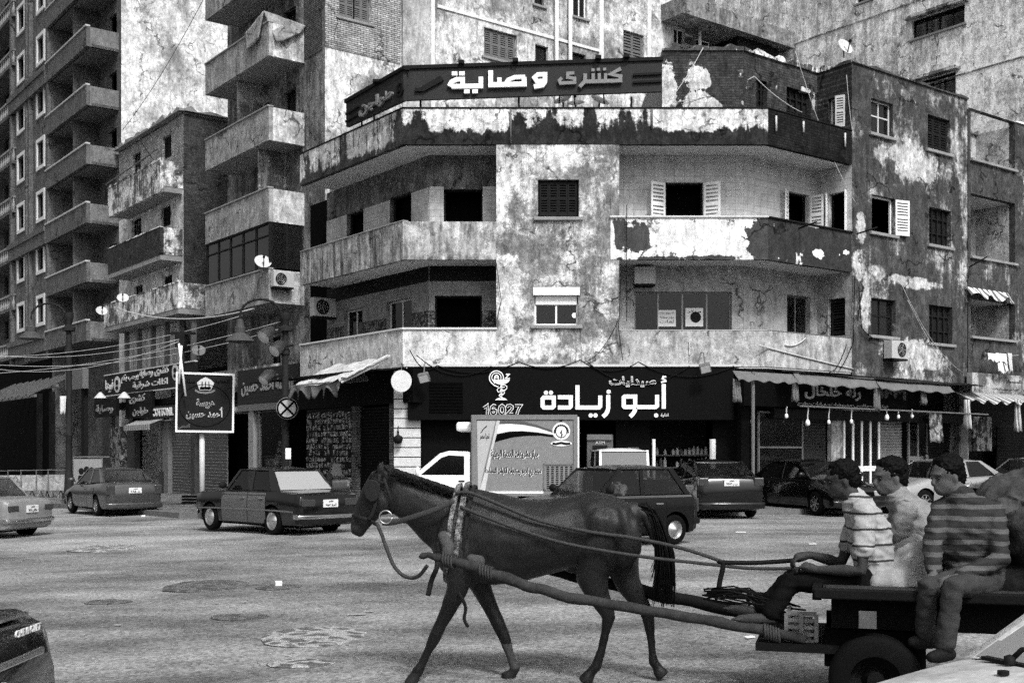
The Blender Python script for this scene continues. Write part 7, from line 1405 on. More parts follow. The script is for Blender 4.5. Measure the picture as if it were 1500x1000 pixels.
# ============================================================ things on the walls
def dish(fr, px, py, o, r, label, az=0.0, el=35, mat=None):
    u, z = fr.uz(px, py, o); c = fr.P(u, o, z); t = thing('satellite_dish', label, 'satellite dish', c, 0, 'satellite dishes')
    d = Vector((math.sin(az)*math.cos(R_(el)), -math.cos(az)*math.cos(R_(el)), math.sin(R_(el)))); M3 = d.to_track_quat('Z', 'Y').to_matrix()
    mb = MB(); mb.lathe([(.001, -.16*r), (r*.4, -.13*r), (r*.75, -.06*r), (r, .02*r), (r*1.01, .05*r), (r*.74, -.03*r), (r*.4, -.1*r), (.001, -.13*r)], c, n=24, M=M3); mb.build('reflector', mat or M['offwhite'], t, True, auto=50)
    mb = MB(); f = c+d*r*.85; mb.tube([c+M3@Vector((0, -r*.9, 0)), f], .018, 6); mb.box(f, (.07, .07, .1), M3); mb.build('feed_arm', M['dark'], t); mb = MB(); mb.tube([c-d*.1*r, c-d*.25*r-Vector((0, 0, r*.3)), c-d*.25*r-Vector((0, 0, r*1.15))], .03, 6); mb.build('mast', M['metal'], t)
dish(frBL, 385, 383, 1.6, .3, 'white dish on the tall block below its glazed balcony', .4); dish(frCL, 180, 436, 1.6, .27, 'dish above and right of its twin on the far left balcony', .3); dish(frCL, 149, 455, 1.7, .27, 'lower dish left of its twin near the tower balcony', .5)
dish(frBL, 291, 513, 2.2, .26, 'grey dish over the food shop sign near the framed board', .3, mat=M['grey']); dish(frF, 824, 146, -.4, .27, 'leftmost of three white dishes peeping under the roof sign', -.6, 50); dish(frF, 843, 151, -.5, .25, 'half hidden middle dish of three under the roof sign', -.2, 60); dish(frF, 879, 147, -.4, .28, 'right hand dish of three under the roof sign', .6, 50)
dish(frR, 1238, 68, -1.2, .28, 'white dish standing on the roof edge of the peeling right wall', .5, 25)
def aircon(fr, px, py, o, w_, h_, label, d=.34, fan=True, rev=1):
    u, z = fr.uz(px, py, o+d); t = thing('air_conditioner', label, 'air conditioner', fr.P(u, o+d/2, z-h_/2), 0, 'air conditioner boxes'); mb = MB(); mb.fbox(fr, u-w_/2, u+w_/2, o+.06, o+d, z-h_/2, z+h_/2); b = mb.build('casing', flat(.42, .5, var=.2), t, bevel=.012)
    if fan:
        fu = u-rev*w_*.14; M3 = Matrix(((fr.U.x, fr.N.x, 0), (fr.U.y, fr.N.y, 0), (0, 0, 1))); r = h_*.4; mb = MB(); mb.lathe([(r, .004), (.001, .004)], fr.P(fu, o+d, z), 'y', 24, M=M3); mb.build('fan_opening', M['black'], b); mb = MB()
        for q in (.95, .65, .35): mb.lathe([(r*q, .01), (r*q+.012, .016), (r*q+.02, .01)], fr.P(fu, o+d, z), 'y', 24, M=M3)
        for k in range(5): a = k*1.256; mb.tube([fr.P(fu, o+d+.008, z), fr.P(fu+r*.9*math.cos(a), o+d+.008, z+r*.9*math.sin(a))], .03*h_, 5)
        mb.build('fan', M['metal'], b)
    mb = MB(); mb.fbox(fr, u-w_*.45, u+w_*.45, o, o+d+.05, z-h_/2-.06, z-h_/2-.01); mb.build('bracket', M['dark'], t)
aircon(frBR, 415, 409, -1.0, .8, .55, 'air conditioner on the end wall of the tall block beside the white dish') if False else aircon(Frame(frBL.P(1.61, 0, 0)[:2], U=RU), 416, 409, .0, .8, .55, 'air conditioner on the balcony end of the tall block')
aircon(Frame(frL.P(6.7, 0, 0)[:2], U=RU), 478, 450, .0, .95, .62, 'air conditioner at the left end of the lower tiled balcony'); aircon(frF, 945, 403, -1.3, .62, .5, 'air conditioner over the aluminium balcony window', .4, fan=False); aircon(frR, 1318, 512, .0, .8, .56, 'air conditioner low on the peeling right street wall', .36, rev=-1)
# paper notices in the aluminium window
for (x0, y0, x1, y1), lb, tx in (((964, 454, 990, 478), 'white written notice in the left pane of the aluminium window', ['كل يوم نجاح', 'دروس خصوصية', 'لغات']), ((1004, 451, 1030, 478), 'white notice with a round mark in the aluminium window', ['مركز'])):
    r = frF.rect((x0, y0, x1, y1), -1.43); mb = MB(); mb.fbox(frF, r[0], r[1], -1.438, -1.434, r[2], r[3]); n_o = mb.build('paper_notice', flat(.62, .7, var=.1)); tag(n_o, lb, 'notice'); mb = MB(); h = (r[3]-r[2])/4
    for i, w_ in enumerate(tx): ftext(mb, frF, r[0]+.05, r[1]-.06, r[3]-h*(i+1)-.02, r[3]-h*(i+.4), -1.4335, w_, .004, .0)
    if len(tx) == 1: disc(mb, frF, ((x0+x1)/2+2, (y0+y1)/2), 8, -1.4335, .004, lambda x, y: frF.uz(x, y, -1.43), 18)
    mb.build('writing', M['dark'], n_o)
# ------------------------------------------------------------ roof sign
RS_ = thing('roof_sign', 'long dark folded roof sign with raised white and grey letters', 'sign', frF.P(2, .1, 11.5)); bd = flat(.07, .6, var=.2, sc_=3, spec=.2, name='roof_sign_board')
so = .12; c_ = lambda x, y: frF.uz(x, y, so)
def fq(mb, fr, pts, o, d): fpoly(mb, fr, pts, o, d, lambda x, y: fr.uz(x, y, o+d))
mb = MB(); fq(mb, frF, [(592, 99), (970, 86), (970, 134), (592, 147)], .0, so); mb.build('board', bd, RS_); mb = MB(); fq(mb, frF, [(590, 96), (972, 83), (972, 88), (590, 101)], -.03, so+.09); mb.build('top_edge', M['dark'], RS_)
mb = MB(); fq(mb, frL, [(591, 99), (507, 148), (507, 186), (591, 147)], .0, so); mb.build('board', bd, RS_); mb = MB(); fq(mb, frL, [(591, 96), (504, 146), (504, 151), (591, 101)], -.03, so+.09); mb.build('top_edge', M['dark'], RS_)
cv = lambda x, y: frF.uz(640+x/5.172, 80+y/5.172, so); mb = MB(); o2 = so+.01; W_ = 34
ribbon(mb, frF, [(334, 178), (334, 246), (112, 250)], W_, o2, .1, cv); ribbon(mb, frF, [(196, 180), (196, 246)], W_, o2+.003, .1, cv); ribbon(mb, frF, [(200, 196), (150, 197), (112, 216), (94, 248)], 32, o2+.005, .1, cv)
for x, y in ((135, 152), (190, 151), (228, 288), (290, 287)): fpoly(mb, frF, [(x-21, y-13), (x+21, y-14), (x+21, y+13), (x-21, y+14)], o2, .1, cv)
ribbon(mb, frF, [(408, 130), (408, 238), (662, 232), (660, 180)], W_+2, o2, .1, cv); ribbon(mb, frF, [(474, 184), (474, 236)], 32, o2+.003, .1, cv); ribbon(mb, frF, [(668, 178), (590, 180), (540, 200), (515, 238)], 28, o2+.005, .1, cv)
ribbon(mb, frF, [(818, 143), (818, 212), (800, 240), (735, 252)], W_, o2, .1, cv); ribbon(mb, frF, [(822, 158), (765, 160), (738, 184), (755, 210), (815, 208)], 30, o2+.004, .1, cv); mb.build('white_lettering', flat(.85, .5, var=.08), RS_)
mb = MB(); gl_ = flat(.26, .5, var=.15)
ribbon(mb, frF, [(1392, 116), (1312, 158), (1388, 172), (1388, 206), (1122, 214)], 28, o2, .1, cv)
for x in (1275, 1228, 1182): ribbon(mb, frF, [(x, 152), (x, 210)], 24, o2+.003, .1, cv)
for x, y in ((1180, 126), (1222, 122), (1268, 120)): fpoly(mb, frF, [(x-12, y-10), (x+12, y-11), (x+12, y+10), (x-12, y+11)], o2, .1, cv)
ribbon(mb, frF, [(1122, 154), (1120, 210), (1080, 254)], 28, o2+.004, .1, cv); ribbon(mb, frF, [(1040, 148), (990, 152), (988, 182), (1042, 190), (1042, 220), (935, 226), (926, 206), (946, 186)], 24, o2, .1, cv); mb.build('grey_lettering', gl_, RS_)
mb = MB(); c_ = lambda x, y: frF.uz(x, y, so)
for y in (109, 120): fpoly(mb, frF, [(927, y), (969, y-2), (969, y+1), (927, y+3)], so+.01, .06, c_)
fpoly(mb, frF, [(608, 135), (621, 135), (650, 119), (645, 112), (615, 130), (608, 130)], so+.01, .07, c_); mb.build('raised_bars', M['dark'], RS_)
mb = MB(); cl = lambda x, y: frL.uz(x, y, so); cq = lambda x, y: frL.uz(500+x/9.375, 100+y/9.375, so); vs = MB(); gl2 = gl_
def skew_text(mb, fr, A, B, C, D, o, body, depth, bold):   # photo corners: A bottom-left, B bottom-right, C top-right, D top-left (picture order)
    vs, fs = text_raw(body, bold); x0, x1 = min(v[0] for v in vs), max(v[0] for v in vs); y0, y1 = min(v[1] for v in vs), max(v[1] for v in vs); out = []
    for x, y, z in vs:
        a, b = (x-x0)/(x1-x0), (y-y0)/(y1-y0); px = (A[0]*(1-a)+B[0]*a)*(1-b)+(D[0]*(1-a)+C[0]*a)*b; py = (A[1]*(1-a)+B[1]*a)*(1-b)+(D[1]*(1-a)+C[1]*a)*b; u, zz = fr.uz(px, py, o); out.append(fr.P(u, o+depth*(z+.5), zz))
    mb.add(out, fs)
skew_text(mb, frL, (528, 174), (577, 146), (577, 127), (528, 152), so+.01, 'طواجن', .07, .04); mb.build('side_lettering', gl2, RS_)
mb = MB(); ribbon(mb, frL, [(590, 125), (592, 132), (588, 140), (583, 139), (584, 128), (588, 122)], 2.4, so+.01, .05, cl); ribbon(mb, frL, [(587, 128), (588, 133), (585, 135)], 1.8, so+.012, .05, cl)
for y in (166, 177): fpoly(mb, frL, [(508, y), (528, y-11), (528, y-9), (508, y+3)], so+.01, .05, cl)
mb.build('side_emblem', M['dark'], RS_)
mb = MB()
for x in (616, 760, 925): u, z = frF.uz(x, 142, -.05); mb.tube([frF.P(u, -.05, 11.35), frF.P(u, -.05, z)], .03, 6); mb.tube([frF.P(u, -.9, 11.0), frF.P(u, -.06, z-.05)], .02, 5)
for x in (530, 548): u, z = frL.uz(x, 165, -.05); mb.tube([frL.P(u, -.05, 11.35), frL.P(u, -.05, z)], .03, 6)
for x, y in ((676, 95), (755, 92), (876, 88), (917, 86)): u, z = frF.uz(x, y, .1); mb.box(frF.P(u, .15, z+.03), (.16, .3, .09))
u, z = frL.uz(556, 121, .1); mb.box(frL.P(u, .2, z), (.2, .3, .07)); mb.build('posts_and_lamps', M['dark'], RS_, kind='stuff')
# ------------------------------------------------------------ ornate street lamps
def street_lamp(px, py, label, spot=True):
    b = gpos(px, py); b.z += .15; t = thing('street_lamp', label, 'street lamp', b); it = M['metal'] if False else flat(.05, .6, var=.5, sc_=6, name='painted_iron'); H_ = EYE+(HZ-(458 if spot else 518))/FPX*b.y-b.z
    mb = MB(); mb.lathe([(.24, 0), (.24, .25), (.17, .4), (.15, 1.0), (.12, 1.1), (.115, 2.4), (.14, 2.45), (.11, 2.55), (.1, H_*.78), (.15, H_*.785), (.15, H_*.8), (.1, H_*.82), (.095, H_*.9), (.22, H_*.905), (.22, H_*.92), (.1, H_*.935), (.12, H_*.96), (.17, H_*.975), (.15, H_), (.001, H_)], b, n=14); mb.build('column', it, t, True, auto=40)
    w_ = 1.25; mb = MB(); top = b+Vector((0, 0, H_*.93)); P = [top+Vector((-.12, 0, -.2)), top+Vector((-.12, 0, .35))]+[top+Vector((-.12-w_/2+w_/2*math.cos(a), 0, .35+w_/2*.75*math.sin(a))) for a in [math.pi*i/10 for i in range(1, 11)]]+[top+Vector((-.12-w_, 0, .1))]
    mb.tube(P, .035, 8)
    for a in range(2, 10): mb.ball(P[a], .05, n=8, k=6)
    mb.build('arm', it, t, True); lc = P[-1]; mb = MB(); mb.lathe([(.04, .12), (.1, .08), (.12, -.1), (.17, -.14), (.16, -.3), (.42, -.5), (.44, -.56), (.4, -.58), (.001, -.5)], lc, n=18); mb.build('lamp_shade', flat(.12, .5, var=.4, name='lamp_metal'), t, True, auto=35)
    return t, b, H_
L1, lb_, LH = street_lamp(418, 748, 'ornate iron street lamp with spotlights, standing behind the taxi')
L2, lb2, LH2 = street_lamp(101, 742, 'ornate iron street lamp at the crowd barriers on the left pavement')
def spot(px, py, Y, label, r=.26):
    c = at(px, py, Y); t = thing('spotlight', label, 'lamp', c, 0, 'spotlights on the lamp column'); M3 = Vector((-.4, -.6, -.5)).to_track_quat('Z', 'Y').to_matrix(); mb = MB(); mb.lathe([(.001, -.4), (.12, -.38), (.2, -.2), (r, .05), (r, .1)], c, n=16, M=M3); mb.build('housing', flat(.06, .35, .5, var=.4), t, True, auto=40); mb = MB(); mb.lathe([(r*.97, .08), (.001, .11)], c, n=16, M=M3); mb.build('lens', M['offwhite'], t, True); mb = MB(); mb.tube([c, c+Vector((.5, .1, .15))], .03, 6); mb.build('arm', M['dark'], t)
Yl = lb_.y; spot(388, 492, Yl-.3, 'round shiny spotlight below the lamp shade', .22); spot(404, 512, Yl-.25, 'tilted paler spotlight lower on the lamp column', .2); spot(388, 555, Yl-.3, 'dark spotlight pointing down over the sweet shop sign', .18)
NS = thing('road_sign', 'round road sign with a black diagonal cross on the lamp column', 'road sign', at(421, 598, Yl-.35)); fS = Frame((0, Yl-.35), U=(1, 0)); cs = lambda x, y: fS.uz(x, y, 0)
mb = MB(); disc(mb, fS, (421, 598), 16, 0, .03, cs, 32); mb.build('plate', flat(.4, .5, var=.15), NS); mb = MB(); ribbon(mb, fS, [(421+14.2*math.cos(i*math.pi/14), 598+14.2*math.sin(i*math.pi/14)) for i in range(28)], 2.6, .031, .01, cs, True)
for s in (1, -1): ribbon(mb, fS, [(421-9.5, 598-9.5*s), (421+9.5, 598+9.5*s)], 2.8, .033, .008, cs)
mb.build('cross_and_rim', M['black'], NS); PN = MB(); PN.fbox(fS, fS.u(420), fS.u(428), .19, .2, fS.uz(0, 672)[1], fS.uz(0, 656)[1]); tag(PN.build('paper_notice', M['white']), 'small white paper stuck on the lamp column by the taxi', 'notice')
# ------------------------------------------------------------ framed street board
b = gpos(296, 748); b.z += .13; HB_ = thing('street_board', 'square framed shop board with a crown, on a white post at the kerb', 'sign', b); fB = Frame((b.x, b.y-.1), U=(.985, .17)); ch_ = lambda x, y: fB.uz(245+x/9.095, 530+y/9.095, .13)
mb = MB(); mb.tube([b, b+Vector((0, 0, fB.uz(296, 640)[1]-b.z+.3))], .085, 12); mb.build('post', M['offwhite'], HB_, True)
mb = MB(); fpoly(mb, fB, [(120, 140), (890, 170), (880, 935), (115, 925)], -.12, .24, ch_); bb = mb.build('board', flat(.035, .5, var=.2), HB_)
mb = MB(); ribbon(mb, fB, [(130, 145), (885, 170), (875, 930), (120, 920)], 26, .122, .03, ch_, True); mb.build('frame', M['white'], bb); sm_ = flat(.5, .5, var=.15); tc_ = lambda body, b_, bold, o=.124, mat=sm_, name='lettering': (lambda a, c: [ftext(q := MB(), fB, a[0], c[0], a[1], c[1], o, body, .01, bold), q.build(name, mat, bb)])(ch_(b_[0], b_[3]), ch_(b_[2], b_[1]))
tc_('هريسة', (385, 490, 630, 620), .04); tc_('هريسة', (392, 496, 624, 612), .0, .135, flat(.06, .5), 'inner_line'); tc_('أحمد حسين', (250, 600, 755, 765), .035); tc_('أحمد حسين', (256, 606, 750, 758), -.01, .135, M['black'], 'inner_line'); tc_('العجمى', (145, 820, 300, 890), .0, mat=flat(.2, .5)); tc_('للحلاوة', (640, 235, 830, 290), .01, mat=M['black']); tc_('سلامة', (180, 225, 370, 280), .01, mat=M['black'])
mb = MB(); ribbon(mb, fB, [(497+338*math.cos(i*math.pi/20), 580+280*math.sin(i*math.pi/20)) for i in range(40)], 9, .124, .006, ch_, True); mb.build('oval_line', M['black'], bb)
mb = MB(); fpoly(mb, fB, [(430, 375), (395, 275), (440, 235), (510, 200), (580, 235), (625, 280), (580, 375)], .1225, .004, ch_)
crw = mb.build('crown', M['offwhite'], bb); mb = MB(); fpoly(mb, fB, [(436, 368), (432, 330), (586, 330), (578, 368)], .1275, .004, ch_)
for x in (462, 510, 558): ribbon(mb, fB, [(x, 330), (x+(x-510)*-.1, 260)], 12, .1277, .004, ch_)
mb.build('crown_lines', M['black'], crw); mb = MB(); ribbon(mb, fB, [(370, 372), (420, 402), (510, 412), (590, 400), (635, 375)], 26, .1225, .006, ch_); mb.build('scroll', flat(.22, .5), bb)
for (x0, y0, x1, y1), lbl in (((262, 503, 272, 580), 'longer white lamp tube hanging in front of the framed street board'), ((266, 506, 262, 562), 'shorter white lamp tube hanging on the left of the framed street board')): mb = MB(); mb.tube([at(x0, y0, b.y-.6), at(x1, y1, b.y-.6)], .035, 8); tag(mb.build('lamp_tube', flat(.7, .4, var=.1), None, True), lbl, 'lamp tube')
UP_ = thing('cable_mast', 'dark thin mast with a cable box rising from the framed street board', 'mast', at(266, 615, b.y+.12)); mb = MB(); mb.tube([at(268, 615, b.y+.12), at(268, 480, b.y+.12)], .05, 8); mb.build('shaft', M['dark'], UP_, True); mb = MB(); mb.box(at(265, 499, b.y+.1), (.3, .3, .4)); mb.box(at(265, 488, b.y+.1), (.9, .1, .08)); mb.build('cable_box', M['dark'], UP_)
# ------------------------------------------------------------ crowd barriers and poster fence
def barrier_proto():
    t = thing('crowd_barrier', 'steel crowd barrier filled with pale sheeting on the left pavement', 'barrier', (0, 0, 0), 0, 'crowd barriers on the left pavement', local=True); mb = MB()
    mb.tube([(-.62, 0, .25), (-.62, 0, 1.15), (.62, 0, 1.15), (.62, 0, .25), (-.62, 0, .25)], .03, 6); mb.build('frame', M['metal'], t); mb = MB(); mb.box((0, .02, .62), (1.16, .012, .66)); mb.build('sheet', plaster('sheeting', .3, .2, cover=.6, edge=.2, sc_=3), t)
    for x in (-.45, .45): mb = MB(); mb.tube([(x, -.28, 0), (x, 0, .3), (x, .28, 0)], .025, 6); mb.build('foot', M['metal'], t)
    return t
p0 = barrier_proto(); bl = ['first barrier at the left edge', 'second barrier from the left edge', 'third barrier in the row', 'fourth barrier in the row', 'fifth barrier in front of the lamp column', 'last barrier by the printed panel']
for i, x in enumerate((-8, 11, 32, 53, 74, 93)):
    o = p0 if i == 0 else copy_tree(p0); q = gpos(x, 733); o.location = q+Vector((0, 0, .15)); o.rotation_euler = (0, 0, R_(8 if i % 2 else -4)); o['label'] = bl[i]+', filled with pale sheeting'
PP = thing('printed_panel', 'printed panel with dark painted faces on the left pavement railing', 'panel', gpos(118, 737)); fP = Frame((0, gpos(118, 735).y), U=(1, 0)); mb = MB(); r = fP.rect((108, 672, 150, 708)); mb.fbox(fP, r[0], r[1], 0, .04, r[2], r[3]); mb.build('sheet', flat(.3, .6, var=.2), PP); mb = MB()
for x, y, a in ((119, 690, 4), (127, 688, 4.4), (134, 689, 4.2), (141, 694, 4)): disc(mb, fP, (x, y), a, .041, .004, lambda x, y: fP.uz(x, y, .04), 12, ry=a*1.25); fpoly(mb, fP, [(x-5, y+15), (x+6, y+15), (x+4, y+6), (x-4, y+6)], .041, .003, lambda x, y: fP.uz(x, y, .04))
mb.build('print', M['dark'], PP); mb = MB()
for x in (108, 150): u = fP.u(x); mb.tube([fP.P(u, .02, -.2), fP.P(u, .02, r[3]+.1)], .03, 6)
mb.tube([fP.P(r[0], .02, r[3]+.08), fP.P(r[1]+.3, .02, r[3]+.08)], .03, 6); mb.build('frame', M['metal'], PP)
FL = thing('small_flag', 'small pale pennant tied on the left lamp column', 'flag', at(93, 600, lb2.y-.3)); cloth_obj('cloth', M['offwhite'], FL, fr=Frame((0, lb2.y-.3), U=(1, 0)), u0=Frame((0, lb2.y-.3), U=(1, 0)).u(88), u1=Frame((0, lb2.y-.3), U=(1, 0)).u(97), z0=at(93, 606, lb2.y-.3).z, z1=at(93, 580, lb2.y-.3).z, o0=0, o1=.05, waves=1.5, amp=.05, n=14)
# fallen crate / stall box at the signpost
BX = thing('vegetable_box', 'low dark slatted box on the kerb at the foot of the framed board', 'box', gpos(284, 742)); q = gpos(284, 744)+Vector((0, 0, .15)); mb = MB()
for s in (-.2, .2):
    for z in (.04, .14, .24): mb.box(q+Vector((0, s, z)), (.7, .02, .07))
for s in (-.34, .34):
    for z in (.04, .14, .24): mb.box(q+Vector((s, 0, z)), (.02, .38, .07))
mb.build('slats', M['dark'], BX)
# ------------------------------------------------------------ rugs on the balcony
RG = soft('hanging_rug', 'grey folded rug draped over the corner of the upper left balcony', 'rug', [], M['grey']) if False else None
zt = 17.2; mb = MB(); P0 = [frBL.P(1.55, 1.5, zt+.55), frBL.P(3.3, 1.52, zt+.1), frBL.P(3.3, 1.56, zt-.75), frBL.P(2.6, 1.58, zt-.55), frBL.P(1.55, 1.5, zt-.5)]
A_, B_2, C_, D_ = frBL.P(1.45, .15, zt+.1), frBL.P(2.05, 1.52, zt+.55), frBL.P(1.42, 1.3, zt-.7), frBL.P(1.4, .4, zt-.2)
quadsheet(mb, frBL.P(1.5, .0, zt+.12), frBL.P(2.0, 1.45, zt+.5), frBL.P(1.45, 1.2, zt-.75), frBL.P(1.44, .25, zt-.2), amp=.04, seed=2); quadsheet(mb, frBL.P(1.9, 1.47, zt+.45), frBL.P(3.4, 1.5, zt+.06), frBL.P(3.2, 1.53, zt-.6), frBL.P(2.2, 1.54, zt-.5), amp=.05, seed=4)
rg = mb.build('rug', plaster('rug_cloth', .34, .24, cover=.5, edge=.2), None, True); sdf = rg.modifiers.new('s', 'SOLIDIFY'); sdf.thickness = .05; tag(rg, 'grey rug flung over the corner of the top left balcony parapet', 'rug')
# ------------------------------------------------------------ cables
def cable(label, pts, r=.014, mat=None):
    mb = MB()
    for a, b, d in pts: mb.tube(sag(a, b, d), r, 5)
    return tag(mb.build('cable', mat or M['lightwire'], None, True), label, 'cable')
Yc = lb_.y+.2
for (x0, y0), (x1, y1), d, lb in (((-30, 522), (355, 462), .35, 'pale cable sagging from the left edge to the lamp arm, highest of five'), ((-30, 532), (415, 480), .5, 'second pale cable from the left edge to the lamp column'), ((-30, 548), (415, 470), .3, 'steeper pale cable crossing the lower left signs'), ((-30, 518), (262, 497), .3, 'pale cable from the left edge to the cable box'), ((-30, 536), (262, 500), .5, 'lower pale cable from the left edge to the cable box')): cable(lb, [(at(x0, y0, Yc+6), at(x1, y1, Yc), d)]  , .009)
cable('thick pale cable between the far dishes and the lamp arm', [(at(172, 452, Yc+8), at(372, 452, Yc), .35)], .022)
cable('long diagonal wire from the high balcony down to the left tower', [(at(303, -10, 43), at(180, 190, 57), .3)], .012, M['wire'])
def fc(px, py, o=.26): u, z = frF.uz(px, py, o); return frF.P(u, o, z)
cable('drooping cable bundle along the top of the pharmacy sign', [(fc(600, 512), fc(640, 535), .3), (fc(640, 535), fc(760, 530), .25), (fc(760, 530), fc(850, 527), .2), (fc(850, 527), fc(935, 530), .28), (fc(935, 530), fc(1075, 536), .35), (fc(860, 530), fc(1010, 536), .55), (fc(610, 520), fc(720, 536), .4)], .015, M['wire'])
cable('cables hanging down beside the central pillar', [(fc(910, 395, .1), fc(906, 480, .1), .0), (fc(906, 480, .1), fc(912, 528, .2), .0), (fc(905, 470, .1), fc(850, 530, .2), .3), (fc(918, 300, .1), fc(918, 470, .1), 0), (fc(727, 385, .08), fc(734, 440, .08), 0), (fc(734, 440, .08), fc(728, 470, .08), 0)], .011, M['wire'])
def rc(px, py, o=.1): u, z = frR.uz(px, py, o); return frR.P(u, o, z)
cable('cables running down the corner of the peeling right wall', [(rc(1252, 405), rc(1250, 500), 0), (rc(1258, 420), rc(1262, 480), 0), (rc(1262, 480), rc(1295, 500), .1), (rc(1250, 500), rc(1230, 540), .1), (rc(1262, 430), rc(1256, 470), 0), (rc(1240, 505), rc(1215, 545), .2)], .014, M['wire'])
cable('thin slack wire crossing the peeling right wall diagonally', [(rc(1320, 415), rc(1410, 545), .4), (rc(1330, 440), rc(1400, 552), .2), (rc(1240, 110), rc(1250, 200), .2), (rc(1165, 75, -.5), rc(1255, 300, .2), .4)], .009, M['lightwire'])
cable('pale wire looped over the bare brick roof storey', [(rc(1105, 112, -1.2), frF.P(frF.u(985, -1.2), -1.2, frF.uz(985, 150, -1.2)[1]), .15), (rc(1105, 112, -1.2), rc(1175, 165, -.3), .1), (frF.P(frF.u(1030, -1.2), -1.2, frF.uz(1030, 70, -1.2)[1]), frF.P(frF.u(978, -.5), -.5, frF.uz(978, 150, -.5)[1]), .1)], .011, M['lightwire'])
cable('pale pipe along the ledge of the right balcony', [(rc(1110, 505, .03), rc(1250, 540, .03), .02), (fc(1010, 500, .02), fc(1010, 520, .02), 0), (rc(1150, 505, .03), rc(1180, 495, .03), .1)], .02, M['offwhite'])
# short drain spouts and posts on the upper parapet
k = 0
for fr, px, py, ln, lb in ((frR, 1137, 170, 22, 'first white spout on the dark upper parapet'), (frR, 1177, 178, 16, 'second white spout on the dark upper parapet'), (frR, 1238, 195, 20, 'third white spout on the dark upper parapet'), (frF, 748, 160, 50, 'long grey spout on the mouldy upper parapet'), (frF, 955, 160, 28, 'thin spout on the mouldy upper parapet by its right half')):
    u, z = fr.uz(px, py, .06); u2, z2 = fr.uz(px, py+ln, .06); mb = MB(); mb.tube([fr.P(u, .06, z), fr.P(u, .06, z2)], .03, 6); tag(mb.build('drain_spout', M['offwhite'] if fr is frR else M['grey'], None, True), lb, 'pipe', 'spouts on the upper parapet')
for px, py, dx, dy, lb in ((1170, 335, 26, -10, 'short dark pole sticking out of the right balcony'), (1255, 343, 30, -10, 'dark clothes pole at the corner of the peeling wall'), (1420, 392, 26, -16, 'dark bracket pole by the middle loggia')):
    mb = MB(); u, z = frR.uz(px, py, 0); u2, z2 = frR.uz(px+dx, py+dy, .7); mb.tube([frR.P(u, -.05, z), frR.P(u2, .7, z2)], .025, 6); tag(mb.build('pole', M['dark'], None, True), lb, 'pole')
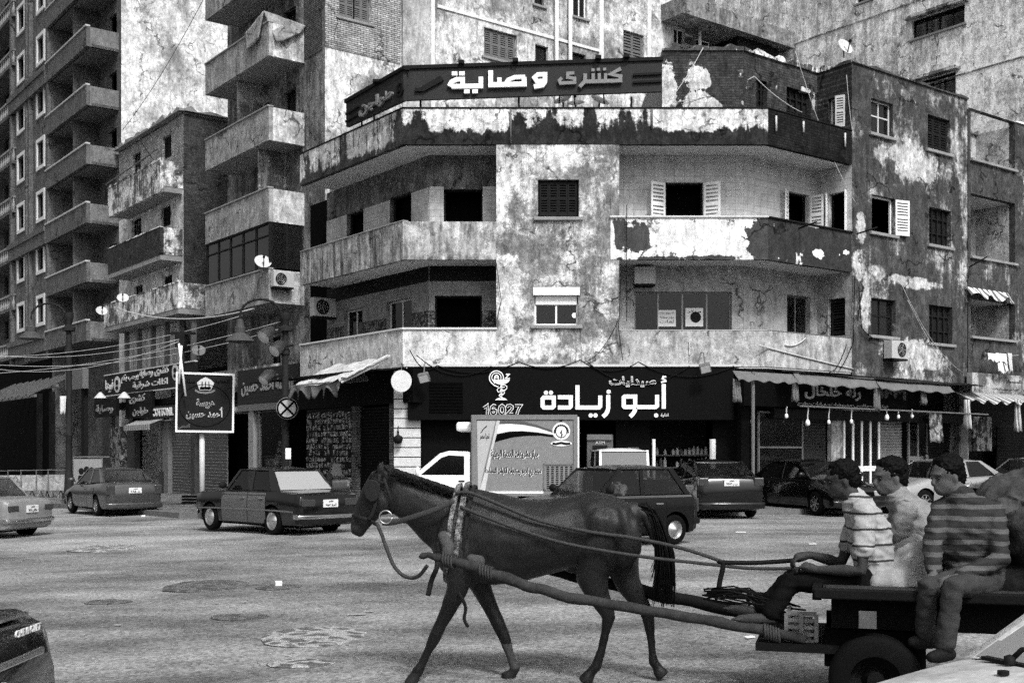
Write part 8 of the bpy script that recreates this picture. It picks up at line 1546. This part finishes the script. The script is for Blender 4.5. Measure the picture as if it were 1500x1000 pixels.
# ------------------------------------------------------------ road damage and litter
def pothole(px, py, rx, ry, label, light=True, seed=1, slab=True):
    c = gpos(px, py); rnd = random.Random(seed); sx, sy = rx/FPX*c.y, ry*c.y*c.y/(FPX*EYE); mb = MB(); n = 26; rs = []
    for k, (f, z) in enumerate(((1.0, .004), (.86, .018), (.74, .012), (.6, .016))): rs.append([c+Vector((sx*f*math.cos(a)*(1+.16*mnoise.noise(Vector((math.cos(a)*2, math.sin(a)*2, seed+k*.2)))), sy*f*math.sin(a)*(1+.16*mnoise.noise(Vector((math.cos(a)*2, math.sin(a)*2, seed+k*.2)))), z)) for a in [2*math.pi*i/n for i in range(n)]])
    mb.rings(rs, cap=False); mb.poly(rs[-1]); o = mb.build('road_patch', M['patchL' if light else 'patchD'], None, True); tag(o, label, 'road patch', 'broken patches in the asphalt')
def patch_mat(name, a, b):
    m, n, bs = newmat(name); g = nd(n, 'ShaderNodeNewGeometry'); vo = nd(n, 'ShaderNodeTexVoronoi', feature='DISTANCE_TO_EDGE'); v2 = nd(n, 'ShaderNodeVectorMath', operation='ADD'); lk(n, g.outputs['Position'], v2.inputs[0]); nz = nd(n, 'ShaderNodeTexNoise'); nz.inputs['Scale'].default_value = 5; lk(n, g.outputs['Position'], nz.inputs['Vector']); sc2 = scaled(n, nz.outputs['Color'], (.3, .3, .3)); lk(n, sc2, v2.inputs[1]); lk(n, v2.outputs[0], vo.inputs['Vector']); vo.inputs['Scale'].default_value = 4
    e = sstep(n, vo.outputs['Distance'], .04, .2); gr = noise(n, g.outputs['Position'], 40, 4, .8); grey(n, mth(n, 'MULTIPLY', mixf(n, e, a, b), mth(n, 'MULTIPLY_ADD', mth(n, 'SUBTRACT', gr, .5), 2.6, 1)), bs); bs.inputs['Roughness'].default_value = .9; bump(n, mth(n, 'ADD', e, gr), bs, .8, .03); return m
M['patchL'] = patch_mat('broken_asphalt', .36, .1); M['patchD'] = patch_mat('dark_hollow', .12, .06)
pothole(462, 932, 78, 15, 'pale cobbled broken patch in the road left of the horse', True, 3); pothole(305, 858, 62, 9, 'dark sunken manhole patch in the middle of the road', False, 5); pothole(155, 803, 50, 5, 'pale cracked patch in front of the grey sedan', True, 7); pothole(352, 904, 44, 4, 'thin dark hollow in the road with a board lying in it', False, 9); pothole(440, 972, 50, 6, 'small pale broken patch near the bottom of the picture', True, 11); pothole(410, 860, 34, 4, 'dark shallow hollow with a piece of white litter', False, 12); pothole(160, 882, 36, 3, 'narrow dark crack patch nearest the black saloon', False, 13)
def litter(px, py, w_, d, h, label, mat, ang=0):
    c = gpos(px, py); w_ *= .7; d *= .55; M3 = Matrix.Rotation(R_(ang), 3, 'Z')@Matrix.Rotation(R_(8), 3, 'X'); mb = MB(); mb.box(c+Vector((0, 0, h/2+.012)), (w_, d, h), M3); b_ = mb.build('litter', mat, None, bevel=min(h, .01)*.4); tag(b_, label, 'litter', 'litter on the road')
litter(408, 859, .12, .1, .06, 'white paper scrap in the dark hollow', M['white'], 20); litter(365, 905, .26, .12, .03, 'short board lying in the thin road hollow', M['grey'], 5); litter(356, 883, .12, .05, .01, 'thin white strip of litter on the left of the road', M['concrete'], 4); litter(172, 917, .1, .05, .01, 'white litter strip near the black saloon', M['concrete'], 10)
litter(522, 901, .28, .1, .008, 'long pale scrap beside its shorter twin left of the horse', M['concrete'], 14); litter(539, 897, .16, .06, .008, 'shorter pale scrap beside its longer twin left of the horse', M['concrete'], 12); litter(1098, 935, .14, .08, .01, 'pale scrap on the road under the cart shafts', M['white'], 30); litter(1190, 798, .2, .08, .02, 'white litter on the road ahead of the first rider', M['offwhite'], 10); litter(1085, 780, .3, .06, .01, 'pale strip of litter behind the tail of the horse', M['white'], 0); litter(210, 757, .16, .1, .04, 'white scrap behind the grey rounded sedan', M['white'], 0)
